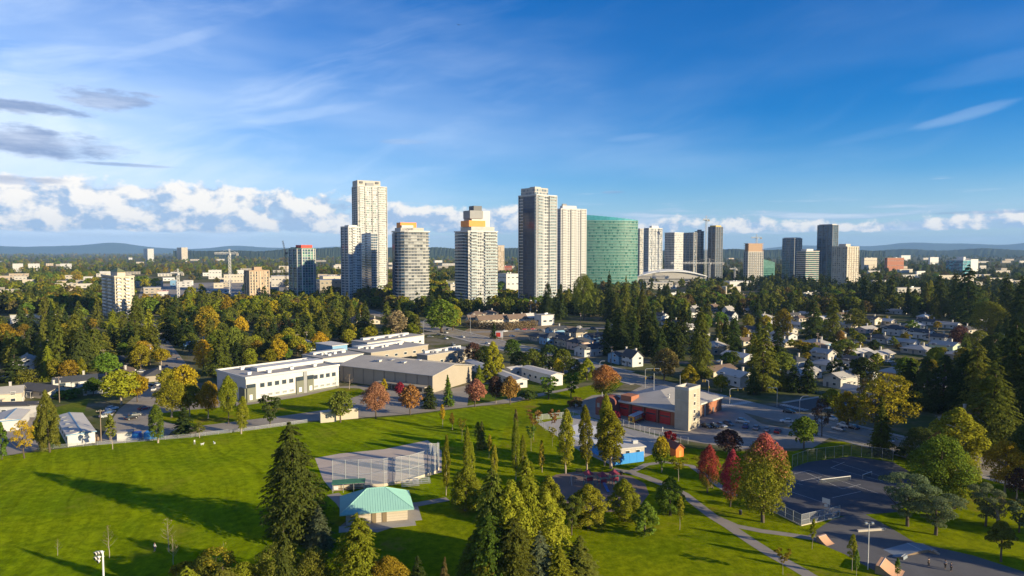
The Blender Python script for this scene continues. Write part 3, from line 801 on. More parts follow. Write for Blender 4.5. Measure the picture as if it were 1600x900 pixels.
# tower under construction
t, wR, wL, H = tower('unfinished_tower', 'unfinished concrete tower with brown formwork floors on top', 1162, 1168, 1192, 442, 394, 30, M_offwhite, (M_gDark, M_gBlue), 3.1, 3.2, .66, .66, slab=M_offwhite, slab_out=.2, slab_h=.5, pier=M_offwhite, pier_every=6, seed=28, landmark='unfinished tower')
for k_ in range(5):
    MB().box(.5 * wR, .5 * wL, H + 3.3 * k_, .9 * wR, .9 * wL, 2.5).build('formwork', M_brown, t)
    MB().box(.5 * wR, .5 * wL, H + 3.3 * k_ + 2.5, 1.04 * wR, 1.04 * wL, .79).build('formwork_slab', mat('formwork_timber', (0.36, 0.22, 0.14)), t)
# slanted glass library
def slanted():
    Y = G(1194, 440).y; x0, x1 = XA(1178, 430, Y), XA(1212, 430, Y); w = x1 - x0; H = ZA(405, Y)
    root = empty('slanted_glass_building', ((x0 + x1) / 2, Y, 0), .2, 'low glass building with slanted blue left face below unfinished tower', 'office block')
    prof = [(-w * .55, 0), (w * .5, 0), (w * .5, H * .86), (-w * .05, H), (-w * .55 + H * .35, H * .9)]
    mb = MB(); n = len(prof)
    for y0 in (0, 26): mb.face([(p[0], y0, p[1]) for p in (prof if y0 == 0 else prof[::-1])])
    for i in range(n):
        a, b = prof[i], prof[(i + 1) % n]; mb.face([(a[0], 26, a[1]), (b[0], 26, b[1]), (b[0], 0, b[1]), (a[0], 0, a[1])])
    mb.build('wall', M_gGreenP, root)
    for k_ in range(6): MB().box(w * .08, -.25, 3 + k_ * 4.2, w * .72, .5, 1.6).build('window_band', M_gGreen, root)
    MB().face([(-w * .55 - .3, -.2, .2), (-w * .55 + H * .35 - .3, -.2, H * .9), (-w * .55 + H * .35 - .3, 26, H * .9), (-w * .55 - .3, 26, .2)]).build('slanted_pane', M_gBlue, root)
    LAND.append((1195, 415, 'slanted glass building'))
slanted()
t, wR, wL, H = tower('office_tower', 'grey glass tower, left one of two tall flat topped blocks at right', 1222, 1240, 1252, 440, 373, 38, M_grey, (M_gBlue, M_gDark, M_gBlue), 3.3, 2.6, .86, .76, slab=M_grey, slab_out=.05, slab_h=.25, pier=M_grey, pier_every=8, seed=29, landmark='grey glass right tower')
box_on(t, 'crown_wall', M_white, .5, .5, .9, .9, H, 2.6, wR, wL)
t, wR, wL, H = tower('office_block', 'low office block with pale floor bands between two glass towers', 1244, 1258, 1279, 446, 393, 30, M_dgrey, (M_gDark, M_gGreen), 3.4, 3.0, .9, .55, slab=M_offwhite, slab_out=.5, slab_h=1.0, seed=30, landmark='banded office block')
box_on(t, 'penthouse', M_white, .45, .5, .5, .6, H, 4.4, wR, wL)
t, wR, wL, H = tower('office_tower', 'tallest dark glass tower at right, square topped', 1276, 1299, 1308, 441, 352, 25, M_dgrey, (M_gBlue, M_gDark, M_gBlue), 3.3, 2.6, .9, .8, slab=M_dgrey, slab_out=.05, slab_h=.22, pier=M_grey, pier_every=10, seed=31, landmark='tall dark right tower')
box_on(t, 'crown_wall', M_white, .5, .5, .86, .86, H, 2.6, wR, wL)
t, wR, wL, H = tower('apartment_tower', 'beige concrete slab tower at right with shaded left face', 1300, 1322, 1341, 452, 386, 38, M_cream, (M_gDark, M_gPale), 2.9, 3.4, .5, .5, slab=M_cream, slab_out=.1, slab_h=.3, pier=M_cream, pier_every=7, seed=32, landmark='beige slab tower')
box_on(t, 'penthouse', M_offwhite, .4, .5, .4, .5, H, 5, wR, wL)
t, wR, wL, H = tower('hospital_block', 'teal glass block with white right end standing in far woods', 1478, 1504, 1527, 428, 407, 30, M_gTeal, (M_gTeal, M_gBlue), 3.6, 4, .85, .7, slab=M_white, slab_out=.2, slab_h=.5, cat='office block', group='far buildings', seed=33, landmark='teal glass block')
box_on(t, 'end_wall', M_white, .78, .5, .5, 1.03, 0.1, H + 3, wR, wL); box_on(t, 'stair_tower', M_white, .45, .5, .14, .4, H, 9, wR, wL)
t, wR, wL, H = tower('apartment_tower', 'far white slab on the wooded horizon, left of a matching one', 225, 231, 241, 409, 389, 35, M_white, WG, 3, 5, .5, .5, slab=M_white, slab_out=.1, slab_h=.3, cat='tower', group='far buildings', seed=34, landmark='far white slab')
tower('apartment_tower', 'far cream slab on the wooded horizon, right of a matching one', 277, 284, 294, 409, 387, 35, M_cream, WG, 3, 5, .5, .5, slab=M_cream, slab_out=.1, slab_h=.3, cat='tower', group='far buildings', seed=35)
# ------------------------------------------------------------------ low buildings
M_roofgrey = mat('membrane_roof', (0.36, 0.335, 0.305), 0.9, 0.2, 0.16, 0.12)
M_rooflight = mat('pale_roof', (0.50, 0.47, 0.43), 0.85, 0.25, 0.14, 0.15)
M_roofdark = mat('dark_shingle', (0.085, 0.08, 0.078), 0.9, 0.2, 0.2, 0.4)
M_roofbrown = mat('brown_shingle', (0.17, 0.12, 0.09), 0.9, 0.2, 0.2, 0.4)
M_roofolive = mat('olive_roof', (0.25, 0.235, 0.11), 0.8, 0.2, 0.12, 0.2)
M_tan = mat('tan_cladding', (0.33, 0.285, 0.225), 0.8, 0.25, 0.07, 0.2)
M_olive = mat('olive_grey_cladding', (0.16, 0.165, 0.125), 0.8, 0.25, 0.07, 0.2)
M_blue = mat('blue_board', (0.03, 0.24, 0.62), 0.5, 0.4, 0.06, 0.3)
M_bluegrey = mat('blue_cladding', (0.16, 0.30, 0.44), 0.6, 0.3, 0.08, 0.3)
M_brick = mat('red_brick', (0.33, 0.135, 0.075), 0.85, 0.2, 0.16, 0.8)
M_brickdark = mat('dark_brick', (0.21, 0.075, 0.055), 0.85, 0.2, 0.16, 0.8)
M_reddoor = mat('red_door', (0.50, 0.025, 0.025), 0.5, 0.35, 0.06, 0.5)
M_frame = mat('white_frame', (0.70, 0.68, 0.64), 0.5, 0.4, 0.03, 1.0)

UNIT = {}
def unit_box(name, m, sx, sy, sz):
    key = (name, m.name, round(sx, 2), round(sy, 2), round(sz, 2))
    if key not in UNIT: UNIT[key] = MB().box(0, 0, 0, sx, sy, sz).mesh(name, m)
    return UNIT[key]
def plan(xl, xc, xr, by, ang):
    C = G(xc, by); a = math.radians(ang); u = Vector((math.cos(a), math.sin(a))); v = Vector((-u.y, u.x))
    tr = (xr - 800) / F; tl = (xl - 800) / F
    wR = (tr * C.y - C.x) / (u.x - tr * u.y); wL = (tl * C.y - C.x) / (v.x - tl * v.y)
    return C, a, u, v, max(wR, 2.0), max(wL, 2.0)
def facade_windows(root, L, side, wR, wL, H, rows, n, ww, wh, glass=M_gDark, frame=M_frame, z0=1.0, step=3.0, inset=0.08, margin=0.5):
    """windows as frames with a pane, one object per window; side 0 = right-hand face, 3 = left-hand face"""
    fr = unit_box('window', frame, ww + .3, .12, wh + .3); pa = unit_box('pane', glass, ww, .12, wh)
    for r in range(rows):
        for j in range(n):
            s = margin + (L - 2 * margin) * (j + .5) / n; z = z0 + r * step
            if side == 0: loc, rot = (s, -.03, z), 0
            else: loc, rot = (-.03, s, z), -PI / 2
            o = put('window', fr, root, loc, rot); put('pane', pa, o, (0, -.04, .15), 0)
def lowrise(name, label, cat, xl, xc, xr, by, ty, ang, wall, roof, group=None, rows=1, bay=4.0, ww=1.6, wh=1.3, glass=M_gDark, roofpitch=0.0, eave=.4, wmax=None, lmax=None, wins=True, vents=0, auto_desc=None):
    C, a, u, v, wR, wL = plan(xl, xc, xr, by, ang)
    if wmax: wR = min(wR, wmax)
    if lmax: wL = min(wL, lmax)
    H = max(2.4, ZA(ty, C.y))
    root = empty(name, (C.x, C.y, 0), a)
    MB().box(wR / 2, wL / 2, 0, wR, wL, H).build('wall', wall, root)
    if roofpitch:
        mb = MB(); e = eave; h2 = roofpitch
        if wR >= wL:
            A = [(-e, -e, H), (wR + e, -e, H), (wR + e, wL / 2, H + h2), (-e, wL / 2, H + h2), (wR + e, wL + e, H), (-e, wL + e, H)]
        else:
            A = [(wR + e, -e, H), (wR + e, wL + e, H), (wR / 2, wL + e, H + h2), (wR / 2, -e, H + h2), (-e, wL + e, H), (-e, -e, H)]
        lo = [(p[0], p[1], p[2] - .3) for p in A]
        mb.face([A[0], A[1], A[2], A[3]]); mb.face([A[3], A[2], A[4], A[5]])
        mb.face([lo[3], lo[2], lo[1], lo[0]]); mb.face([lo[5], lo[4], lo[2], lo[3]])
        mb.face([lo[0], lo[1], A[1], A[0]]); mb.face([lo[4], lo[5], A[5], A[4]])
        mb.face([A[1], lo[1], lo[2], A[2]]); mb.face([A[2], lo[2], lo[4], A[4]]); mb.face([A[0], A[3], lo[3], lo[0]]); mb.face([A[3], A[5], lo[5], lo[3]])
        gb = MB()
        if wR >= wL:
            for x_ in (0.02, wR - .02): gb.face([(x_, 0, H), (x_, wL, H), (x_, wL / 2, H + h2 - .1)])
        else:
            for y_ in (0.02, wL - .02): gb.face([(0, y_, H), (wR, y_, H), (wR / 2, y_, H + h2 - .1)])
        gb.build('gable', wall, root)
        mb.build('roof', roof, root)
    else:
        MB().box(wR / 2, wL / 2, H, wR + 2 * eave, wL + 2 * eave, .35).build('roof', roof, root)
        for k_ in range(vents):
            MB().box(0, 0, 0, 1.6, 1.2, 1.0).build('roof_vent', M_metal, root, (wR * rnd.uniform(.15, .85), wL * rnd.uniform(.2, .8), H + .35))
    if wins:
        step = H / rows
        for (L, side) in ((wR, 0), (wL, 3)):
            n = min(16, int(L / bay))
            if n: facade_windows(root, L, side, wR, wL, H, rows, n, ww, wh, glass, z0=step * .32, step=step)
    blockrect(C.x + (u.x * wR + v.x * wL) / 2, C.y + (u.y * wR + v.y * wL) / 2, wR, wL, a, 2.5)
    if label: tag(root, label, cat, group)
    else: auto(root, auto_desc[0], auto_desc[1], cat, group, (xl + xr) / 2, by)
    return root, wR, wL, H

# ---- the school
def school():
    root, wR, wL, H = lowrise('school_building', 'long two storey white school wing with a flat grey roof and square windows', 'school', 335, 385, 527, 629, 593, 47, M_white, M_roofgrey, None, wins=False, eave=.15)
    LAND.append((450, 600, 'white school wing')); LAND.append((440, 560, 'white school wing'))
    # parapet of the flat roof
    for (cx, cy, sx, sy) in ((wR / 2, -.18, wR + .7, .4), (-.18, wL / 2, .4, wL + .7), (wR + .18, wL / 2, .4, wL + .7), (wR / 2, wL + .18, wR + .7, .4)):
        MB().box(cx, cy, H + .15 if sx > 1 else H + .14, sx, sy, .85).build('parapet', M_white, root)
    # the raised strip along the middle of the roof and the ventilators
    MB().box(wR * .62, wL * .55, H + .35, wR * .74, wL * .22, 1.5).build('roof_monitor', M_white, root)
    for fx, fy in ((.12, .3), (.3, .22), (.55, .25), (.8, .22), (.2, .8), (.9, .8)):
        b = MB().box(0, 0, 0, 1.5, 1.3, .9).build('roof_vent', M_metal, root, (wR * fx, wL * fy, H + .35)); MB().box(0, 0, .9, 1.9, 1.7, .2).build('vent_cap', M_metal, b)
    # ground floor band, stair bays and entrance
    MB().box(wR / 2, -.10, 0, wR + .1, .22, .7).build('plinth', M_olive, root)
    MB().box(1.9, -.30, 0, 3.6, .8, H * .62).build('corner_bay', M_olive, root)
    MB().box(-.28, 2.4, 0, .7, 5.0, H * .60).build('corner_bay', M_olive, root)
    MB().box(1.6, -.75, .9, 1.2, .12, 2.1).build('door', M_frame, root)
    MB().box(2.0, -.28, H * .63, 3.4, .7, 1.3).build('window', M_gDark, root)
    for f0, w_ in ((.55, 3.4), (.665, 3.0)):
        MB().box(wR * f0, -.22, 0, w_, .7, H * .60).build('entrance_bay', M_olive, root)
        MB().box(wR * f0, -.2, H * .61, w_, .6, 1.6).build('window', M_gDark, root)
        MB().box(wR * f0, -.62, .8, 1.3, .12, 2.0).build('door', M_frame, root)
    MB().box(wR * .61, -.15, 0, 1.6, .5, H * .98).build('recess', M_grey, root)
    fr = unit_box('window', M_dgrey, 1.9, .14, 1.75); pa = unit_box('pane', M_gDark, 1.6, .14, 1.45)
    fr2 = unit_box('window', M_frame, 2.1, .12, 1.35); pa2 = unit_box('pane', M_gPale, 1.85, .12, 1.05)
    for s in (.16, .235, .31, .385, .46, .73, .80, .87, .94):
        o = put('window', fr, root, (wR * s, -.04, H * .56)); put('pane', pa, o, (0, -.06, .15))
        o = put('window', fr2, root, (wR * (s + .004), -.04, 1.25)); put('pane', pa2, o, (0, -.05, .15))
    for s in (.35, .55, .75):
        o = put('window', fr, root, (-.04, wL * s, H * .56), -PI / 2); put('pane', pa, o, (0, -.06, .15))
school()
def gym():
    root, wR, wL, H = lowrise('school_gym', 'big tan school gym with shallow grey metal roof', 'school', 529, 676, 737, 614, 586.5, 60, M_tan, M_roofgrey, None, wins=False, roofpitch=2.6, eave=.9)
    LAND.append((640, 590, 'tan school gym'))
    for s in np.linspace(.04, .96, 9):
        MB().box(0, 0, 0, .16, .5, H - .4).build('pilaster', mat('tan_pilaster', (0.24, 0.205, 0.165)), root, (-.06, wL * s, .1))
    for fx, fy in ((.35, .45), (.42, .62), (.6, .4), (.3, .7)):
        b = MB().box(0, 0, 0, 1.8, 1.4, 1.1).build('roof_vent', M_rooflight, root, (wR * fx, wL * fy, H + 1.2)); MB().box(0, 0, 1.1, 2.2, 1.8, .25).build('vent_cap', M_metal, b)
    sm = MB()
    for k_ in range(1, 34):
        y_ = wL * k_ / 34
        sm.tube((-.9, y_, H - .0), (wR / 2, y_, H + 2.62), .05, n=3, caps=False).tube((wR / 2, y_, H + 2.62), (wR + .9, y_, H), .05, n=3, caps=False)
    if wL >= wR: sm.build('roof_seam', M_roofgrey, root); stuff(root.children[-1])
    # lean-to canopy along the shaded side
    MB().box(-2.2, wL * .27, 2.6, 4.0, wL * .50, .35).build('canopy', M_tan, root)
    for s in (.04, .2, .36, .5): MB().tube((-4.0, wL * s, 0), (-4.0, wL * s, 2.6), .12).build('canopy_post', M_grey, root)
    MB().box(-.08, wL * .12, 0, .16, 1.4, 2.2).build('door', M_dgrey, root); MB().box(-.08, wL * .42, 0, .16, 2.2, 2.3).build('door', M_dgrey, root)
gym()
for i, (lab, a) in enumerate([
    ('flat grey roofed school block behind the tan gym, at its left', (533, 580, 668, 567, 552, 50)),
    ('flat roofed school block behind gym, farthest back with rooftop units', (548, 574, 662, 553, 536, 52)),
    ('low pale roofed school block behind the gym, at its right end', (650, 668, 737, 577, 556, 52)),
    ('long flat roofed school block joining white wing and gym', (470, 505, 566, 583, 561, 47))]):
    root, wR, wL, H = lowrise('school_block', lab, 'school', *a, M_tan if i in (0, 2) else M_white, M_roofgrey, None, rows=1, bay=6, ww=2, vents=4, eave=.3)
    for k_ in range(3):
        MB().box(wR * (.25 + .25 * k_), wL * .5, H + .35, 2.2, 1.8, 1.0).build('rooftop_unit', M_paint, root)
    MB().box(wR / 2, wL * .75, H + .35, wR * .8, wL * .2, 1.2).build('roof_monitor', M_white, root)
lowrise('roof_pavilion', 'blue clad block with a slanted pale roof behind the white school wing', 'school', 492, 520, 541, 570, 541, 47, M_bluegrey, M_rooflight, None, wins=False, eave=.5)

# ---- portable classrooms
def portable(label, xl, xc, xr, by, ty, ang, rt, wallm=M_white, ridge=.7):
    root, wR, wL, H = lowrise('portable_classroom', label, 'portable', xl, xc, xr, by, ty, ang, wallm, rt, 'portable classrooms of the school', rows=1, bay=4.5, ww=1.6, wh=1.1, roofpitch=ridge, eave=.45)
    LAND.append(((xl + xr) / 2, by - 10, None))
    L = max(wR, wL); lng = wL > wR
    n = max(1, int(L / 12))
    for k_ in range(n):
        s = L * (k_ + .5) / n
        loc, rot = ((-.06, s, .2), -PI / 2) if lng else ((s, -.06, .2), 0)
        d = put('door', unit_box('door', M_bluegrey, 1.0, .14, 2.1), root, loc, rot)
        MB().box(0, -.9, -.2, 1.8, 1.6, .25).build('step', M_wood, d)
    return root, wR, wL, H
def long_portable():
    # seen end-on: gable end near, long roof running back
    P0, P1 = G(106, 698), G(149, 691.5); Q = G(159, 640)
    d = (P1 - P0); w = d.length; a = math.atan2(d.y, d.x); L = 31.0
    root = empty('portable_classroom', (P0.x, P0.y, 0), a, 'long white portable classroom with near gable end beside blue containers', 'portable', 'portable classrooms of the school')
    H = 3.6; MB().box(w / 2, L / 2, 0, w, L, H).build('wall', M_white, root)
    rf = MB(); e = .35
    for x0, x1, z0, z1 in ((-e, w / 2 - .04, H, H + .75), (w / 2 + .04, w + e, H + .75, H)):
        rf.face([(x0, -e, z0), (x1, -e, z1), (x1, L + e, z1), (x0, L + e, z0)]); rf.face([(x0, -e, z0 - .25), (x0, L + e, z0 - .25), (x1, L + e, z1 - .25), (x1, -e, z1 - .25)])
        rf.face([(x0, -e, z0 - .25), (x1, -e, z1 - .25), (x1, -e, z1), (x0, -e, z0)])
        rf.face([(x0, -e, z0), (x0, L + e, z0), (x0, L + e, z0 - .25), (x0, -e, z0 - .25)])
    rf.build('roof', M_rooflight, root)
    MB().box(w / 2, L / 2, H + .60, .35, L + .8, .22).build('ridge_gutter', M_bluegrey, root)
    MB().box(w / 2, -e - .06, H - .12, w + .9, .12, .28).build('fascia', M_bluegrey, root)
    MB().face([(0, .02, H), (w, .02, H), (w / 2, .02, H + .6)]).build('gable', M_white, root)
    fr = unit_box('window', M_frame, 1.7, .12, 1.2); pa = unit_box('pane', M_gDark, 1.4, .12, .9)
    for k_ in range(6):
        o = put('window', fr, root, (w + .03, L * (k_ + .5) / 6, 1.3), PI / 2); put('pane', pa, o, (0, -.05, .15))
        o = put('window', fr, root, (-.03, L * (k_ + .5) / 6, 1.3), -PI / 2); put('pane', pa, o, (0, -.05, .15))
    for k_ in range(5): MB().box(0, 0, 0, 1.4, .9, .25).build('roof_patch', M_grey, root, (w * rnd.choice((.22, .75)), L * (k_ + .6) / 5.5, H + .36))
    for k_ in range(3): MB().box(w + .7, L * (k_ + .4) / 3, 0, 1.3, 4.0, 1.1).build('ramp', M_wood, root)
    blockrect(P0.x + 3, P0.y + 16, 16, 40, 0, 1); LAND.append((128, 660, 'long white portable'))
long_portable()
def left_portable():
    P0, P1 = G(-12, 676), G(31, 672); d = P1 - P0; w = d.length; a = math.atan2(d.y, d.x); L = 16
    root = empty('portable_classroom', (P0.x, P0.y, 0), a, 'white portable classroom at left edge with split pale roof', 'portable', 'portable classrooms of the school')
    H = 3.6; MB().box(w / 2, L / 2, 0, w, L, H).build('wall', M_white, root)
    rf = MB(); e = .35
    for x0, x1, z0, z1 in ((-e, w / 2 - .04, H, H + .8), (w / 2 + .04, w + e, H + .8, H)):
        rf.face([(x0, -e, z0), (x1, -e, z1), (x1, L + e, z1), (x0, L + e, z0)]); rf.face([(x0, -e, z0 - .25), (x1, -e, z1 - .25), (x1, -e, z1), (x0, -e, z0)])
        rf.face([(x0, -e, z0 - .25), (x0, L + e, z0 - .25), (x1, L + e, z1 - .25), (x1, -e, z1 - .25)])
    rf.build('roof', M_rooflight, root); MB().box(w / 2, L / 2, H + .64, .4, L + .8, .22).build('ridge_gutter', M_bluegrey, root)
    MB().face([(0, .02, H), (w, .02, H), (w / 2, .02, H + .6)]).build('gable', M_white, root)
    MB().box(w / 2, -e - .06, H - .12, w + .9, .12, .28).build('fascia', M_bluegrey, root)
    r2, wR, wL, HH = lowrise('portable_classroom', 'long white portable at left edge with dark roof and small windows, behind split roofed one', 'portable', -40, 46, 52, 652, 633, 8, M_white, M_roofdark, 'portable classrooms of the school', rows=1, bay=3.5, ww=1.3, wh=.9, lmax=30)
    MB().box(-20, 3.2, 0, 40, 6.4, 4.2).build('side_wing', M_white, r2)
    MB().box(-20, 3.2, 4.2, 40.6, 7.0, .35).build('side_roof', M_roofdark, r2)
    fr = unit_box('window', M_frame, 1.7, .12, 1.2); pa = unit_box('pane', M_gDark, 1.4, .12, .9)
    for k_ in range(8):
        o = put('window', fr, r2, (-1.5 - k_ * 3.4, -.03, 1.9)); put('pane', pa, o, (0, -.05, .15))
    blockrect(P0.x, P0.y + 12, 40, 34, 0, 1); LAND.append((15, 655, 'left edge portables'))
left_portable()
portable('white portable with ribbed pale roof near the fire hall road', 815, 861, 880, 604, 586, 32, M_rooflight, M_white)
portable('small white portable with dark left end, right of the tall yellow-green tree', 786, 798, 820, 590, 577, 40, M_rooflight, M_white)
portable('low white portable with white roof behind pink and orange maples', 726, 806, 824, 607, 594, 26, M_rooflight, M_white)
# white store boxes and blue containers on the edge of the field
lowrise('storage_shed', 'small white flat roofed shed on field edge left of blue containers', 'shed', 178, 183, 198, 690, 678, 20, M_white, M_roofgrey, 'sheds on the field edge', wins=False, eave=.15, lmax=6)
lowrise('equipment_shed', 'long cream box shed split in two under an olive orange tree, field edge', 'shed', 499, 501, 522, 661, 645.5, 22, M_cream, M_rooflight, 'sheds on the field edge', wins=False, eave=.1, lmax=5)
lowrise('equipment_shed', 'cream box shed, right half of the pair on the field edge', 'shed', 522.4, 523, 557, 657, 642.5, 22, M_cream, M_rooflight, 'sheds on the field edge', wins=False, eave=.1, lmax=5)
for i, (x0, x1, by, lab) in enumerate(((205, 217, 688, 'left blue container with a white stencilled frame beside it'), (225, 236, 687, 'middle blue container on the field edge'), (238, 251, 686, 'right blue container behind the pale poplar'))):
    P0, P1 = G(x0, by), G(x1, by - .5); w = (P1 - P0).length
    r = empty('blue_container', (P0.x, P0.y, 0), math.atan2((P1 - P0).y, (P1 - P0).x), lab, 'container', 'blue containers on the field edge')
    MB().box(w / 2, 1.3, 0.1, w, 2.6, 2.0).build('body', M_blue, r)
    for k_ in range(6): MB().box(w * (k_ + .5) / 6, -.03, .2, .12, .06, 1.8).build('rib', M_blue, r)
    MB().box(w / 2, 1.3, 2.1, w + .1, 2.7, .12).build('lid', M_blue, r)
LAND.append((228, 680, 'blue containers'))

# ---- fire hall
def firehall():
    C, a, u, v, wR, wL = plan(1000, 1056, 1146, 666, 46)
    root = empty('fire_hall', (C.x, C.y, 0), a, 'brick fire hall with grey hip roof and red bay doors', 'fire hall')
    LAND.append((1060, 640, 'fire hall')); LAND.append((1090, 610, 'fire hall'))
    # heights from the photograph
    H = 5.6
    wR = 33.0; wL = 26.0
    MB().box(wR / 2, wL / 2, 0, wR, wL, H).build('wall', M_brick, root)
    e = 1.3; h2 = 3.0; A = [(-e, -e, H), (wR + e, -e, H), (wR + e, wL + e, H), (-e, wL + e, H)]; R1, R2 = (wR * .40, wL * .55, H + h2), (wR * .62, wL * .55, H + h2)
    rf = MB(); rf.face([A[0], A[1], R2, R1]); rf.face([A[1], A[2], R2]); rf.face([A[2], A[3], R1, R2]); rf.face([A[3], A[0], R1])
    for i in range(4):
        p, q = A[i], A[(i + 1) % 4]; rf.face([(p[0], p[1], H - .55), (q[0], q[1], H - .55), q, p], 1)
    rf.face([(p[0], p[1], H - .55) for p in reversed(A)], 1)
    rf.build('roof', [M_roofgrey, mat('pale_fascia', (0.52, 0.49, 0.43))], root)
    for k_ in range(6):
        MB().tube((0, 0, 0), (0, 0, 1.0), .28, .22, 8).build('roof_vent', M_metal, root, (wR * (.25 + .1 * k_), wL * (.3 + .07 * (k_ % 3)), H + 1.4))
    # four bays with red doors in the left-hand wall
    for k_, s in enumerate((.07, .29, .51, .73)):
        d = MB().box(-.06, 0, 0, .14, 4.1, 4.2).build('bay_door', M_reddoor, root, (0, 2.4 + wL * s, .05))
        for r in range(6): MB().box(-.14, 0, .3 + r * .66, .06, 4.0, .08).build('door_rib', M_brickdark, d)
        MB().box(-.15, 0, 2.55, .05, 3.6, .45).build('door_window', M_gDark, d)
        MB().box(-.35, 2.4 + wL * (s + .105), 0, .8, .7, H - .6).build('brick_pier', M_brickdark, root)
    # right-hand wall: pale panel with dark mural glass, a strip and brick
    MB().box(wR * .42, -.06, .3, 9.0, .14, 4.2).build('window_bay', mat('mural_panel', (0.40, 0.24, 0.15), .6, .3, .5, .35), root)
    for k_ in range(5): MB().box(wR * .42 - 4 + k_ * 2, -.16, .3, .16, .1, 4.2).build('mullion', M_tan, root)
    MB().box(wR * .60, -.15, 0, .8, .3, H - .56).build('strip', M_offwhite, root)
    o = MB().box(wR * .80, -.06, 0, 1.1, .14, 2.2).build('door', M_dgrey, root)
    # office wing with the round gable at the far left
    MB().box(-2.6, wL * 1.02, 0, 6, 7.0, 5.4).build('office_wing', M_brickdark, root)
    n = 12; arc = MB(); pts = [(3.5 * math.cos(PI * i / n), 5.4 + 1.6 * math.sin(PI * i / n)) for i in range(n + 1)]
    yc = wL * 1.02
    for xx, sgn in ((-5.62, 1), (.42, -1)):
        arc.face([(xx, yc + sgn * p[0], p[1]) for p in pts])
    for (y0, z0), (y1, z1) in zip(pts[:-1], pts[1:]): arc.face([(-5.62, yc + y0, z0), (.42, yc + y0, z0), (.42, yc + y1, z1), (-5.62, yc + y1, z1)])
    arc.build('round_gable', M_brickdark, root)
    for k_ in range(3):
        MB().box(-5.66, 0, 2.9, .14, 1.2, 1.6).build('window', M_gPale, root, (0, yc - 2.2 + 2.2 * k_, 0))
    MB().box(-5.66, yc - 1, 0, .14, 1.8, 2.3).build('door', M_gPale, root)
    MB().box(1.8, yc - 6.5, H - .3, 5, 4.5, 2.4).build('roof_dormer', M_brick, root)
    MB().tube((-5, yc + 1, 6.6), (-5, yc + 1, 8.6), .1).build('flue', M_metal, root); MB().tube((wR * .45, wL * .7, H + 2), (wR * .45, wL * .7, H + 8.5), .09).build('radio_mast', M_metal, root)
    # drain pipe, wall lamps
    for k_ in (.3, .9): MB().tube((wR * k_, -.15, 0), (wR * k_, -.15, H - .6), .08).build('downpipe', M_offwhite, root)
    blockrect(C.x + (u.x * wR + v.x * wL) / 2, C.y + (u.y * wR + v.y * wL) / 2, wR, wL, a, 8)
firehall()
def drilltower():
    C, a, u, v, wR, wL = plan(1057, 1075.5, 1097, 674, 46)
    H = ZA(611, C.y)
    root = empty('drill_tower', (C.x, C.y, 0), a, 'pale concrete training tower with small square openings before the fire hall', 'tower')
    LAND.append((1077, 645, 'concrete training tower'))
    MB().box(wR / 2, wL / 2, 0, wR, wL, H).build('wall', mat('stained_concrete', (0.42, 0.36, 0.27), 0.85, 0.2, 0.22, 0.5, stretch=(1, 1, .5)), root)
    for z in (.26, .5, .74):
        MB().box(wR / 2, wL / 2, H * z, wR + .06, wL + .06, .10).build('joint_band', M_offwhite, root)
    for (z) in (.20, .40, .60, .80):
        o = MB().box(wR * .50, -.03, H * z, 1.25, .12, 1.35).build('opening', M_frame, root); MB().box(wR * .5, -.1, H * z + .15, .95, .04, 1.05).build('pane', M_black, o)
    # parapet with open top
    pm = M_offwhite
    for (cx, cy, sx, sy) in ((wR / 2, .14, wR + .1, .3), (.14, wL / 2, .3, wL - .5), (wR - .14, wL / 2, .3, wL - .5), (wR / 2, wL - .14, wR + .1, .3)):
        MB().box(cx, cy, H - .02, sx, sy, 1.0).build('parapet', pm, root)
    MB().box(wR * .5, .6, H - .01, 1.6, .5, .5).build('hatch', M_dark, root)
    for k_ in range(int(H / .6)): MB().box(wR * .78, -.14, .6 + k_ * .6, .5, .08, .07).build('rung', M_dark, root)
    MB().tube((wR * .2, wL * .8, H), (wR * .2, wL * .8, H + 4.5), .06).build('mast', M_metal, root)
    blockrect(C.x, C.y + 2, 8, 8, 0, 1)
drilltower()

# ---- splash park building with blue hoarding
def hoarding(label, P, h=2.9):
    r = empty('blue_hoarding', (P[0].x, P[0].y, 0), 0, label, 'hoarding', 'blue hoardings round the splash park')
    for p, q in zip(P[:-1], P[1:]):
        d = q - p; n = max(1, round(d.length / 2.4)); a = math.atan2(d.y, d.x)
        me = unit_box('board', M_blue, d.length / n - .04, .08, h); ps = unit_box('post', M_wood, .12, .12, h + .1)
        for i in range(n):
            c = p + d * ((i + .5) / n) - P[0]; put('board', me, r, (c.x, c.y, .05), a)
            c = p + d * (i / n) - P[0]; s = Vector((-math.sin(a), math.cos(a))) * .12; put('post', ps, r, (c.x + s.x, c.y + s.y, 0), a)
    return r
hoarding('bright blue board hoarding catching the sun at splash park corner', [G(961, 727), G(1006, 721)])
hoarding('shaded blue board hoarding behind the poplars along the splash park', [G(920, 704), G(961, 727)])
lowrise('splash_park_building', 'flat roofed cream and blue changing house behind the blue hoarding', 'building', 956, 970, 1010, 716, 702, 18, M_offwhite, M_rooflight, None, rows=1, bay=3, ww=1.2, wh=1.0, lmax=9, vents=1)
LAND.append((985, 710, 'blue hoarding'))
rt, wR, wL, H = lowrise('storage_hut', 'orange hut with dark red sloping roof behind yellow topped maple', 'hut', 1040, 1056, 1072, 715, 701, 24, mat('orange_wall', (0.68, 0.17, 0.03)), M_brickdark, None, wins=False, roofpitch=1.4, eave=.3, lmax=7)
MB().box(wR * .5, -.05, 0, 1.0, .1, 1.9).build('door', M_orange, rt)

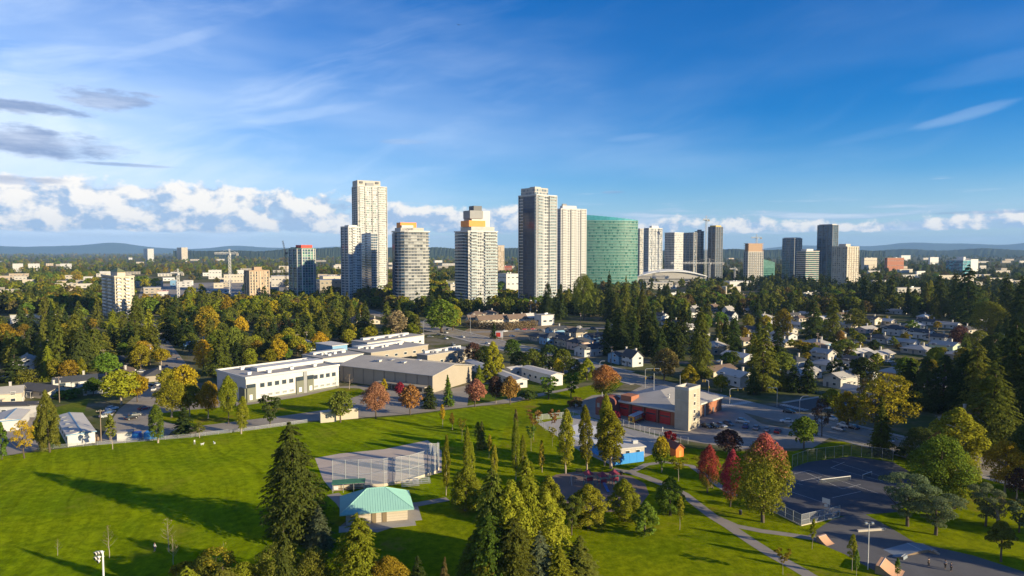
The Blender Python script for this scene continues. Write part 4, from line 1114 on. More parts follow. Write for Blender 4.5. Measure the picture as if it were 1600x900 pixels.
# ---- park shelter with teal hip roof
def shelter():
    # near right corner etc. taken off the photograph
    C = G(637, 812); a = math.radians(14)
    L, Wd = 13.4, 9.0; H = 2.9; e = 1.3
    root = empty('park_shelter', (C.x, C.y, 0), a, 'park building with teal ribbed hip roof and cream walls', 'park building')
    LAND.append((584, 795, 'teal roofed park building'))
    x0, x1 = -L, 0.0; y0, y1 = 0.0, Wd
    wl = MB().box((x0 + x1) / 2, Wd / 2, 0, L, Wd, H).build('wall', M_cream, root)
    for k_ in range(5): MB().box((x0 + x1) / 2, Wd / 2, .52 + k_ * .58, L + .05, Wd + .05, .05).build('board_joint', M_tan, root)
    A = [(x0 - e, y0 - e, H), (x1 + e, y0 - e, H), (x1 + e, y1 + e, H), (x0 - e, y1 + e, H)]
    hz = 3.4; r1, r2 = (x0 + 4.7, Wd / 2, H + hz), (x1 - 4.7, Wd / 2, H + hz)
    mteal = mat('teal_metal_roof', (0.27, 0.50, 0.43), .55, .4, .07, .4)
    rf = MB()
    slopes = [[A[0], A[1], r2, r1], [A[1], A[2], r2], [A[2], A[3], r1, r2], [A[3], A[0], r1]]
    for s in slopes: rf.face(s)
    for i in range(4):
        p, q = A[i], A[(i + 1) % 4]; rf.face([(p[0], p[1], H - .22), (q[0], q[1], H - .22), q, p])
    rf.face([(p[0], p[1], H - .22) for p in reversed(A)])
    rf.build('roof', mteal, root)
    # standing seams
    seam = MB()
    def lerp(p, q, t): return Vector(p) + (Vector(q) - Vector(p)) * t
    for p, q, top in ((A[0], A[1], (r1, r2)), (A[1], A[2], (r2, r2)), (A[2], A[3], (r2, r1)), (A[3], A[0], (r1, r1))):
        n = int((Vector(q) - Vector(p)).length / .55)
        ed = (Vector(q) - Vector(p)).normalized(); t0 = (Vector(top[0]) - Vector(p)).dot(ed); t1 = (Vector(top[1]) - Vector(p)).dot(ed); Lq = (Vector(q) - Vector(p)).length
        base = Vector(p)
        inn = (Vector(top[0]) - base) - ed * t0
        for i in range(1, n):
            s = Lq * i / n
            k_ = s / t0 if s < t0 else ((Lq - s) / (Lq - t1) if s > t1 else 1.0)
            b0 = base + ed * s; b1 = b0 + inn * k_
            seam.tube(b0 + Vector((0, 0, .03)), b1 + Vector((0, 0, .03)), .035, .035, 4)
    stuff(seam.build('roof_seam', mteal, root))
    cap = MB(); cap.tube(r1, r2, .12, n=6)
    for p, r in ((A[0], r1), (A[1], r2), (A[2], r2), (A[3], r1)): cap.tube(p, r, .10, n=6)
    cap.build('ridge_cap', mteal, root)
    MB().box(-3.9 - 1.2, -.05, 0, 1.0, .14, 2.2).build('door', mat('brown_door', (0.20, 0.15, 0.09)), root)
    MB().box(-7.4, -.05, 0, 1.0, .14, 2.2).build('door', mat('brown_door', (0.20, 0.15, 0.09)), root)
    MB().box(-L / 2, -2.0, .0, L + 3, 3.4, .06).build('apron', M_concrete, root)
    MB().box(1.6, Wd / 2, .0, 3.0, Wd + 2, .055).build('apron', M_concrete, root)
    blockrect(C.x - 6, C.y + 4, 16, 14, a, 1)
shelter()

# ---- chain link fences
M_link = seethrough('chain_link', (0.60, 0.62, 0.64), 0.20)
M_linkd = seethrough('dark_chain_link', (0.10, 0.11, 0.11), 0.35)
def fence(label, P, h, m=M_link, post=.05, span=3.0, rails=(1.0,), base=None, group='chain link fences'):
    """chain link fence: each post, rail and netting panel a part"""
    hs = h if hasattr(h, '__len__') else [h] * len(P)
    r = empty('chain_link_fence', (P[0].x, P[0].y, 0), 0, label, 'fence', group)
    for k_, (p, q) in enumerate(zip(P[:-1], P[1:])):
        d = q - p; n = max(1, round(d.length / span)); a = math.atan2(d.y, d.x); w = d.length / n
        for i in range(n):
            h0 = hs[k_] + (hs[k_ + 1] - hs[k_]) * i / n; h1 = hs[k_] + (hs[k_ + 1] - hs[k_]) * (i + 1) / n
            b = p + d * (i / n) - P[0]
            if h0 == h1:
                key = ('panel', round(w, 2), round(h0, 2), m.name)
                if key not in UNIT: UNIT[key] = MB().face([(0, 0, .05), (w, 0, .05), (w, 0, h0), (0, 0, h0)]).mesh('netting_panel', m)
                put('netting_panel', UNIT[key], r, (b.x, b.y, 0), a)
            else: MB().face([(0, 0, .05), (w, 0, .05), (w, 0, h1), (0, 0, h0)]).build('netting_panel', m, r, (b.x, b.y, 0), a)
            MB().tube((0, 0, 0), (0, 0, h0 + .08), post, n=5).build('post', M_metal, r, (b.x, b.y, 0))
            for f in rails: MB().tube((0, 0, h0 * f), (w, 0, h1 * f), post * .75, n=4).build('rail', M_metal, r, (b.x, b.y, 0), a)
            if base: MB().box(w / 2, 0, 0, w - .02, .1, base).build('kick_board', M_cream, r, (b.x, b.y, 0), a)
    b = P[-1] - P[0]
    MB().tube((0, 0, 0), (0, 0, hs[-1] + .08), post, n=5).build('post', M_metal, r, (b.x, b.y, 0))
    return r
# ball field: long side fence, high backstop behind home plate
fence('tall pale ball field fence along the near side of the dirt infield', [G(520, 764), G(560, 763), G(600, 760), G(640, 753), G(668, 744)], [7.4, 7.4, 7.2, 7.0, 7.0], M_link, .075, 2.6, (1.0, .5), .75)
fence('highest curved backstop panel at the right corner of the infield', [G(668, 744), G(680, 740), G(686, 734), G(684, 727)], [9.0, 8.2, 7.4, 6.5], M_link, .075, 1.5, (1.0, .66, .33), .75)
LAND.append((600, 730, 'ball field fence'))
fence('low chain link fence along the field edge before the school', [G(60, 703), G(130, 697.5), G(300, 683.5), G(400, 671.5), G(480, 660.5)], 1.2, M_link, .04, 4.0)
fence('pale wire fence round the far left corner of the splash park', [G(905, 650), G(838, 657), G(853, 673), G(925, 707)], 2.0, M_link, .045, 2.5)
fence('pale wire fence between splash park and fire hall yard', [G(966, 663), G(1000, 674), G(1030, 686), G(1075, 694)], 2.2, M_link, .05, 2.5)
fence('tennis court fence at near corner with concrete base', [G(1203, 798), G(1252, 822), G(1312, 808)], 2.6, M_link, .05, 2.4, (1.0, .5), .25)
fence('dark tennis court fence along the back of the courts', [G(1238, 730), G(1262, 721), G(1330, 712), G(1395, 721)], 3.4, M_linkd, .05, 3.0)
fence('grey wire fence round a yard left of the columnar cedar', [G(54, 648), G(72, 646), G(66, 660)], 3.0, M_link, .05, 3.0)

# dugout with green roof, benches
def dugout():
    P0, P1 = G(520, 771), G(569, 768); d = P1 - P0; a = math.atan2(d.y, d.x); L = d.length
    r = empty('dugout', (P0.x, P0.y, 0), a, 'open dugout with flat dark green roof beside the ball field fence', 'dugout')
    MB().box(L / 2, 1.2, 2.35, L + .5, 3.2, .16).build('roof', mat('green_painted_roof', (0.045, 0.16, 0.085), .6), r)
    for i in range(4):
        for y in (0, 2.4): MB().tube((L * i / 3, y, 0), (L * i / 3, y, 2.35), .06).build('post', M_metal, r)
    MB().box(L / 2, 1.9, .42, L - .6, .4, .07).build('bench', M_wood, r)
    MB().box(L / 2, 2.42, 0, L, .06, 1.2).build('back_board', M_cream, r)
    MB().box(.8, -.05, .9, 1.1, .06, .9).build('notice_board', M_paint, r)
dugout()
def bleacher(label, x, y, L=4.6):
    p = G(x, y); r = empty('bleacher', (p.x, p.y, 0), .25, label, 'bleacher', 'bleachers beside the ball field fence')
    for k_ in range(3):
        MB().box(L / 2, .62 * k_, .40 + .36 * k_, L, .3, .06).build('seat_plank', M_metal, r)
        MB().box(L / 2, .62 * k_ - .3, .16 + .36 * k_, L, .26, .05).build('foot_plank', M_metal, r)
    for s in (.08, .5, .92): MB().path([(L * s, -.2, 0), (L * s, 1.3, 1.1), (L * s, 1.3, 0)], .04, 5).build('frame', M_metal, r)
bleacher('left metal bleacher beside the ball field fence', 627, 761); bleacher('right metal bleacher beside the ball field fence', 645, 757)

# ---- tennis courts and basketball hoop
def net(label, x0, y0, x1, y1):
    P0, P1 = G(x0, y0), G(x1, y1); d = P1 - P0; a = math.atan2(d.y, d.x); L = d.length
    r = empty('tennis_net', (P0.x, P0.y, 0), a, label, 'tennis net', 'tennis nets')
    for s in (0, L): MB().tube((s, 0, 0), (s, 0, 1.15), .06).build('post', M_metal, r)
    MB().face([(0, 0, .05), (L, 0, .05), (L, 0, 1.05), (0, 0, 1.05)]).build('netting', M_linkd, r)
    MB().box(L / 2, 0, 1.0, L, .06, .16).build('net_band', M_paint, r)
net('near tennis net with white band standing in sun', 1279, 756, 1329, 750)
net('far tennis net in shade at the back court', 1348, 748, 1362, 743)
cm = MB()
def line(x0, y0, x1, y1, w=.10):
    P0, P1 = G(x0, y0), G(x1, y1); d = P1 - P0; c = (P0 + P1) / 2; flat(cm, c, d.length, w, math.atan2(d.y, d.x), .042)
for l in ((1238, 741, 1264, 735), (1238, 751, 1256, 752), (1264, 735, 1372, 771), (1249, 752, 1284, 745), (1256, 737, 1316, 764), (1238, 753, 1255, 758), (1268, 747, 1283, 754),
          (1300, 720, 1376, 744), (1298, 731, 1320, 722), (1298, 731, 1380, 752), (1345, 768, 1300, 778), (1225, 765, 1300, 790), (1316, 764, 1345, 757)): line(*l)
structure(cm.build('court_line', M_linepaint))
def hoop():
    p = G(1295, 805); r = empty('basketball_hoop', (p.x, p.y, 0), math.radians(218), 'white basketball backboard on a bent pole above the court fence', 'basketball hoop')
    MB().path([(0, 0, 0), (0, 0, 2.9), (.35, 0, 3.5), (1.3, 0, 3.75)], .09, 8).build('pole', M_metal, r)
    MB().box(1.38, 0, 3.0, .06, 1.8, 1.2).build('backboard', M_paint, r)
    ring = [(1.65 + .23 * math.cos(t), .23 * math.sin(t), 3.1) for t in np.linspace(0, 2 * PI, 13)]
    MB().path(ring, .02, 5).build('rim', M_orange, r); MB().box(1.36, 0, 2.2, .05, .8, .7).build('pole_pad', M_paint, r)
hoop()
# ---- skate park ramps
M_ply = mat('ramp_plywood', (0.52, 0.29, 0.17), .8, .2, .10, .6); M_steel = mat('ramp_steel', (0.22, 0.25, 0.28), .5, .4, .1, .6)
def ramp(label, x0, y0, x1, y1, wd, h, m, kind=0):
    P0, P1 = G(x0, y0), G(x1, y1); d = P1 - P0; a = math.atan2(d.y, d.x); L = d.length
    r = empty('skate_ramp', (P0.x, P0.y, 0), a, label, 'skate ramp', 'skate park ramps')
    n = 8; pr = []
    for i in range(n + 1):
        t = i / n; pr.append((L * .6 * t, h * (t ** 1.6 if kind == 0 else t)))
    pr += [(L * .72, h)] + ([(L, 0.02)] if kind else [(L * .74, 0.02)])
    mb = MB()
    for (xa, za), (xb, zb) in zip(pr[:-1], pr[1:]): mb.face([(xa, 0, za + .02), (xb, 0, zb + .02), (xb, wd, zb + .02), (xa, wd, za + .02)])
    mb.build('deck', m, r)
    sd_ = MB(); sd_.face([(x, 0.01, z) for x, z in pr]); sd_.face([(x, wd - .01, z) for x, z in reversed(pr)]); sd_.build('side_panel', M_wood, r)
    MB().tube((L * .6, 0, h + .03), (L * .6, wd, h + .03), .05).build('coping', M_metal, r)
ramp('large orange plywood skate ramp at front of skate park', 1415, 893, 1362, 879, 4.6, 1.6, M_ply)
ramp('small orange plywood skate ramp at the back of the skate park', 1305, 850, 1281, 840, 2.4, 1.2, M_ply)
ramp('long grey steel funbox ramp in the middle of the skate park', 1402, 871, 1466, 861, 3.6, .6, M_steel, 1)
ramp('thin curved steel rail ramp beside the funbox', 1437, 860, 1468, 868, .9, .5, M_ply, 1)
ramp('low grey kicker ramp left of the funbox', 1392, 869, 1419, 878, 1.8, .6, M_steel)
b = empty('concrete_ledge', G(1340, 831), math.atan2(G(1383, 828).y - G(1340, 831).y, G(1383, 828).x - G(1340, 831).x), 'long pale concrete ledge at the back of the skate park', 'ledge')
Lb = (G(1383, 828) - G(1340, 831)).length
MB().box(Lb / 2, 0, 0, Lb, .5, .45).build('block', M_cream, b); MB().tube((0, -.25, .46), (Lb, -.25, .46), .03).build('edge_rail', M_metal, b)
# ---- playground
def playframe():
    p = G(941, 761); r = empty('play_structure', (p.x, p.y, 0), .3, 'play structure with dark red roofs and teal posts', 'play structure')
    mt = mat('teal_post', (0.03, 0.20, 0.22), .4); mr = mat('dark_red_panel', (0.20, 0.03, 0.05), .5); mb_ = mat('blue_slide', (0.05, 0.18, 0.5), .35)
    for (cx, cy) in ((0, 0), (3.6, .6), (-2.8, 2.4)):
        for a_, b_ in ((-.9, -.9), (.9, -.9), (.9, .9), (-.9, .9)): MB().tube((cx + a_, cy + b_, 0), (cx + a_, cy + b_, 3.2), .07).build('post', mt, r)
        MB().box(cx, cy, 1.3, 1.9, 1.9, .12).build('platform', mr, r)
        rm = MB()
        for i in range(4):
            q = [(-1.2, -1.2), (1.2, -1.2), (1.2, 1.2), (-1.2, 1.2)]; s_, t_ = q[i], q[(i + 1) % 4]
            rm.face([(cx + s_[0], cy + s_[1], 3.0), (cx + t_[0], cy + t_[1], 3.0), (cx, cy, 4.1)])
        rm.build('roof', mr, r)
        MB().box(cx, cy - .92, 1.5, 1.7, .06, .8).build('guard_panel', mr, r)
    MB().box(1.8, .3, 1.3, 1.9, .8, .1).build('bridge', M_wood, r)
    sl = MB()
    for i in range(8):
        t = i / 7; sl.box(0, -1.0 - 2.6 * t, 1.3 * (1 - t) ** 1.2 + .1, .7, .42, .08)
    sl.build('slide', mb_, r)
    MB().path([(-4, 2.4, 0), (-4.1, 2.4, 2.0), (-3.6, 2.4, 2.2)], .05).build('climbing_arch', mt, r)
playframe()
def swing():
    p = G(892, 757); r = empty('swing_set', (p.x, p.y, 0), .2, 'pale swing frame on the shaded playground', 'swing')
    for x in (0, 4): MB().path([(x, -1, 0), (x, 0, 2.5), (x, 1, 0)], .05).build('leg', M_metal, r)
    MB().tube((0, 0, 2.5), (4, 0, 2.5), .05).build('top_bar', M_metal, r)
    for x in (1.2, 2.8):
        s = MB().box(x, 0, .5, .5, .2, .05).build('seat', M_black, r); MB().tube((x - .22, 0, .52), (x - .22, 0, 2.5), .012, n=4).tube((x + .22, 0, .52), (x + .22, 0, 2.5), .012, n=4).build('chain', M_metal, s)
swing()
def bench(label, x, y, rot):
    p = G(x, y); r = empty('park_bench', (p.x, p.y, 0), rot, label, 'bench', 'park benches')
    for k_ in range(3): MB().box(0, .14 * k_, .42, 1.8, .12, .05).build('seat_slat', M_wood, r)
    for k_ in range(2): MB().box(0, .42, .58 + .16 * k_, 1.8, .05, .12).build('back_slat', M_wood, r)
    for s in (-.7, .7): MB().box(s, .16, 0, .08, .5, .42).build('leg', M_dark, r)
bench('pale bench at the far edge of the playground', 905, 738, .4)
bench('bench behind chain guard under the red maple', 1110, 764, .2)
def bin_(label, x, y):
    p = G(x, y); r = empty('litter_bin', (p.x, p.y, 0), 0, label, 'litter bin', 'park litter bins')
    MB().tube((0, 0, .05), (0, 0, .95), .32, .36, 10).build('drum', M_black, r); MB().tube((0, 0, .95), (0, 0, 1.15), .38, .2, 10).build('lid', M_dark, r)
bin_('dark litter bin on path junction behind playground', 971, 742); bin_('litter bin beside pale post left of the big autumn maple', 1157, 804); bin_('dark litter bin beside the tennis court fence', 1310, 806)
# ------------------------------------------------------------------ houses
HM = {}
def house_meshes(L, Wd, H, pitch, hip):
    key = (L, Wd, H, pitch, hip)
    if key in HM: return HM[key]
    e = .55; h2 = pitch
    w = MB().box(0, 0, 0, L, Wd, H)
    if not hip:
        for x in (-L / 2 + .01, L / 2 - .01): w.face([(x, -Wd / 2, H), (x, Wd / 2, H), (x, 0, H + h2 * .96)])
    A = [(-L / 2 - e, -Wd / 2 - e, H - .1), (L / 2 + e, -Wd / 2 - e, H - .1), (L / 2 + e, Wd / 2 + e, H - .1), (-L / 2 - e, Wd / 2 + e, H - .1)]
    k_ = Wd / 2 if hip else -e
    R1, R2 = (-L / 2 + k_, 0, H + h2), (L / 2 - k_, 0, H + h2)
    r = MB()
    for s in ([A[0], A[1], R2, R1], [A[2], A[3], R1, R2]): r.face(s)
    if hip: r.face([A[1], A[2], R2]); r.face([A[3], A[0], R1])
    lo = [(p[0], p[1], p[2] - .22) for p in A]
    for i in range(4):
        if not hip and i in (1, 3):
            Rr = R2 if i == 1 else R1; Rl = (Rr[0], Rr[1], Rr[2] - .22)
            r.face([lo[i], A[i], Rr, Rl]); r.face([Rl, Rr, A[(i + 1) % 4], lo[(i + 1) % 4]])
        else: r.face([lo[i], lo[(i + 1) % 4], A[(i + 1) % 4], A[i]])
    if hip: r.face(list(reversed(lo)))
    else:
        l1, l2 = (R1[0], 0, R1[2] - .22), (R2[0], 0, R2[2] - .22); r.face([lo[1], lo[0], l1, l2]); r.face([lo[3], lo[2], l2, l1])
    HM[key] = (w.mesh('wall', M_white), r.mesh('roof', M_roofdark))
    return HM[key]
WINM = MB().box(0, 0, 0, 1.7, .12, 1.3, m=0).box(0, -.04, .12, 1.45, .12, 1.06, m=1).mesh('window', [M_frame, M_gDark])
WINM2 = MB().box(0, 0, 0, 2.6, .12, 1.5, m=0).box(0, -.04, .12, 2.3, .12, 1.26, m=1).mesh('window', [M_frame, M_gDark])
DOORM = MB().box(0, 0, 0, 1.0, .12, 2.1).mesh('door', M_dgrey)
CHIM = MB().box(0, 0, 0, .8, .8, 2.2).box(0, 0, 2.2, 1.0, 1.0, .2).mesh('chimney', M_offwhite)
PORCH = MB().box(0, 0, 0, 2.6, 1.2, .25).box(0, -.05, 2.45, 3.0, 1.3, .14).box(-1.2, -.5, .25, .12, .12, 2.2).box(1.2, -.5, .25, .12, .12, 2.2).mesh('porch', M_offwhite)
GARM = MB().box(0, 0, 0, 3.2, .12, 2.2).mesh('garage_door', M_paint)
WALLC = {'white': mat('white_siding', (0.47, 0.465, 0.45), 0.7, 0.3, 0.10, 0.4, rand=.12), 'cream': M_cream, 'beige': M_tan, 'pale': M_offwhite, 'blue': M_bluegrey, 'pink': mat('pink_stucco', (0.50, 0.36, 0.30)), 'green': mat('pale_green_siding', (0.44, 0.52, 0.36)), 'brown': M_brown}
ROOFC = {'dark': M_roofdark, 'brown': M_roofbrown, 'grey': M_roofgrey, 'pale': M_rooflight, 'blue': mat('blue_tarp_roof', (0.04, 0.14, 0.42), .6), 'charcoal': mat('charcoal_shingle', (0.055, 0.06, 0.068), .9)}
VARS = [(16, 8.5, 3.0, 1.7, False), (14, 9, 4.6, 2.0, False), (14, 10, 3.1, 2.0, True), (13, 9.5, 4.9, 2.4, True), (9, 7, 5.0, 3.4, False)]
def house(x, y, wall, roof, var=0, ang=None, sc=1.0, name='house', group='houses of the residential streets', noun='house', label=None):
    p = G(x, y)
    L, Wd, H, pitch, hip = VARS[var]
    L, Wd = L * sc, Wd * sc
    if ang is None: ang = rnd.choice((-60, 30)) + rnd.uniform(-4, 4)
    r = empty(name, (p.x, p.y, 0), math.radians(ang))
    wm, rm = house_meshes(round(L, 1), round(Wd, 1), H, pitch, hip)
    L, Wd = round(L, 1), round(Wd, 1)
    put('wall', wm, r, mats=WALLC[wall]); put('roof', rm, r, mats=ROOFC[roof])
    fl = (1.1, 3.7) if H > 4.5 else (1.1,)
    for z in fl:
        for s in (-.3, .3):
            put('window', WINM2 if s < 0 else WINM, r, (L * s, -Wd / 2 - .03, z), 0); put('window', WINM, r, (L * s, Wd / 2 + .03, z), PI)
        put('window', WINM, r, (L / 2 + .03, Wd * .2, z), PI / 2); put('window', WINM, r, (-L / 2 - .03, -Wd * .15, z), -PI / 2)
    put('door', DOORM, r, (0.2, -Wd / 2 - .03, .1)); put('door', DOORM, r, (-L / 2 - .03, Wd * .25, .1), -PI / 2)
    put('porch', PORCH, r, (L * .5 + .6 if var == 2 else .2, -Wd / 2 - .62, 0))
    put('chimney', CHIM, r, (L * .2, Wd * .12, H + pitch * .55))
    if var in (1, 3): put('garage_door', GARM, r, (L / 2 + .04, -Wd * .18, 0.02), PI / 2)
    blockrect(p.x, p.y, L, Wd, math.radians(ang), 2.5)
    BLOCK.append([(p.x - 4, p.y), (p.x + 4, p.y), (p.x * .97 + 3, p.y * .95), (p.x * .97 - 3, p.y * .95)])
    a = {'dark': 'dark roofed', 'charcoal': 'charcoal roofed', 'brown': 'brown roofed', 'grey': 'grey roofed', 'pale': 'pale roofed', 'blue': 'blue roofed'}[roof]
    if label: tag(r, label, 'house', group)
    else: auto(r, ('tall ' if H > 4.5 else '') + wall + ' ' + a, noun, 'house', group, *PIX((p.x, p.y, 3)))
    return r
HS = [(1245, 512, 'white', 'grey', 0), (1360, 506, 'cream', 'brown', 1), (1382, 506, 'cream', 'pale', 0), (1353, 519, 'pink', 'grey', 0), (1427, 514, 'white', 'pale', 0), (1398, 523, 'white', 'charcoal', 3), (1440, 528, 'white', 'charcoal', 1),
      (1466, 532, 'white', 'dark', 2), (1412, 540, 'white', 'grey', 0), (1374, 534, 'white', 'charcoal', 2), (1477, 550, 'green', 'grey', 1), (1433, 552, 'beige', 'grey', 2), (1340, 557, 'white', 'pale', 0), (1373, 560, 'cream', 'grey', 0),
      (1302, 553, 'cream', 'brown', 0), (1274, 548, 'cream', 'brown', 2), (1217, 540, 'cream', 'pale', 0), (1224, 529, 'white', 'grey', 0), (1284, 527, 'cream', 'grey', 0), (1303, 531, 'pale', 'charcoal', 1), (1238, 570, 'white', 'charcoal', 2),
      (1290, 577, 'white', 'grey', 2), (1338, 590, 'white', 'grey', 0), (1546, 543, 'white', 'brown', 0), (1497, 560, 'beige', 'grey', 2), (1452, 507, 'white', 'dark', 0), (1352, 622, 'white', 'grey', 0), (1420, 626, 'white', 'pale', 2), (1504, 662, 'white', 'brown', 0), (1592, 662, 'beige', 'brown', 2),
      (1117, 552, 'beige', 'grey', 3), (1140, 536, 'white', 'grey', 0), (1166, 538, 'cream', 'brown', 0), (1153, 563, 'white', 'pale', 0), (1122, 585, 'cream', 'brown', 0), (1150, 600, 'white', 'pale', 1), (1190, 548, 'white', 'brown', 0), (988, 571, 'white', 'dark', 4), (974, 566, 'blue', 'charcoal', 1),
      (862, 537, 'blue', 'charcoal', 3), (884, 540, 'beige', 'charcoal', 1), (906, 545, 'pink', 'charcoal', 3), (846, 531, 'beige', 'charcoal', 2), (920, 555, 'white', 'charcoal', 1), (900, 528, 'beige', 'charcoal', 3), (870, 524, 'blue', 'charcoal', 1), (930, 535, 'blue', 'charcoal', 1),
      (1320, 512, 'cream', 'grey', 0), (1480, 512, 'white', 'grey', 0), (1510, 520, 'cream', 'dark', 2), (1570, 560, 'white', 'grey', 0), (1255, 590, 'white', 'grey', 0), (1180, 520, 'white', 'charcoal', 0), (1090, 530, 'white', 'charcoal', 1), (1070, 520, 'white', 'grey', 1), (1200, 510, 'cream', 'pale', 0),
      (69, 617, 'cream', 'dark', 0, -22, 1.25), (3, 630, 'cream', 'grey', 1), (160, 610, 'white', 'dark', 2), (193, 590, 'cream', 'brown', 0), (246, 592, 'beige', 'dark', 2), (118, 603, 'white', 'charcoal', 0), (196, 570, 'beige', 'charcoal', 2), (139, 570, 'cream', 'grey', 0), (310, 543, 'blue', 'blue', 0),
      (465, 546, 'white', 'grey', 0), (483, 544, 'white', 'pale', 0), (560, 503, 'cream', 'brown', 0), (582, 505, 'cream', 'brown', 0), (375, 536, 'white', 'grey', 0), (40, 575, 'white', 'grey', 1), (20, 556, 'white', 'charcoal', 0), (72, 552, 'pink', 'dark', 1), (150, 540, 'white', 'charcoal', 2),
      (738, 508, 'cream', 'brown', 4, 30), (753, 509, 'cream', 'brown', 4, 30), (769, 508, 'cream', 'brown', 4, 30), (784, 507, 'cream', 'brown', 4, 30), (800, 507, 'cream', 'brown', 4, 30), (813, 506, 'cream', 'brown', 4, 30), (826, 505, 'cream', 'pale', 4, 30), (745, 499, 'cream', 'brown', 3, 20), (765, 497, 'cream', 'brown', 3, 20),
      (1086, 491, 'white', 'grey', 4, 30), (1096, 490, 'white', 'brown', 4, 30), (1106, 489, 'white', 'brown', 4, 30), (1116, 488, 'white', 'brown', 4, 30), (1078, 496, 'white', 'charcoal', 4, 30), (1138, 492, 'white', 'grey', 4), (1142, 501, 'white', 'charcoal', 4), (1160, 471, 'cream', 'brown', 4), (1172, 470, 'cream', 'brown', 4), (1150, 472, 'pink', 'brown', 4), (1187, 473, 'cream', 'brown', 4),
      (1268, 470, 'white', 'dark', 1), (1278, 476, 'white', 'grey', 1), (1325, 478, 'white', 'grey', 0), (1336, 470, 'cream', 'grey', 0), (1400, 490, 'white', 'grey', 0), (1560, 470, 'cream', 'pale', 1), (1575, 466, 'white', 'grey', 1), (1548, 462, 'pink', 'brown', 1), (1230, 480, 'cream', 'dark', 0), (1030, 500, 'white', 'dark', 1), (1050, 508, 'white', 'charcoal', 0), (1010, 488, 'cream', 'brown', 1)]
for h_ in HS: house(*h_)

rh = random.Random(31); nh = 0
for _ in range(1500):
    if nh >= 46: break
    x, y = rh.uniform(1090, 1590), rh.uniform(474, 604)
    if x < 1180 and y > 560 or (x > 1400 and y > 560) or (x < 1250 and y > 585): continue
    p = G(x, y)
    if any(inside((p.x + a, p.y + b), q) for q in BLOCK for a in (-7, 0, 7) for b in (-7, 0, 7) if abs(q[0][0] - p.x) < 60 and abs(q[0][1] - p.y) < 80): continue
    if any(math.hypot(p.x - (a.x + (b.x - a.x) * t_), p.y - (a.y + (b.y - a.y) * t_)) < 12 for a, b in ((G(1000, 566), G(1460, 570)), (G(1180, 530), G(1640, 545)), (G(1180, 503), G(1640, 512)), (XB, XB + BDIR * 330), (A0, A0 + ADIR * 300)) for t_ in np.linspace(0, 1, 40)): continue
    house(x, y, rh.choice(('white', 'cream', 'pale', 'beige', 'pale', 'blue', 'pink', 'beige')), rh.choice(('grey', 'charcoal', 'brown', 'pale', 'dark', 'grey')), rh.choice((0, 2, 0, 2, 1)), None, rh.uniform(.72, .95)); nh += 1
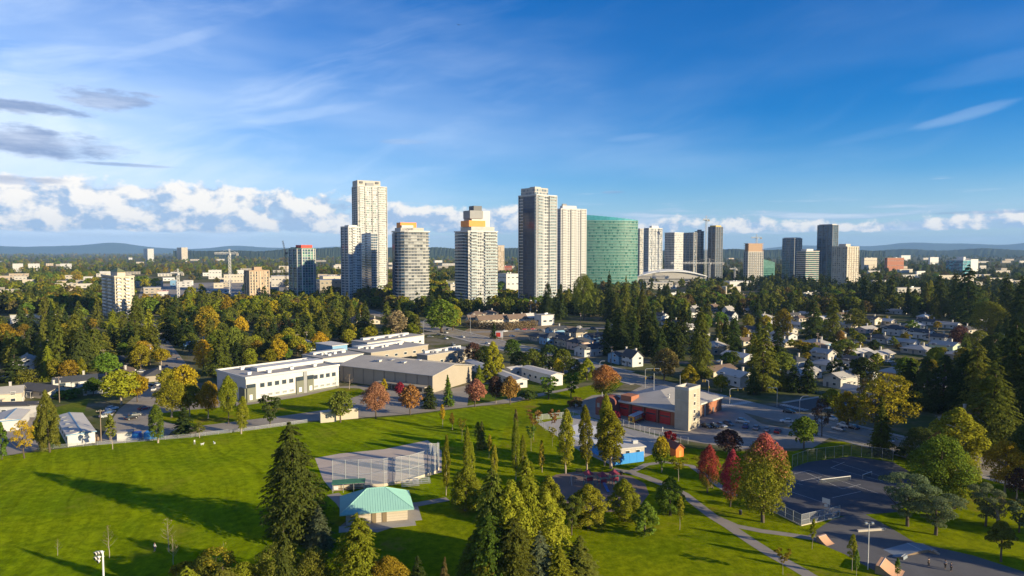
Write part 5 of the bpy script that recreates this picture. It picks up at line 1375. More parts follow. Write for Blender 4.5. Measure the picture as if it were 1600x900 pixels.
# ------------------------------------------------------------------ larger low blocks in the middle distance
LR = [('cream apartment row with flat roof', 'apartment row', 996, 1000, 1052, 477, 465, 20, M_cream, M_roofgrey, 2), ('white apartment row', 'apartment row', 1040, 1046, 1076, 470, 458, 25, M_white, M_rooflight, 2), ('white walled workshop', 'shed', 835, 846, 866, 509, 493, 30, M_white, M_roofgrey, 1),
      ('olive roofed hall', 'hall', 8, 16, 98, 506, 492, 12, M_white, M_roofolive, 1), ('white long warehouse', 'warehouse', 13, 20, 36, 425, 412, 20, M_white, M_rooflight, 1), ('white long warehouse', 'warehouse', 40, 44, 62, 424, 412, 20, M_white, M_rooflight, 1), ('cream three storey block', 'office block', 80, 84, 120, 458, 443, 14, M_cream, M_rooflight, 3),
      ('orange fronted shop row', 'shop row', -10, -5, 40, 472, 454, 14, M_cream, M_roofgrey, 1), ('orange fronted shop row', 'shop row', 13, 16, 34, 467, 459, 14, M_orange, M_rooflight, 1), ('tan warehouse', 'warehouse', 206, 212, 254, 449, 440, 16, M_tan, M_rooflight, 1), ('white shop row', 'shop row', 240, 246, 262, 465, 455, 20, M_white, M_redp, 1),
      ('white apartment block', 'apartment block', 326, 332, 357, 467, 454, 30, M_white, M_roofgrey, 3), ('white store', 'store', 320, 326, 346, 436, 422, 20, M_white, M_rooflight, 2), ('cream store', 'store', 344, 350, 380, 442, 429, 20, M_cream, M_rooflight, 2), ('white store', 'store', 365, 370, 392, 431, 422, 20, M_white, M_rooflight, 1),
      ('pale flat roofed store', 'store', 418, 424, 452, 449, 432, 20, M_offwhite, M_rooflight, 2), ('beige office block', 'office block', 494, 500, 536, 462, 438, 24, M_tan, M_rooflight, 3), ('cream parkade', 'parkade', 495, 505, 532, 449, 432, 24, M_cream, M_rooflight, 2), ('white low block', 'office block', 578, 586, 606, 470, 452, 24, M_tan, M_rooflight, 2),
      ('white and red civic block', 'office block', 778, 791, 812, 458, 428, 26, M_white, M_roofgrey, 3), ('grey low block', 'office block', 700, 704, 714, 466, 444, 26, M_offwhite, M_roofgrey, 3), ('red roofed low block', 'store', 778, 786, 800, 430, 416, 26, M_brickdark, M_redp, 2), ('olive roofed low block', 'store', 690, 696, 714, 452, 440, 26, M_olive, M_roofolive, 1), ('cream store', 'store', 120, 126, 150, 470, 462, 18, M_cream, M_rooflight, 1), 
      ('white roofed podium', 'store', 1130, 1140, 1180, 452, 440, 15, M_white, M_rooflight, 1), ('cream podium', 'store', 1128, 1134, 1158, 460, 448, 18, M_cream, M_rooflight, 1), ('white institutional block', 'office block', 1345, 1350, 1370, 424, 403, 20, M_cream, M_rooflight, 3), ('brick red block', 'apartment block', 1382, 1386, 1412, 425, 403, 20, M_brick, M_rooflight, 3),
      ('white school block', 'office block', 1395, 1402, 1440, 470, 450, 16, M_offwhite, M_roofgrey, 3), ('pale flat roofed block', 'office block', 1250, 1254, 1286, 466, 457, 20, M_offwhite, M_roofdark, 2), ('white far block', 'warehouse', 1405, 1408, 1422, 408, 399, 20, M_white, M_rooflight, 1), ('white far block', 'warehouse', 1450, 1453, 1466, 414, 402, 20, M_white, M_rooflight, 1), ('blue low block', 'store', 262, 266, 276, 448, 438, 20, M_bluegrey, M_rooflight, 1), ('pale long store', 'store', 215, 222, 262, 472, 463, 14, M_tan, M_rooflight, 1),
      ('white long store', 'store', 150, 156, 190, 432, 424, 16, M_white, M_rooflight, 1), ('white far store', 'store', 90, 94, 112, 420, 412, 16, M_white, M_rooflight, 1), ('cream far store', 'store', 430, 436, 452, 424, 416, 20, M_cream, M_rooflight, 1), ('white parkade', 'parkade', 1000, 1010, 1052, 452, 442, 10, M_concrete, M_rooflight, 2)]
for d, noun, xl, xc, xr, by, ty, an, wl, rf, rows in LR:
    lowrise(noun.replace(' ', '_'), None, noun.split()[-1], xl, xc, xr, by, ty, an, wl, rf, 'low buildings among the trees', rows=rows, bay=5.5, ww=3.0, wh=1.5, lmax=40, auto_desc=(d if not d.endswith(noun) else d[:-len(noun)].strip(), noun), vents=2)
rr = random.Random(77); FARLOW = []
for i in range(150):
    x = rr.uniform(-60, 1660); y = rr.uniform(404, 462)
    if 560 < x < 1020 and y > 425 or 1030 < x < 1350 and y > 436: continue
    w_ = rr.uniform(10, 30) * (0.5 + (y - 400) / 60); FARLOW.append((x - 4, y - 1, x + w_ + 4, y + 2 + (y - 396) * .17))
    nm = rr.choice(('store', 'warehouse', 'apartment_block'))
    wl = rr.choice((M_white, M_cream, M_offwhite, M_tan, M_beige)); wn = {M_white.name: 'white', M_cream.name: 'cream', M_offwhite.name: 'pale', M_tan.name: 'tan', M_beige.name: 'beige'}[wl.name]
    lowrise(nm, None, nm.split('_')[-1], x - 2, x, x + w_, y, y - rr.uniform(.55, 1.0) * (y - 392) * rr.uniform(.10, .16) - 1, rr.choice((20, 30, 14)), wl, rr.choice((M_rooflight, M_roofgrey, M_rooflight)), 'far low buildings', rows=rr.choice((1, 2)), bay=7, ww=3.5, wh=1.4, lmax=30, auto_desc=('far ' + wn, nm.replace('_', ' ')))

# ------------------------------------------------------------------ vehicles
def car_meshes():
    # lofted body: stations along the length with width, sill and shoulder heights
    st = [(-2.2, .70, .45, .62), (-2.05, .84, .28, .84), (-1.3, .90, .22, .90), (0, .91, .20, .92), (1.1, .90, .20, .88), (1.9, .84, .24, .76), (2.2, .68, .38, .58)]
    b = MB(); rows = []
    for x, w, z0, z1 in st:
        rows.append([(x, -w, z0), (x, -w * 1.0, (z0 + z1) / 2 + .05), (x, -w * .92, z1), (x, w * .92, z1), (x, w, (z0 + z1) / 2 + .05), (x, w, z0)])
    for A, B in zip(rows[:-1], rows[1:]):
        for i in range(5): b.face([A[i], A[i + 1], B[i + 1], B[i]])
        b.face([A[5], A[0], B[0], B[5]])
    b.face(rows[0]); b.face(list(reversed(rows[-1])))
    # roof skin and pillars
    cab = [(-1.75, .80, .9), (-1.15, .62, 1.40), (.15, .62, 1.43), (.95, .78, .9)]
    g = MB()
    for (xa, wa, za), (xb, wb, zb) in zip(cab[:-1], cab[1:]):
        g.face([(xa, -wa, za), (xb, -wb, zb), (xb, wb, zb), (xa, wa, za)])
    g.face([(cab[0][0], -.80, .9), (cab[3][0], -.78, .9), (cab[2][0], -.62, 1.43), (cab[1][0], -.62, 1.40)]); g.face([(cab[3][0], .78, .9), (cab[0][0], .80, .9), (cab[1][0], .62, 1.40), (cab[2][0], .62, 1.43)])
    r = MB().box(-.5, 0, 1.40, 1.25, 1.2, .05)
    wh = MB().tube((0, -.1, 0), (0, .1, 0), .32, n=12, m=0).tube((0, -.115, 0), (0, .115, 0), .19, n=10, m=1)
    hl = MB().box(0, 0, 0, .08, .32, .14)
    return (b.mesh('body', M_paint), g.mesh('cabin_glass', M_gDark), r.mesh('roof_panel', M_paint), wh.mesh('wheel', [M_black, M_metal]), hl.mesh('headlight', mat('lamp_glass', (0.75, 0.75, 0.7), .2)), hl.mesh('tail_light', mat('tail_lamp', (0.4, 0.02, 0.02), .3)))
CARM = car_meshes()
CARC = {'white': M_paint, 'silver': mat('silver_paint', (0.42, 0.43, 0.44), .3, .5, .03, 1, .5), 'black': mat('black_paint', (0.02, 0.02, 0.024), .25, .5, .03), 'blue': mat('blue_paint', (0.04, 0.09, 0.22), .3, .5, .03), 'red': mat('red_paint', (0.32, 0.03, 0.03), .3, .5, .03), 'grey': mat('grey_paint', (0.13, 0.135, 0.14), .3, .5, .03)}
def car(x, y, ang, col, sc=1.0, label=None, tall=1.0):
    p = G(x, y); r = empty('parked_car' if label is None else 'car', (p.x, p.y, 0.04), math.radians(ang))
    r.scale = (sc, sc, sc * tall); c = CARC[col]
    put('body', CARM[0], r, mats=c); put('cabin_glass', CARM[1], r); put('roof_panel', CARM[2], r, mats=c)
    for wx in (-1.35, 1.35):
        for wy in (-.82, .82): put('wheel', CARM[3], r, (wx, wy, .32))
    for wy in (-.55, .55): put('headlight', CARM[4], r, (2.14, wy, .55)); put('tail_light', CARM[5], r, (-2.17, wy, .6))
    if label: tag(r, label, 'car')
    else: auto(r, col, 'car', 'car', 'cars parked or driving in the streets', *PIX((p.x, p.y, 1)))
car(1160, 661, -28, 'silver', 1.06, 'silver grey hatchback in sun at the corner of the fire hall yard', 1.1)
car(1229, 660, 168, 'white', 1.0, 'white saloon car in sun on main street left of the tall curved lamp')
car(1233, 645, -30, 'black', 1.0, 'dark car in shade on far side of the main street')
car(1300, 656, -40, 'white', 1.0, 'white car in shade right of the dark bare conifer')
car(956, 636, 170, 'white', 1.0, 'white car in shade behind the poplars at fire hall yard')
for x, y, c in ((1104, 668, 'black'), (1116, 668, 'black'), (1127, 667, 'silver'), (1138, 664, 'grey')): car(x, y, -65, c)
car(979, 641, 160, 'silver'); car(1268, 664, -50, 'grey')
for x, y, a, c in ((806, 580, 60, 'silver'), (818, 579, 60, 'white'), (831, 579, 60, 'silver'), (846, 578, 60, 'grey'), (858, 577, 60, 'white'), (640, 525, 0, 'red'), (657, 523, 5, 'white'), (672, 527, 0, 'grey'), (686, 524, 0, 'black'), (697, 530, -60, 'white'), (708, 540, -60, 'silver'), (722, 552, 120, 'black'),
                   (217, 607, 20, 'white'), (226, 606, 20, 'silver'), (236, 604, 20, 'black'), (246, 603, 20, 'white'), (222, 612, -70, 'grey'), (240, 610, -70, 'white'), (262, 536, -58, 'white'), (250, 522, 122, 'silver'), (271, 556, 122, 'grey'), (170, 581, 0, 'silver'), (184, 582, 0, 'black'), (205, 580, 0, 'white'), (222, 582, 0, 'white'), (33, 562, 30, 'white'), (42, 560, 30, 'silver'), (52, 562, 30, 'red'), (28, 570, 30, 'black'),
                   (1310, 565, 0, 'white'), (1260, 562, 0, 'black'), (1200, 561, 0, 'silver'), (1390, 566, 0, 'white'), (1100, 565, 2, 'grey'), (1030, 567, 2, 'silver'), (1270, 537, 3, 'white'), (1330, 538, 3, 'blue'), (1400, 541, 3, 'silver'), (1450, 542, 3, 'white'), (1520, 544, 3, 'black'), (1415, 518, 30, 'white'), (1434, 517, 30, 'white'), (1370, 660, -60, 'grey'), (1310, 672, 120, 'silver'), (890, 598, -50, 'black'), (940, 585, -60, 'white'), (1385, 690, -60, 'silver'),
                   (960, 508, 0, 'white'), (880, 514, 0, 'silver'), (905, 512, 0, 'white'), (780, 524, 0, 'red'), (800, 526, 0, 'white'), (700, 516, -60, 'grey')): car(x, y, a, c)
rc = random.Random(9); STREETS = [(G(1000, 566), G(1460, 570), 2.6), (G(1180, 530), G(1640, 545), 2.6), (G(1180, 503), G(1640, 512), 2.6), (G(640, 522), G(960, 512), 4), (G(228, 505), G(286, 592), 4), (G(-60, 590), G(280, 585), 3), (A0 - ADIR * 260, A0 + ADIR * 60, 5.5), (A0 + ADIR * 100, A0 + ADIR * 180, 5.5), (XB + BDIR * 20, XB + BDIR * 250, 3.6)]
for k_ in range(70):
    a, b, off = STREETS[k_ % len(STREETS)]; d = (b - a).normalized(); s_ = rc.choice((-1, 1)); q = a.lerp(b, rc.random()) + Vector((-d.y, d.x, 0)) * (off * s_)
    x_, y_ = PIX((q.x, q.y, 0)); car(x_, y_, math.degrees(math.atan2(d.y, d.x)) + (180 if s_ > 0 else 0) + rc.uniform(-3, 3), rc.choice(('white', 'silver', 'black', 'grey', 'blue', 'red', 'white')))
for (x0, y0, x1, y1, n_) in ((225, 478, 385, 474, 16), (230, 462, 380, 458, 14), (415, 468, 545, 466, 12), (420, 456, 540, 455, 10), (1165, 668, 1215, 676, 4), (165, 652, 175, 640, 3), (205, 655, 225, 640, 4)):
    for i in range(n_):
        if rc.random() < .8: t_ = i / max(1, n_ - 1); car(x0 + (x1 - x0) * t_, y0 + (y1 - y0) * t_, 60 + rc.uniform(-4, 4), rc.choice(('white', 'silver', 'black', 'grey', 'blue', 'red', 'white')))
def engine():
    P0, P1 = G(985, 663), G(1010, 652); d = P1 - P0; a = math.atan2(d.y, d.x) ; L = 9.0
    r = empty('fire_engine', (P0.x + .3, P0.y, 0.03), a, 'fire engine with yellow and red chevron end parked by red bay doors', 'fire engine')
    red = mat('engine_red', (0.30, 0.02, 0.025), .35, .5, .05); yel = mat('chevron_yellow', (0.62, 0.46, 0.03), .4, .4, .05); blu = mat('engine_roof', (0.45, 0.50, 0.52), .5)
    MB().box(3.1, 0, .55, 6.2, 2.5, 2.2).build('body', red, r); MB().box(7.6, 0, .5, 2.7, 2.45, 2.4).build('cab', red, r)
    MB().box(7.9, 0, 1.7, 2.2, 2.52, .85).build('cab_window', M_gDark, r); MB().box(3.1, 0, 2.76, 6.0, 2.3, .18).build('roof_deck', blu, r); MB().box(7.5, 0, 2.91, 2.4, 2.2, .12).build('cab_roof', blu, r)
    MB().box(-.06, 0, .6, .12, 2.3, 2.1).build('rear_panel', yel, r)
    for k_ in range(3):
        for s in (-1, 1):
            z = .75 + k_ * .62
            MB().face([(-.14, s * 1.1, z), (-.14, s * 1.1, z + .26), (-.14, s * .08, z + .66), (-.14, s * .08, z + .40)][::s]).build('chevron', red, r)
    MB().box(-.10, 0, 1.05, .12, .9, 1.2).build('rear_shutter', M_dark, r)
    for y in (-1.0, 1.0): MB().box(-.1, y, 2.5, .2, .3, .2).build('beacon', M_redp, r)
    MB().box(3.1, -1.27, 1.2, 5.6, .06, .3).build('side_stripe', yel, r); MB().box(3.1, 1.27, 1.2, 5.6, .06, .3).build('side_stripe', yel, r)
    for k_ in range(3):
        MB().box(1.1 + k_ * 1.7, -1.28, 1.6, 1.4, .06, 1.0).build('locker_shutter', M_metal, r)
    ld = MB()
    for y in (-.35, .35): ld.box(3, y, 2.98, 6, .07, .1)
    for k_ in range(14): ld.box(.3 + k_ * .42, 0, 3.0, .05, .66, .05)
    ld.build('ladder', M_metal, r)
    wm = MB().tube((0, -.16, 0), (0, .16, 0), .5, n=14, m=0).tube((0, -.18, 0), (0, .18, 0), .28, n=12, m=1).mesh('wheel', [M_black, M_metal])
    for x in (1.4, 2.7, 7.4):
        for y in (-1.1, 1.1): put('wheel', wm, r, (x, y, .5))
    LAND.append((995, 655, 'fire engine'))
engine()

# ------------------------------------------------------------------ poles, lamps, signals, cranes
M_woodpole = mat('pole_timber', (0.22, 0.17, 0.13), .9, .1, .2, 1.0)
def upole(x, by, ty, arms=1, lamp=False):
    p = G(x, by); H = ZA(ty, p.y); r = empty('utility_pole', (p.x, p.y, 0), math.radians(30))
    MB().tube((0, 0, 0), (0, 0, H), .17, .12, 7).build('pole', M_woodpole, r)
    for k_ in range(arms):
        c = MB().box(0, .15, H - .6 - .95 * k_, 2.4, .12, .14).build('crossarm', M_offwhite if arms > 2 else M_woodpole, r)
        for s in (-1.0, -.4, .4, 1.0): MB().tube((s, .15, H - .46 - .95 * k_), (s, .15, H - .22 - .95 * k_), .06).build('insulator', M_offwhite, c)
    if arms == 1: MB().tube((.35, 0, H - 2.6), (.35, 0, H - 1.7), .22, n=8).build('transformer', M_metal, r)
    if lamp:
        MB().path([(0, 0, H * .8), (-1.2, 0, H * .86), (-2.2, 0, H * .86)], .05).build('lamp_arm', M_metal, r); MB().box(-2.4, 0, H * .855, .7, .25, .12).build('lamp_head', M_metal, r)
    auto(r, 'timber', 'utility pole', 'utility pole', 'utility poles', x, (by + ty) / 2)
    return Vector((p.x, p.y, H - .4))
PL = [upole(*a) for a in ((162, 578, 546), (93, 629, 588), (235, 570, 538), (955, 577, 541), (1200, 610, 577, 2), (1340, 622, 585, 5), (1281, 562, 525), (1451, 540, 513), (907, 510, 489), (1277, 552, 520, 2), (465, 548, 522), (479, 546, 518), (1360, 545, 520), (1490, 500, 478), (1118, 508, 488), (158, 690, 640), (172, 690, 645))]
def wire(label, a, b, sag):
    n = 14; pts = []
    for i in range(n + 1):
        t = i / n; q = a.lerp(b, t); q.z -= sag * 4 * t * (1 - t); pts.append(q - a)
    r = MB().path(pts, .035, 4).build('power_line', M_dark, None, a); tag(r, label, 'power line', 'power lines')
wire('thin power line sagging between the pole at centre and pole by the dark firs', PL[8], PL[3], 1.2)
wire('thin power line from fire hall street pole to the many armed pole', PL[4], PL[5], 1.5)
wire('thin power line above houses at far left', PL[1], PL[0], 1.2)
wire('thin power line along the left street', PL[0], PL[2], 1.2)
def lamp(x, by, ty, side, label, kind=0):
    p = G(x, by); H = ZA(ty, p.y); r = empty('street_lamp', (p.x, p.y, 0), 0, label, 'street lamp', 'street lamps')
    n = 7; R = 1.7 if kind == 0 else 1.2
    pts = [(0, 0, 0), (0, 0, H - R)] + [(side * (R - R * math.cos(t)), 0, H - R + R * math.sin(t)) for t in np.linspace(.2, PI / 2, n)] + [(side * (R + .5), 0, H)]
    MB().path(pts, .11, 7).build('pole', M_metal, r); MB().box(side * (R + .8), 0, H - .08, .9, .32, .16).build('lamp_head', M_metal, r); MB().tube((0, 0, 0), (0, 0, .5), .2).build('base', M_concrete, r)
lamp(1249, 657, 619, 1, 'tall curved grey street lamp beside the main street')
lamp(937, 590, 564, 1, 'curved street lamp behind the large orange maple', 1); lamp(662, 523, 500, 1, 'street lamp on the far main street left of vacant lot', 1); lamp(735, 520, 492, -1, 'street lamp behind the vacant lot', 1); lamp(1500, 700, 660, -1, 'street lamp half hidden by yellow-green cedar', 1)
M_sig = mat('signal_yellow', (0.50, 0.33, 0.04), .5)
def signal(x, by, ty, side, arm, label):
    p = G(x, by); H = ZA(ty, p.y); r = empty('traffic_signal', (p.x, p.y, 0), 0, label, 'traffic signal', 'traffic signals')
    MB().path([(0, 0, 0), (0, 0, H - .5), (side * .5, 0, H), (side * arm, 0, H + .1)], .1, 7).build('mast', M_metal, r)
    for s in (.6, 1.0):
        h = MB().box(side * arm * s, -.12, H - .75, .36, .3, 1.0).build('signal_head', M_sig, r)
        for k_ in range(3): MB().tube((side * arm * s, -.28, H - .58 + .32 * k_), (side * arm * s, -.30, H - .58 + .32 * k_), .1, n=8).build('lens', M_black, h)
    MB().box(.2, 0, H * .45, .3, .3, .9).build('side_signal', M_sig, r)
signal(1008, 606, 576, 1, 6.5, 'traffic signal with curved mast arm left of fire hall roof')
signal(1140, 632, 607, 1, 5.2, 'traffic signal with short arm behind the fire hall roof corner')
signal(1214, 636, 606, -1, 4.0, 'traffic signal with square arm beside the shaded yard')
signal(1107, 617, 594, -1, 2.5, 'traffic signal behind the fire hall roof, seen against dark trees')
def park_lamp():
    p = G(1356, 890); H = ZA(817, p.y); r = empty('park_lamp', (p.x, p.y, 0), 0, 'slim pale lamp post with two heads beside the skate park', 'lamp post')
    MB().tube((0, 0, 0), (0, 0, H), .09, .06, 8).build('pole', M_paint, r); MB().tube((-.6, 0, H - .1), (.6, 0, H - .1), .04).build('crossarm', M_metal, r)
    for s in (-.6, .6): MB().box(s, -.1, H - .15, .42, .36, .3).build('lamp_head', M_metal, r)
park_lamp()
def flood():
    Y = 109.0; x = XA(161, 880, Y); H = ZA(861, Y); r = empty('floodlight_mast', (x, Y, 0), 0, 'pale floodlight mast with clustered lamps at bottom left of field', 'floodlight')
    MB().tube((0, 0, 0), (0, 0, H - .1), .2, .13, 10).build('mast', M_paint, r)
    for (sx, sz) in ((-.45, -.1), (-.9, -.25), (0.0, -.02), (-.45, -.9), (-.95, -1.05), (-.5, -1.5)):
        h = MB().tube((sx, 0, H + sz), (sx - .18, -.35, H + sz - .1), .16, .36, 10).build('lamp_head', M_paint, r); MB().tube((sx - .185, -.36, H + sz - .103), (sx - .19, -.37, H + sz - .106), .3, n=10).build('lens', M_gDark, h)
    for z in (-.15, -.95): MB().box(-.45, .05, H + z, 1.4, .1, .1).build('crossarm', M_metal, r)
flood()
p = G(1035, 690); r = empty('lamp_post', (p.x, p.y, 0), 0, 'short pale lamp post by the splash park fence', 'lamp post'); MB().tube((0, 0, 0), (0, 0, 4.2), .07).build('pole', M_paint, r); MB().tube((0, 0, 4.2), (0, 0, 4.6), .22, .12, 8).build('lamp_head', M_paint, r)
M_crane = mat('crane_white', (0.62, 0.60, 0.56), .6)
def lattice(mb, p0, p1, w, n, up=Vector((0, 0, 1))):
    p0, p1 = Vector(p0), Vector(p1); d = (p1 - p0).normalized(); a = d.orthogonal().normalized() * w / 2; b = d.cross(a)
    co = [a + b, a - b, -a - b, -a + b]; t = w * .09
    for c in co: mb.tube(p0 + c, p1 + c, t, n=4, caps=False)
    for i in range(n):
        q0, q1 = p0.lerp(p1, i / n), p0.lerp(p1, (i + 1) / n)
        for k_ in range(4): mb.tube(q0 + co[k_], q1 + co[(k_ + 1) % 4], t * .7, n=3, caps=False)
def crane(x, by, ty, jl, jr, jy, label, d=None, tilt=0.0):
    p = G(x, by); Y = p.y; H = ZA(jy, Y); Ht = ZA(ty, Y); r = empty('tower_crane', (p.x, Y, 0), 0, label, 'crane', 'construction cranes')
    m = MB(); lattice(m, (0, 0, 0), (0, 0, H), 2.4, max(6, int(H / 4))); m.build('mast', M_crane, r)
    X0, X1 = XA(jl, jy, Y) - p.x, XA(jr, jy, Y) - p.x
    lng, sh = (X0, X1) if abs(X0) > abs(X1) else (X1, X0)
    j = MB(); lattice(j, (0, 0, H + 1), (lng, 0, H + 1 + tilt), 1.9, 14); j.build('jib', M_crane, r)
    c = MB(); lattice(c, (0, 0, H + 1), (sh, 0, H + 1), 1.9, 5); c.build('counter_jib', M_crane, r)
    MB().box(sh * .9, 0, H - 2, 2.6, 2.0, 3.0).build('counterweight', M_concrete, r); MB().box(1.4, -1.4, H - 1.2, 1.6, 1.8, 2.2).build('cab', M_crane, r)
    t = MB(); lattice(t, (0, 0, H), (0, 0, max(Ht, H + 5)), 1.3, 4); t.build('tower_peak', M_crane, r)
    MB().tube((0, 0, max(Ht, H + 5)), (lng * .7, 0, H + 2 + tilt * .7), .1, n=4).tube((0, 0, max(Ht, H + 5)), (sh * .85, 0, H + 2), .1, n=4).build('tie_bar', M_crane, r)
    LAND.append((x, (by + ty) / 2, None))
crane(360, 462, 389, 335, 372, 397, 'white tower crane with long jib left of brown tower')
crane(279, 470, 420, 267, 286, 428, 'white tower crane right of the cream pyramid roofed tower')
crane(1108, 449, 404, 1048, 1132, 412, 'white tower crane with long level jib before the dark charcoal tower')
crane(1102, 447, 337, 1098, 1108, 344, 'tall thin tower crane mast with tiny jib beside dark charcoal tower')
crane(1181, 440, 366, 1174, 1190, 372, 'small crane head on top of the unfinished tower')
crane(1148, 500 - 58, 418, 1140, 1152, 421, 'small far crane left of the unfinished tower')
def luff():
    Y = G(446, 470).y; x = XA(446, 400, Y); r = empty('luffing_crane', (x, Y, 0), 0, 'thin dark luffing crane left of the red topped tower', 'crane', 'construction cranes')
    m = MB(); lattice(m, (0, 0, 0), (0, 0, ZA(395, Y)), 1.6, 14); m.build('mast', M_dark, r); j = MB(); lattice(j, (0, 0, ZA(395, Y)), (-3, 0, ZA(376, Y)), 1.2, 6); j.build('jib', M_dark, r)
    MB().box(1.4, 0, ZA(397, Y), 2.4, 1.8, 2.2).build('counterweight', M_dark, r)
luff()
for x, by, lab in ((829, 492, 'left white ventilation mast below the tall pale tower'), (837, 492, 'right white ventilation mast below the tall pale tower')):
    p = G(x, by); r = empty('ventilation_mast', (p.x, p.y, 0), 0, lab, 'mast', 'white masts'); MB().tube((0, 0, 0), (0, 0, 13), .9, .75, 10).build('shaft', M_paint, r); MB().tube((0, 0, 13), (0, 0, 14), 1.1, .9, 10).build('cap', M_paint, r)
def sign():
    p = G(780, 530); r = empty('roadside_sign', (p.x, p.y, 0), -.2, 'red and white roadside sign board beside the vacant lot', 'sign')
    MB().box(0, 0, 1.2, 5.2, .25, 4.2).build('board', M_paint, r); MB().box(-.6, -.16, 1.6, 3.0, .08, 3.0).build('red_panel', M_redp, r)
    for s in (-2, 2): MB().tube((s, 0, 0), (s, 0, 1.3), .1).build('post', M_metal, r)
sign()

# ------------------------------------------------------------------ people, dogs, bird
M_skin = mat('skin', (0.42, 0.25, 0.17), .6)
def skin_obj(name, verts, edg, radii, m, parent, levels=1):
    me = bpy.data.meshes.new(name); me.from_pydata(verts, edg, []); me.materials.append(m)
    o = put(name, me, parent)
    md = o.modifiers.new('skin', 'SKIN')
    for i, rr_ in enumerate(radii): me.skin_vertices[0].data[i].radius = (rr_, rr_)
    me.skin_vertices[0].data[0].use_root = True
    s = o.modifiers.new('sub', 'SUBSURF'); s.levels = levels; s.render_levels = levels
    return o
def person(x, y, label, shirt, trousers, hair, rot=0.0, stride=.25, sc=1.0):
    p = G(x, y); r = empty('person', (p.x, p.y, 0.02), rot, label, 'person'); r.scale = (sc,) * 3
    s = stride
    v = [(0, 0, .95), (0, 0, 1.2), (0, .01, 1.42), (0, 0, 1.53), (0, 0, 1.66), (0, 0, 1.76),
         (.19, 0, 1.40), (.24, .08, 1.14), (.23, -.06, .92), (.23, -.09, .82), (-.19, 0, 1.40), (-.24, -.08, 1.14), (-.23, -.18, .93), (-.23, -.22, .83),
         (.1, 0, .88), (.11, -s * .5, .50), (.11, -s * .4, .09), (.11, -s * .4 - .16, .04), (-.1, 0, .88), (-.11, s * .3, .50), (-.11, s * .9, .12), (-.11, s * .9 - .14, .05)]
    e = [(0, 1), (1, 2), (2, 3), (3, 4), (4, 5), (2, 6), (6, 7), (7, 8), (8, 9), (2, 10), (10, 11), (11, 12), (12, 13), (0, 14), (14, 15), (15, 16), (16, 17), (0, 18), (18, 19), (19, 20), (20, 21)]
    rad = [.14, .13, .14, .055, .095, .06, .06, .045, .032, .035, .06, .045, .032, .035, .095, .062, .042, .045, .095, .062, .042, .045]
    skin_obj('body', v, e, rad, M_skin, r)
    t = [0, 1, 2, 6, 7, 8, 10, 11, 12]; idx = {k_: i for i, k_ in enumerate(t)}
    skin_obj('shirt', [v[k_] for k_ in t], [(idx[a], idx[b]) for a, b in e if a in idx and b in idx], [rad[k_] * 1.22 for k_ in t], shirt, r)
    t = [0, 14, 15, 16, 18, 19, 20]; idx = {k_: i for i, k_ in enumerate(t)}
    skin_obj('trousers', [v[k_] for k_ in t], [(idx[a], idx[b]) for a, b in e if a in idx and b in idx], [rad[k_] * 1.25 for k_ in t], trousers, r)
    h = MB(); 
    for i in range(6): h.tube((0, .01, 1.64 + .025 * i), (0, .01, 1.665 + .025 * i), .115 - .012 * i, .112 - .014 * i, 8)
    h.build('hair', hair, r)
M_navy = mat('navy_cloth', (0.02, 0.03, 0.07)); M_blackc = mat('black_cloth', (0.02, 0.02, 0.022)); M_hair = mat('dark_hair', (0.03, 0.02, 0.015)); M_whitec = mat('white_cloth', (0.75, 0.73, 0.70)); M_greyc = mat('grey_cloth', (0.25, 0.25, 0.26))
person(242, 862, 'person in white top and dark trousers walking on the field', M_whitec, M_navy, M_hair, 2.6, .3, 1.06)
person(304, 695, 'person in white top far across the field, nearest the school lane', M_whitec, M_greyc, M_hair, 1.2, .2)
person(1451, 886, 'person in black clothes standing on the skate park asphalt', M_blackc, M_blackc, M_hair, .5, .1)
person(1477, 889, 'person in grey top at the right side of the skate park', M_greyc, M_blackc, M_hair, 2.2, .2)
person(1486, 893, 'person in navy top at far right of the skate park', M_navy, M_blackc, M_hair, 1.2, .2)
def dog(x, y, rot, label):
    p = G(x, y); r = empty('dog', (p.x, p.y, .02), rot, label, 'dog', 'white dogs on the field')
    v = [(-.3, 0, .52), (0, 0, .5), (.28, 0, .52), (.42, 0, .68), (.52, 0, .76), (.66, 0, .72), (.26, .11, .4), (.28, .11, .22), (.26, .11, .03), (.26, -.11, .4), (.26, -.11, .22), (.28, -.11, .03), (-.28, .11, .4), (-.20, .11, .3), (-.33, .11, .2), (-.28, .11, .03), (-.28, -.11, .4), (-.20, -.11, .3), (-.33, -.11, .2), (-.28, -.11, .03), (-.45, 0, .6), (-.55, 0, .72)]
    e = [(1, 0), (1, 2), (2, 3), (3, 4), (4, 5), (2, 6), (6, 7), (7, 8), (2, 9), (9, 10), (10, 11), (0, 12), (12, 13), (13, 14), (14, 15), (0, 16), (16, 17), (17, 18), (18, 19), (0, 20), (20, 21)]
    rad = [.13, .14, .16, .09, .09, .05, .07, .04, .04, .07, .04, .04, .08, .06, .04, .04, .08, .06, .04, .04, .04, .02]
    skin_obj('body', v, e, rad, M_whitec, r)
    for s in (-.06, .06): MB().tube((.50, s, .82), (.47, s * 1.4, .74), .03, .01).build('ear', M_whitec, r)
dog(316, 696, .3, 'small white dog right of the far person on the field'); dog(335, 694, 2.5, 'small white dog farthest right of the far person on the field')
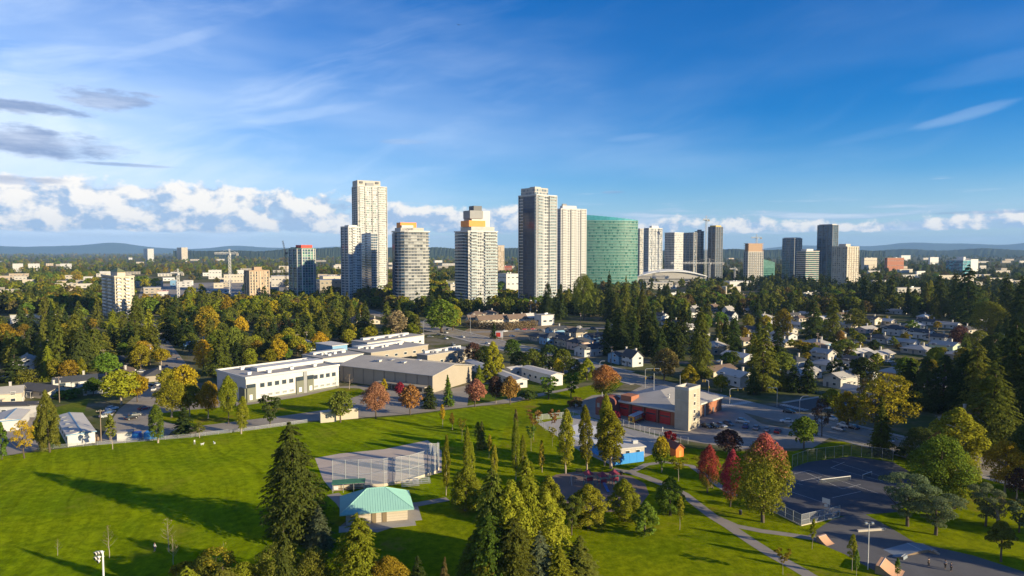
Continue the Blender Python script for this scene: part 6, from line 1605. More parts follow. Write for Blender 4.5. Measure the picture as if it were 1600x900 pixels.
def bird():
    Y = 170; r = empty('bird', (XA(717, 39, Y), Y, ZA(39, Y)), .4, 'tiny dark bird flying high in the blue sky', 'bird')
    skin_obj('body', [(0, -.25, 0), (0, 0, .01), (0, .22, .03), (0, .36, .05)], [(1, 0), (1, 2), (2, 3)], [.03, .09, .06, .03], M_black, r)
    for s in (-1, 1):
        w = MB(); w.face([(s * .05, .12, .02), (s * .05, -.1, .02), (s * .45, -.12, .16), (s * .5, .05, .18)][::s]); w.face([(s * .5, .05, .18), (s * .45, -.12, .16), (s * .95, -.16, .1)][::s]); w.build('wing', M_black, r)
bird()
# ------------------------------------------------------------------ trees
npr = np.random.default_rng(3)
def cards_mesh(name, C, A, B, m):
    N = len(C); V = np.empty((N, 4, 3), np.float32)
    V[:, 0] = C - A; V[:, 1] = C - B; V[:, 2] = C + A; V[:, 3] = C + B
    me = bpy.data.meshes.new(name)
    me.vertices.add(N * 4); me.vertices.foreach_set('co', V.ravel())
    me.loops.add(N * 4); me.loops.foreach_set('vertex_index', np.arange(N * 4, dtype=np.int32))
    me.polygons.add(N); me.polygons.foreach_set('loop_start', np.arange(0, N * 4, 4, dtype=np.int32)); me.polygons.foreach_set('loop_total', np.full(N, 4, np.int32))
    me.materials.append(m); me.update(calc_edges=True)
    return me
def nrmz(a): return a / np.maximum(np.linalg.norm(a, axis=1, keepdims=True), 1e-6)
def frame(n):
    r = npr.normal(size=n.shape); t = nrmz(r - n * (r * n).sum(1, keepdims=True)); return t, np.cross(n, t)
def fir(N, H=20.0, R=3.6, droop=.35, size=1.0, power=.9, low=.06, ragged=.25, m_per=None, dip=.72):
    m_per = m_per or (34 if N > 9000 else 24 if N > 3000 else 12)
    nb = max(30, N // m_per); s = []
    while len(s) < nb:
        q = npr.random(nb); keep = npr.random(nb) < (1 - q) ** .6 + .12; s += list(q[keep])
    s = np.array(s[:nb]); th = npr.random(nb) * 2 * PI
    L = 1.12 * R * ((1 - s) ** power) * np.minimum(1, dip + 2.0 * s) * npr.uniform(1 - ragged, 1 + ragged * .6, nb) * (1 + .10 * np.sin(3 * th + 1)) + .12
    # a few bare gaps and long limbs
    L *= np.where(npr.random(nb) < .08, 1.22, 1.0)
    bi = np.repeat(np.arange(nb), m_per); n = len(bi)
    q = npr.uniform(.12, 1, n) ** .75; l = L[bi] * q
    lat = npr.normal(0, .13, n) * L[bi] * (1.1 - .6 * q)
    t = th[bi]; ct, st = np.cos(t), np.sin(t)
    z = H * (low + (1 - low) * s[bi]) + .10 * l - droop * l * q + npr.normal(0, .12, n) * size
    C = np.stack([l * ct - lat * st, l * st + lat * ct, z], 1)
    rad = np.stack([ct, st, np.zeros(n)], 1)
    ax = nrmz(rad * .75 + np.array([0, 0, -.55]) + npr.normal(0, .35, (n, 3)))
    tg = np.stack([-st, ct, np.zeros(n)], 1) + npr.normal(0, .35, (n, 3)); tg = nrmz(tg - ax * (tg * ax).sum(1, keepdims=True))
    k_ = npr.uniform(.65, 1.3, n)[:, None] * size
    return C, ax * k_ * .62, tg * k_ * .30
def clumps(N, centers, radii, size=1.0, jit=.45, flat=1.0):
    K = len(centers); pr_ = np.array(radii) ** 2; pr_ = pr_ / pr_.sum()
    ci = npr.choice(K, N, p=pr_); d = nrmz(npr.normal(size=(N, 3)))
    d[:, 2] = np.where(d[:, 2] < -.3, -d[:, 2] * .6, d[:, 2]); d = nrmz(d)
    rr_ = np.array(radii)[ci] * npr.uniform(.55, 1.05, N) ** .5
    C = np.array(centers)[ci] + d * rr_[:, None] * np.array([1, 1, flat])
    n = nrmz(d + npr.normal(0, jit, (N, 3)))
    t, b = frame(n); k_ = npr.uniform(.6, 1.3, N)[:, None] * size
    return C, t * k_ * .42, b * k_ * .30
def crown_centers(K, H, R, z0, shape):
    """clump centres inside a crown envelope of radius R(t) between z0 and H"""
    out = []; rad = []
    for i in range(K):
        t = (i + .5) / K; t = t ** .8
        r = R * shape(t); a = i * 2.399 + npr.normal(0, .4)
        q = npr.uniform(.25, 1.0) ** .42
        cr = R * npr.uniform(.26, .42) * (.55 + .45 * shape(t))
        rr_ = max(0.0, r - cr * .8) * q
        out.append((rr_ * math.cos(a), rr_ * math.sin(a), z0 + (H - z0) * t)); rad.append(cr)
    return out, rad
ovoid = lambda t: max(.12, math.sin(PI * (min(max(t, .02), .98)) ** .80) ** .62)
roundc = lambda t: max(.2, math.sin(PI * (.12 + .84 * t)) ** .55)
conec = lambda t: max(.05, (1 - t) ** .72 * min(1, .55 + t * 4))
egg = lambda t: (.72 + .93 * t if t < .3 else max(.05, 1 - ((t - .3) / .7) ** 1.7) ** .72)
teardrop = lambda t: max(.05, math.sin(PI * min(1, (t * .86 + .14)) ** .62) ** .75)
column = lambda t: max(.12, math.sin(PI * (.10 + .86 * t) ** .85) ** .7)
umbrella = lambda t: max(.15, .45 + .75 * t if t < .7 else 1.2 - .8 * (t - .7))
def trunk_mesh(H, r, limbs=0, z0=.2, spread=.3, m=None, top=.8, seed=0):
    R_ = random.Random(seed); mb = MB(); n = 5; prev = Vector((0, 0, -.2))
    for i in range(n):
        z = H * top * (i + 1) / n; q = Vector((R_.uniform(-1, 1) * .03 * H * .3, R_.uniform(-1, 1) * .03 * H * .3, z))
        mb.tube(prev, q, r * (1 - .85 * i / n), r * (1 - .85 * (i + 1) / n), 7, caps=False); prev = q
    for i in range(limbs):
        t = z0 + (top - z0) * (i + .3) / limbs; a = i * 2.4 + R_.random(); l = spread * H * (1.1 - t)
        b = Vector((0, 0, H * t)); e1 = b + Vector((math.cos(a) * l * .5, math.sin(a) * l * .5, l * .35)); e2 = b + Vector((math.cos(a) * l, math.sin(a) * l, l * .95))
        mb.tube(b, e1, r * .45 * (1.1 - t), r * .3 * (1.1 - t), 5, caps=False); mb.tube(e1, e2, r * .3 * (1.1 - t), r * .08, 5, caps=False)
    return mb.mesh('trunk', m or M_bark)
L_ph = leafmat('leaf_placeholder', (0.05, 0.08, 0.02))
PROTO = {}
LI = {'hero': 0, 'hi': 0, 'mid': 1, 'lo': 2}
LODN = {'hero': (17000, .40), 'hi': (11000, .47), 'mid': (2600, .95), 'lo': (420, 2.1)}
def make(kind, lod, i):
    N, sz = LODN[lod]
    if kind == 'fir':
        H, Rr = 20.0, (3.5, 3.9, 3.2)[i % 3]; cr = fir(N, H, Rr, (.35, .5, .25)[i % 3], sz, (.9, .8, 1.0)[i % 3], .05, (.25, .35, .3)[i % 3]); tr = trunk_mesh(H, .34, 0, seed=i, top=.95); W = 2 * Rr
    elif kind == 'broadfir':
        H, Rr = 20.0, 5.0; cr = fir(N, H, Rr, .4, sz * 1.05, (.56, .64, .60)[i % 3], .03, .20, dip=.60); tr = trunk_mesh(H, .5, 0, seed=i, top=.95); W = 2 * Rr
    elif kind == 'cedar':
        H, Rr = 10.0, 3.2; c, r = crown_centers((70, 40, 22)[LI[lod]], H * .98, Rr, .5, egg); cr = clumps(N, c, [q * .70 for q in r], sz * .66, .38, 1.4); tr = trunk_mesh(H, .25, 0, seed=i); W = 2 * Rr
    elif kind == 'poplar':
        H, Rr = 14.0, 1.75; c, r = crown_centers((60, 36, 18)[LI[lod]], H * .97, Rr, 1.6, column); cr = clumps(int(N * .8), c, [max(.4, q * .95) for q in r], sz * .62, .6, 2.0); tr = trunk_mesh(H, .19, 5, .15, .10, M_palebark, seed=i); W = 2 * Rr
    elif kind == 'maple':
        H, Rr = 10.0, 4.0; c, r = crown_centers((46, 34, 18)[LI[lod]], H * .93, Rr, 2.3, (ovoid, roundc)[i % 2]); cr = clumps(N, c, r, sz * .74, .6); tr = trunk_mesh(H, .22, 6, .22, .38, M_palebark if i % 2 else M_bark, seed=i); W = 2 * Rr
    elif kind == 'ovalmaple':
        H, Rr = 10.0, 3.6; c, r = crown_centers((70, 40, 22)[LI[lod]], H * .94, Rr, 1.0, ovoid); cr = clumps(N, c, [q * .8 for q in r], sz * .60, .5, 1.25); tr = trunk_mesh(H, .22, 6, .12, .34, M_bark, seed=i); W = 2 * Rr
    elif kind == 'bigleaf':
        H, Rr = 14.0, 6.0; c, r = crown_centers((64, 44, 20)[LI[lod]], H * .92, Rr, 2.0, roundc); r = [q * .85 for q in r]; cr = clumps(N, c, r, sz * .95, .6); tr = trunk_mesh(H, .42, 8, .18, .4, seed=i); W = 2 * Rr
    elif kind == 'thin':      # airy crown that has already dropped leaves
        H, Rr = 9.0, 3.4; c, r = crown_centers(34, H * .95, Rr, 2.4, roundc); cr = clumps(int(N * .24), c, [q * .62 for q in r], sz * .66, .8); tr = trunk_mesh(H, .18, 14, .2, .42, seed=i, top=.9); W = 2 * Rr
    elif kind == 'pine':
        H, Rr = 11.0, 5.2; c, r = crown_centers((30, 22, 14)[LI[lod]], H * .92, Rr, 2.2, umbrella); cr = clumps(N, c, [q * .8 for q in r], sz * .72, .7, .55); tr = trunk_mesh(H, .36, 9, .25, .5, seed=i); W = 2 * Rr
    elif kind == 'umbrella':
        H, Rr = 8.0, 4.0; c, r = crown_centers(30, H * .92, Rr, 3.4, lambda t: max(.2, 1.0 - .75 * t)); cr = clumps(N, c, [q * .75 for q in r], sz * .62, .6, .6); tr = trunk_mesh(H, .22, 8, .35, .4, seed=i); W = 2 * Rr
    elif kind == 'sapling':
        H, Rr = 6.0, .95; c, r = crown_centers(26, H * .97, Rr, 2.0, column); cr = clumps(int(N * .28), c, [max(.25, q) for q in r], sz * .42, .7, 1.5); tr = trunk_mesh(H, .07, 5, .3, .12, M_palebark, seed=i); W = 2 * Rr
    elif kind == 'spread':
        H, Rr = 6.0, 2.3; c, r = crown_centers(20, H * .97, Rr, 3.0, umbrella); cr = clumps(int(N * .22), c, [q * .7 for q in r], sz * .5, .8, .5); tr = trunk_mesh(H, .07, 8, .45, .4, M_palebark, seed=i); W = 2 * Rr
    elif kind == 'bare':
        H, Rr = 7.0, 1.3; c, r = crown_centers(16, H, Rr, 3.0, column); cr = clumps(60, c, [max(.3, q) for q in r], .26, .9); tr = trunk_mesh(H, .08, 16, .3, .30, M_palebark, seed=i, top=.95); W = 2 * Rr
    elif kind == 'shrub':
        H, Rr = 3.0, 2.2; c, r = crown_centers((26, 18, 10)[LI[lod]], H * .8, Rr, .4, roundc); cr = clumps(int(N * .6), c, r, sz * .5, .6); tr = trunk_mesh(H, .1, 4, .1, .3, seed=i); W = 2 * Rr
    return cards_mesh('crown', *cr, L_ph), tr, H, W * .86
def proto(kind, lod, i):
    k_ = (kind, lod, i)
    if k_ not in PROTO: PROTO[k_] = make(kind, lod, i)
    return PROTO[k_]
LC = {}
def lc(key, word, col, **kw): LC[key] = (leafmat('leaf_' + key, col, **kw), word)
lc('fir', 'dark-green', (0.062, 0.086, 0.021)); lc('olive', 'olive', (0.149, 0.161, 0.024)); lc('ygcedar', 'yellow-green', (0.241, 0.248, 0.020)); lc('green', 'green', (0.125, 0.183, 0.022)); lc('lime', 'lime', (0.247, 0.247, 0.018)); lc('yellow', 'yellow', (0.40, 0.29, 0.018))
lc('gold', 'golden', (0.285, 0.215, 0.020)); lc('orange', 'orange', (0.32, 0.165, 0.050)); lc('salmon', 'salmon', (0.36, 0.150, 0.095)); lc('red', 'red', (0.26, 0.030, 0.035)); lc('purple', 'purple', (0.11, 0.06, 0.045)); lc('tan', 'tan', (0.30, 0.225, 0.12)); lc('blue', 'blue-green', (0.152, 0.185, 0.086)); lc('brown', 'brown', (0.15, 0.115, 0.040))
lc('giant', 'dark-olive', (0.081, 0.094, 0.018)); lc('autumn', 'pink-topped', (0.21, 0.21, 0.022), top=((0.42, 0.10, 0.09), .86, 1.12)); lc('orgreen', 'orange-topped', (0.10, 0.13, 0.015), top=((0.40, 0.17, 0.06), .38, .75)); lc('redgreen', 'red-topped', (0.13, 0.14, 0.02), top=((0.36, 0.055, 0.055), .25, .62)); lc('yellgreen', 'yellow-topped', (0.12, 0.16, 0.016), top=((0.42, 0.28, 0.02), .6, .95)); lc('gogreen', 'orange-sided', (0.075, 0.105, 0.014), top=((0.28, 0.12, 0.03), .72, 1.1))
NOUN = {'fir': ('fir_tree', 'conifer'), 'broadfir': ('conifer_tree', 'broad conifer'), 'cedar': ('cedar_tree', 'bushy cedar'), 'poplar': ('poplar_tree', 'narrow poplar'), 'maple': ('maple_tree', 'round tree'), 'ovalmaple': ('maple_tree', 'oval maple'), 'bigleaf': ('broadleaf_tree', 'spreading tree'), 'thin': ('thinning_tree', 'half bare tree'), 'pine': ('pine_tree', 'pine'), 'umbrella': ('umbrella_pine', 'flat pine'), 'sapling': ('young_tree', 'upright sapling'), 'spread': ('young_tree', 'spreading sapling'), 'bare': ('bare_tree', 'bare sapling'), 'shrub': ('shrub', 'shrub')}
TREES = []   # x, y, radius
KCOUNT = {}
def plant(kind, pos, H, Wd, col, label=None, group=None, force=None):
    Y = pos[1]; hp = H / Y * F
    lod = force or ('hero' if hp > 105 else 'hi' if hp > 58 else ('mid' if hp > 22 else 'lo'))
    i = rnd.randrange(2 if lod in ('hi', 'hero') else 3)
    cm_, tm, h0, w0 = proto(kind, lod, i)
    nm, noun = NOUN[kind]
    r = empty(nm, (pos[0], pos[1], 0.0), rnd.uniform(0, 2 * PI) if kind not in () else 0)
    a_ = rnd.uniform(.90, 1.12); r.scale = (Wd / w0 * a_, Wd / w0 / a_, H / h0)
    r.rotation_euler.x = rnd.gauss(0, .022); r.rotation_euler.y = rnd.gauss(0, .022)
    put('trunk', tm, r); put('crown', cm_, r, mats=LC[col][0])
    TREES.append((pos[0], pos[1], Wd / 2)); KCOUNT[kind] = KCOUNT.get(kind, 0) + 1
    if label: tag(r, label, 'tree' if kind != 'shrub' else 'shrub', group)
    else:
        size = 'tall ' if hp > 58 else ('' if hp > 26 else 'small ')
        px_, py_ = PIX((pos[0], pos[1], H * .5))
        auto(r, size + LC[col][1], noun, 'shrub' if kind == 'shrub' else 'tree', group or ('conifers' if kind in ('fir', 'broadfir', 'cedar', 'pine', 'umbrella') else 'leafy trees') + (' of the park' if py_ > 660 else ' of the suburb'), px_, py_)
    return r
def T(kind, x, by, ty, w, col, label=None):
    p = G(x, by)
    if kind in ('fir', 'broadfir', 'cedar', 'shrub'):        # the skirt, not the stem, is what ends at that line
        p = p * (1 + .8 * w / F / 2); p.z = 0
    H = max(1.5, ZA(ty, p.y)); Wd = w * p.y / F * (1.22 if kind == 'cedar' else 1.0)
    return plant(kind, p, H, Wd, col, label)
# ---- trees read off the photograph: kind, x, base y, top y, width, colour
T('broadfir', 462, 850, 656, 100, 'giant', 'giant dark conifer standing alone on field left of teal roofed building')
T('fir', 497, 862, 790, 46, 'blue', 'small bluish spruce under the right side of the giant conifer')
T('ovalmaple', 1192, 816, 678, 92, 'autumn', 'big autumn maple with pink top and yellow-green sides beside tennis courts')
T('ovalmaple', 1105, 770, 694, 38, 'redgreen', 'bright red round maple beside the path')
T('ovalmaple', 1141, 792, 702, 38, 'redgreen', 'dark red maple pressed against the left of the big autumn maple')
for a in [
 # park, centre
 ('cedar', 727, 806, 731, 56, 'ygcedar'), ('broadfir', 772, 912, 728, 74, 'olive'), ('broadfir', 822, 908, 714, 82, 'ygcedar'), ('cedar', 856, 838, 745, 52, 'ygcedar'), ('broadfir', 770, 945, 800, 100, 'green'), ('broadfir', 802, 948, 806, 96, 'olive'), ('fir', 846, 940, 830, 60, 'blue'), ('cedar', 798, 915, 756, 84, 'ygcedar'), ('cedar', 852, 906, 772, 78, 'ygcedar'), ('broadfir', 745, 930, 828, 60, 'olive'), ('fir', 905, 920, 838, 62, 'olive'), ('pine', 893, 836, 776, 34, 'olive'), ('cedar', 920, 834, 757, 54, 'ygcedar'), ('cedar', 976, 822, 750, 50, 'ygcedar'), ('cedar', 1007, 842, 785, 38, 'green'), ('cedar', 1047, 811, 745, 40, 'green'), ('sapling', 1062, 828, 776, 12, 'lime'),
 ('fir', 872, 945, 850, 60, 'ygcedar'), ('broadfir', 760, 950, 862, 60, 'ygcedar'),
 # poplars
 ('poplar', 697, 774, 680, 13, 'lime'), ('poplar', 730, 755, 668, 13, 'lime'), ('poplar', 738, 752, 690, 10, 'lime'), ('poplar', 772, 752, 694, 12, 'ygcedar'), ('poplar', 806, 750, 655, 14, 'ygcedar'), ('poplar', 818, 742, 680, 13, 'lime'), ('poplar', 847, 738, 688, 9, 'gold'), ('poplar', 884, 740, 640, 27, 'lime'), ('poplar', 917, 735, 634, 25, 'lime'), ('poplar', 945, 728, 618, 26, 'lime'), ('poplar', 955, 732, 642, 46, 'lime'), ('maple', 1034, 738, 682, 27, 'yellgreen'), ('spread', 1060, 752, 715, 30, 'lime'),
 ('sapling', 692, 668, 632, 9, 'yellow'), ('sapling', 707, 672, 645, 8, 'gold'), ('spread', 834, 688, 640, 22, 'orange'), ('spread', 865, 684, 640, 18, 'orange'), ('sapling', 746, 700, 660, 12, 'ygcedar'), ('fir', 752, 704, 658, 18, 'olive'), ('spread', 830, 705, 665, 18, 'green'), ('sapling', 806, 690, 640, 8, 'brown'), ('spread', 863, 697, 668, 14, 'lime'), ('sapling', 764, 716, 680, 9, 'gold'), ('spread', 722, 690, 655, 14, 'lime'),
 # park, right
 ('sapling', 1269, 858, 810, 10, 'lime'), ('sapling', 1331, 892, 836, 15, 'ygcedar'), ('sapling', 1338, 905, 860, 9, 'green'), ('sapling', 1402, 910, 872, 9, 'green'), ('spread', 1223, 898, 858, 24, 'gold'), ('bigleaf', 1470, 798, 682, 100, 'green'), ('maple', 1462, 760, 676, 40, 'orange'), ('bigleaf', 1490, 795, 700, 70, 'ygcedar'), ('cedar', 1492, 735, 638, 82, 'ygcedar'), ('pine', 1418, 822, 742, 74, 'blue'), ('pine', 1462, 836, 768, 70, 'blue'), ('maple', 1570, 772, 690, 54, 'yellow'), ('umbrella', 1564, 878, 812, 56, 'olive'), ('pine', 1540, 822, 755, 50, 'blue'), ('pine', 1592, 832, 780, 40, 'blue'), ('thin', 1560, 826, 775, 26, 'tan'),
 ('fir', 1378, 716, 618, 34, 'olive'), ('thin', 1385, 694, 582, 108, 'gold'), ('thin', 1368, 690, 600, 70, 'gold'), ('thin', 1362, 660, 585, 50, 'brown'), ('broadfir', 1550, 716, 562, 72, 'olive'), ('maple', 1256, 704, 650, 46, 'green'), ('thin', 1284, 682, 622, 34, 'purple'), ('maple', 1300, 645, 608, 36, 'lime'), ('bigleaf', 1325, 668, 612, 44, 'gold'), ('maple', 1138, 712, 672, 44, 'purple'), ('shrub', 1047, 694, 674, 20, 'red'), ('shrub', 962, 662, 640, 18, 'red'), ('shrub', 898, 640, 620, 24, 'brown'), ('spread', 1095, 745, 712, 24, 'lime'), ('maple', 1588, 780, 730, 30, 'purple'), ('shrub', 1420, 722, 700, 40, 'fir'), ('bigleaf', 1440, 735, 668, 60, 'fir'),
 ('broadfir', 1420, 640, 560, 44, 'fir'), ('broadfir', 1446, 645, 558, 46, 'fir'), ('broadfir', 1474, 648, 550, 50, 'fir'), ('broadfir', 1500, 655, 545, 54, 'fir'), ('broadfir', 1526, 660, 535, 56, 'olive'), ('broadfir', 1584, 660, 500, 74, 'fir'), ('broadfir', 1612, 680, 480, 80, 'fir'), ('broadfir', 1640, 700, 500, 90, 'fir'), ('bigleaf', 1602, 770, 660, 60, 'fir'), ('broadfir', 1700, 800, 560, 110, 'fir'), ('broadfir', 1690, 720, 520, 90, 'fir'), 
 # bottom edge
 ('shrub', 288, 915, 880, 50, 'yellow'), ('thin', 338, 925, 856, 76, 'gold'), ('maple', 322, 930, 868, 52, 'olive'), ('bare', 348, 905, 845, 22, 'lime'), ('bigleaf', 436, 935, 846, 84, 'olive'), ('broadfir', 556, 965, 803, 88, 'ygcedar'), ('fir', 692, 945, 870, 24, 'brown'), ('fir', 655, 950, 868, 40, 'fir'), ('maple', 490, 940, 858, 60, 'olive'), ('maple', 604, 950, 868, 60, 'gold'), ('maple', 380, 945, 880, 50, 'ygcedar'),
 ('fir', 447, 1003, 808, 50, 'giant'), ('broadfir', 352, 1030, 878, 90, 'olive'), ('broadfir', 296, 1045, 884, 80, 'ygcedar'),
 ('bare', 171, 872, 822, 18, 'tan'), ('bare', 264, 862, 806, 20, 'tan'), ('bare', 271, 885, 836, 14, 'tan'), ('bare', 90, 868, 842, 10, 'brown'),
 # field edge and school
 ('poplar', 247, 692, 632, 26, 'green'), ('fir', 289, 682, 637, 32, 'fir'), ('sapling', 312, 684, 660, 15, 'olive'), ('poplar', 377, 678, 620, 18, 'lime'), ('pine', 422, 668, 617, 34, 'fir'), ('thin', 532, 660, 610, 42, 'olive'), ('maple', 532, 660, 612, 36, 'olive'), ('maple', 587, 654, 597, 38, 'salmon'), ('maple', 641, 648, 601, 36, 'orange'), ('maple', 625, 622, 597, 17, 'red'), ('sapling', 600, 622, 592, 10, 'yellow'), ('broadfir', 671, 640, 602, 26, 'fir'), ('fir', 701, 637, 586, 16, 'green'), ('maple', 742, 636, 592, 32, 'salmon'), ('maple', 775, 630, 588, 22, 'purple'), ('maple', 797, 632, 588, 34, 'orange'), ('pine', 857, 624, 588, 30, 'green'), ('pine', 892, 622, 582, 26, 'green'), ('maple', 945, 628, 570, 50, 'orgreen'), ('shrub', 826, 628, 610, 26, 'fir'), ('maple', 357, 662, 587, 32, 'lime'), ('maple', 325, 654, 597, 32, 'yellow'), ('maple', 268, 652, 595, 48, 'lime'), ('maple', 296, 650, 600, 38, 'lime'), ('maple', 190, 632, 578, 50, 'lime'), ('maple', 215, 628, 584, 34, 'yellow'), ('maple', 146, 618, 590, 28, 'green'), ('cedar', 78, 710, 612, 30, 'olive'), ('thin', 38, 716, 655, 36, 'yellow'), ('maple', 60, 700, 660, 22, 'ygcedar'), ('cedar', 3, 720, 662, 18, 'green'), ('sapling', 176, 702, 648, 16, 'olive'), ('shrub', 105, 625, 608, 40, 'green'), ('thin', 450, 613, 588, 22, 'red'), ('bare', 546, 608, 585, 14, 'tan'), ('maple', 285, 625, 570, 40, 'yellow'), ('maple', 262, 610, 575, 28, 'lime'), ('fir', 749, 600, 570, 14, 'ygcedar'), ('cedar', 772, 595, 536, 28, 'lime'), ('cedar', 764, 598, 560, 22, 'ygcedar'),
 # left middle
 ('broadfir', 72, 578, 494, 30, 'olive'), ('broadfir', 95, 585, 498, 34, 'olive'), ('broadfir', 124, 582, 486, 36, 'olive'), ('broadfir', 150, 580, 510, 40, 'olive'), ('broadfir', 165, 572, 518, 30, 'olive'), ('fir', 25, 600, 545, 38, 'fir'), ('maple', 86, 598, 560, 26, 'lime'), ('maple', 130, 597, 558, 14, 'lime'), ('broadfir', 212, 545, 474, 36, 'olive'), ('broadfir', 232, 540, 482, 26, 'ygcedar'), ('broadfir', 265, 536, 472, 34, 'fir'), ('broadfir', 290, 540, 490, 34, 'fir'), ('maple', 222, 566, 532, 30, 'gold'), ('maple', 252, 570, 545, 26, 'yellow'), ('bigleaf', 325, 532, 478, 36, 'gold'), ('bigleaf', 318, 582, 530, 30, 'yellow'), ('broadfir', 342, 590, 512, 36, 'olive'), ('maple', 366, 560, 510, 30, 'olive'), ('maple', 376, 530, 494, 20, 'yellow'), ('poplar', 310, 486, 456, 9, 'olive'), ('poplar', 319, 488, 454, 10, 'olive'), ('fir', 97, 490, 460, 20, 'fir'), ('fir', 120, 490, 461, 18, 'fir'), ('broadfir', 412, 552, 500, 30, 'fir'), ('maple', 422, 572, 545, 24, 'lime'), ('maple', 436, 570, 528, 26, 'yellow'), ('maple', 447, 528, 498, 26, 'orange'), ('maple', 465, 556, 524, 26, 'lime'), ('broadfir', 477, 532, 490, 34, 'fir'), ('maple', 500, 548, 518, 26, 'yellow'), ('broadfir', 524, 522, 480, 40, 'olive'), ('maple', 545, 540, 514, 26, 'lime'), ('maple', 577, 536, 509, 26, 'lime'), ('thin', 622, 532, 484, 36, 'tan'), ('maple', 622, 530, 488, 30, 'tan'), ('maple', 643, 530, 504, 24, 'ygcedar'), ('maple', 607, 532, 512, 18, 'lime'), ('bigleaf', 690, 520, 468, 56, 'green'), ('bigleaf', 708, 516, 476, 30, 'lime'), ('fir', 772, 530, 504, 12, 'fir'), ('broadfir', 20, 575, 520, 30, 'olive'), ('bigleaf', 8, 560, 505, 40, 'gold'), ('broadfir', 48, 565, 512, 30, 'fir'),
 *[('bigleaf', x_, 494 + (x_ * 7) % 5, 464 + (x_ * 13) % 9, 24, ('lime', 'ygcedar', 'lime', 'yellow', 'olive')[(x_ // 15) % 5]) for x_ in range(326, 535, 15)],
 # centre conifers and right
 ('broadfir', 855, 503, 440, 22, 'fir'), ('fir', 876, 501, 444, 17, 'fir'), ('bigleaf', 912, 500, 428, 36, 'olive'), ('fir', 952, 502, 424, 20, 'fir'), ('fir', 978, 500, 430, 16, 'olive'), ('fir', 1004, 505, 440, 18, 'olive'), ('fir', 970, 560, 484, 34, 'fir'), ('fir', 950, 556, 500, 26, 'fir'), ('fir', 990, 558, 492, 26, 'fir'), ('broadfir', 1095, 592, 480, 36, 'olive'), ('fir', 1122, 548, 494, 17, 'olive'), ('broadfir', 1192, 614, 508, 46, 'olive'), ('bigleaf', 1222, 532, 482, 30, 'gold'), ('broadfir', 1058, 562, 506, 30, 'fir'), ('broadfir', 1034, 566, 512, 28, 'fir'), ('bigleaf', 1038, 594, 544, 46, 'brown'), ('cedar', 1077, 606, 570, 26, 'gold'), ('maple', 1127, 612, 586, 22, 'lime'), ('broadfir', 1177, 618, 576, 24, 'fir'), ('maple', 1137, 576, 550, 24, 'green'), ('broadfir', 1262, 616, 560, 28, 'fir'), ('broadfir', 1240, 614, 570, 24, 'fir'), ('broadfir', 1225, 612, 572, 22, 'olive'), ('fir', 855, 550, 535, 12, 'fir'), ('bigleaf', 832, 584, 545, 40, 'olive'), ('bigleaf', 858, 584, 538, 36, 'fir'), ('bigleaf', 880, 585, 545, 34, 'olive'), ('cedar', 917, 596, 560, 26, 'ygcedar'), ('maple', 872, 590, 560, 16, 'yellow'), ('bigleaf', 812, 578, 548, 30, 'fir'), ('bigleaf', 740, 570, 535, 30, 'purple'), ('bigleaf', 760, 575, 540, 30, 'fir'), ('bigleaf', 800, 560, 530, 30, 'green'), ('bigleaf', 897, 592, 560, 26, 'fir'), ('broadfir', 1510, 512, 414, 48, 'fir'), ('bigleaf', 1545, 532, 470, 50, 'olive'), ('broadfir', 1492, 500, 424, 30, 'fir'), ('broadfir', 1470, 495, 428, 28, 'fir'), ('broadfir', 1372, 488, 422, 28, 'fir'), ('fir', 1418, 492, 446, 15, 'fir'), ('fir', 1447, 488, 442, 16, 'olive'), ('broadfir', 1390, 488, 430, 26, 'fir'), ('broadfir', 1350, 486, 430, 24, 'fir'), ('broadfir', 1300, 540, 462, 28, 'olive'), ('broadfir', 1270, 530, 466, 34, 'fir'), ('bigleaf', 1335, 514, 482, 34, 'olive'), ('broadfir', 1572, 520, 430, 34, 'fir'), ('broadfir', 1596, 540, 430, 44, 'fir'), ('maple', 1412, 600, 558, 30, 'green'), ('maple', 1462, 575, 542, 26, 'lime'), ('bigleaf', 1320, 556, 530, 40, 'olive'), ('maple', 1250, 550, 532, 26, 'gold'), ('bigleaf', 1500, 545, 508, 30, 'purple'), ('bigleaf', 1425, 520, 500, 22, 'green'), ('maple', 1415, 534, 520, 18, 'gold'), ('maple', 1313, 540, 516, 16, 'orange'), ('bigleaf', 1520, 600, 548, 50, 'fir'), ('bigleaf', 1556, 580, 520, 50, 'fir')]:
    T(*a)
for k_, (x_, y_, h_) in enumerate(((128, 112, 19), (142, 104, 21), (150, 122, 20), (165, 112, 22), (172, 140, 22))):
    plant('broadfir', Vector((x_, y_, 0)), h_, h_ * .55, 'fir', f'dark broad conifer outside the right edge shading the skate park, number {k_ + 1} along' if 0 else None)
# the broken old pine keeps two pale stubs
p = G(1560, 826); r = empty('broken_trunk', (p.x, p.y, 0), 0, 'pale broken trunk with bare limbs among the blue-green pines at right', 'tree')
MB().tube((0, 0, 0), (-.3, 0, 3.6), .4, .3, 8, caps=False).tube((-.3, 0, 3.6), (-2.0, 0, 7.2), .28, .08, 7).build('trunk', M_palebark, r)
for e_ in ((2.4, .2, 4.6), (1.0, .5, 5.4), (-1.2, -.3, 4.4)): MB().tube((-.3, 0, 3.2), e_, .2, .05, 6).build('limb', M_palebark, r)
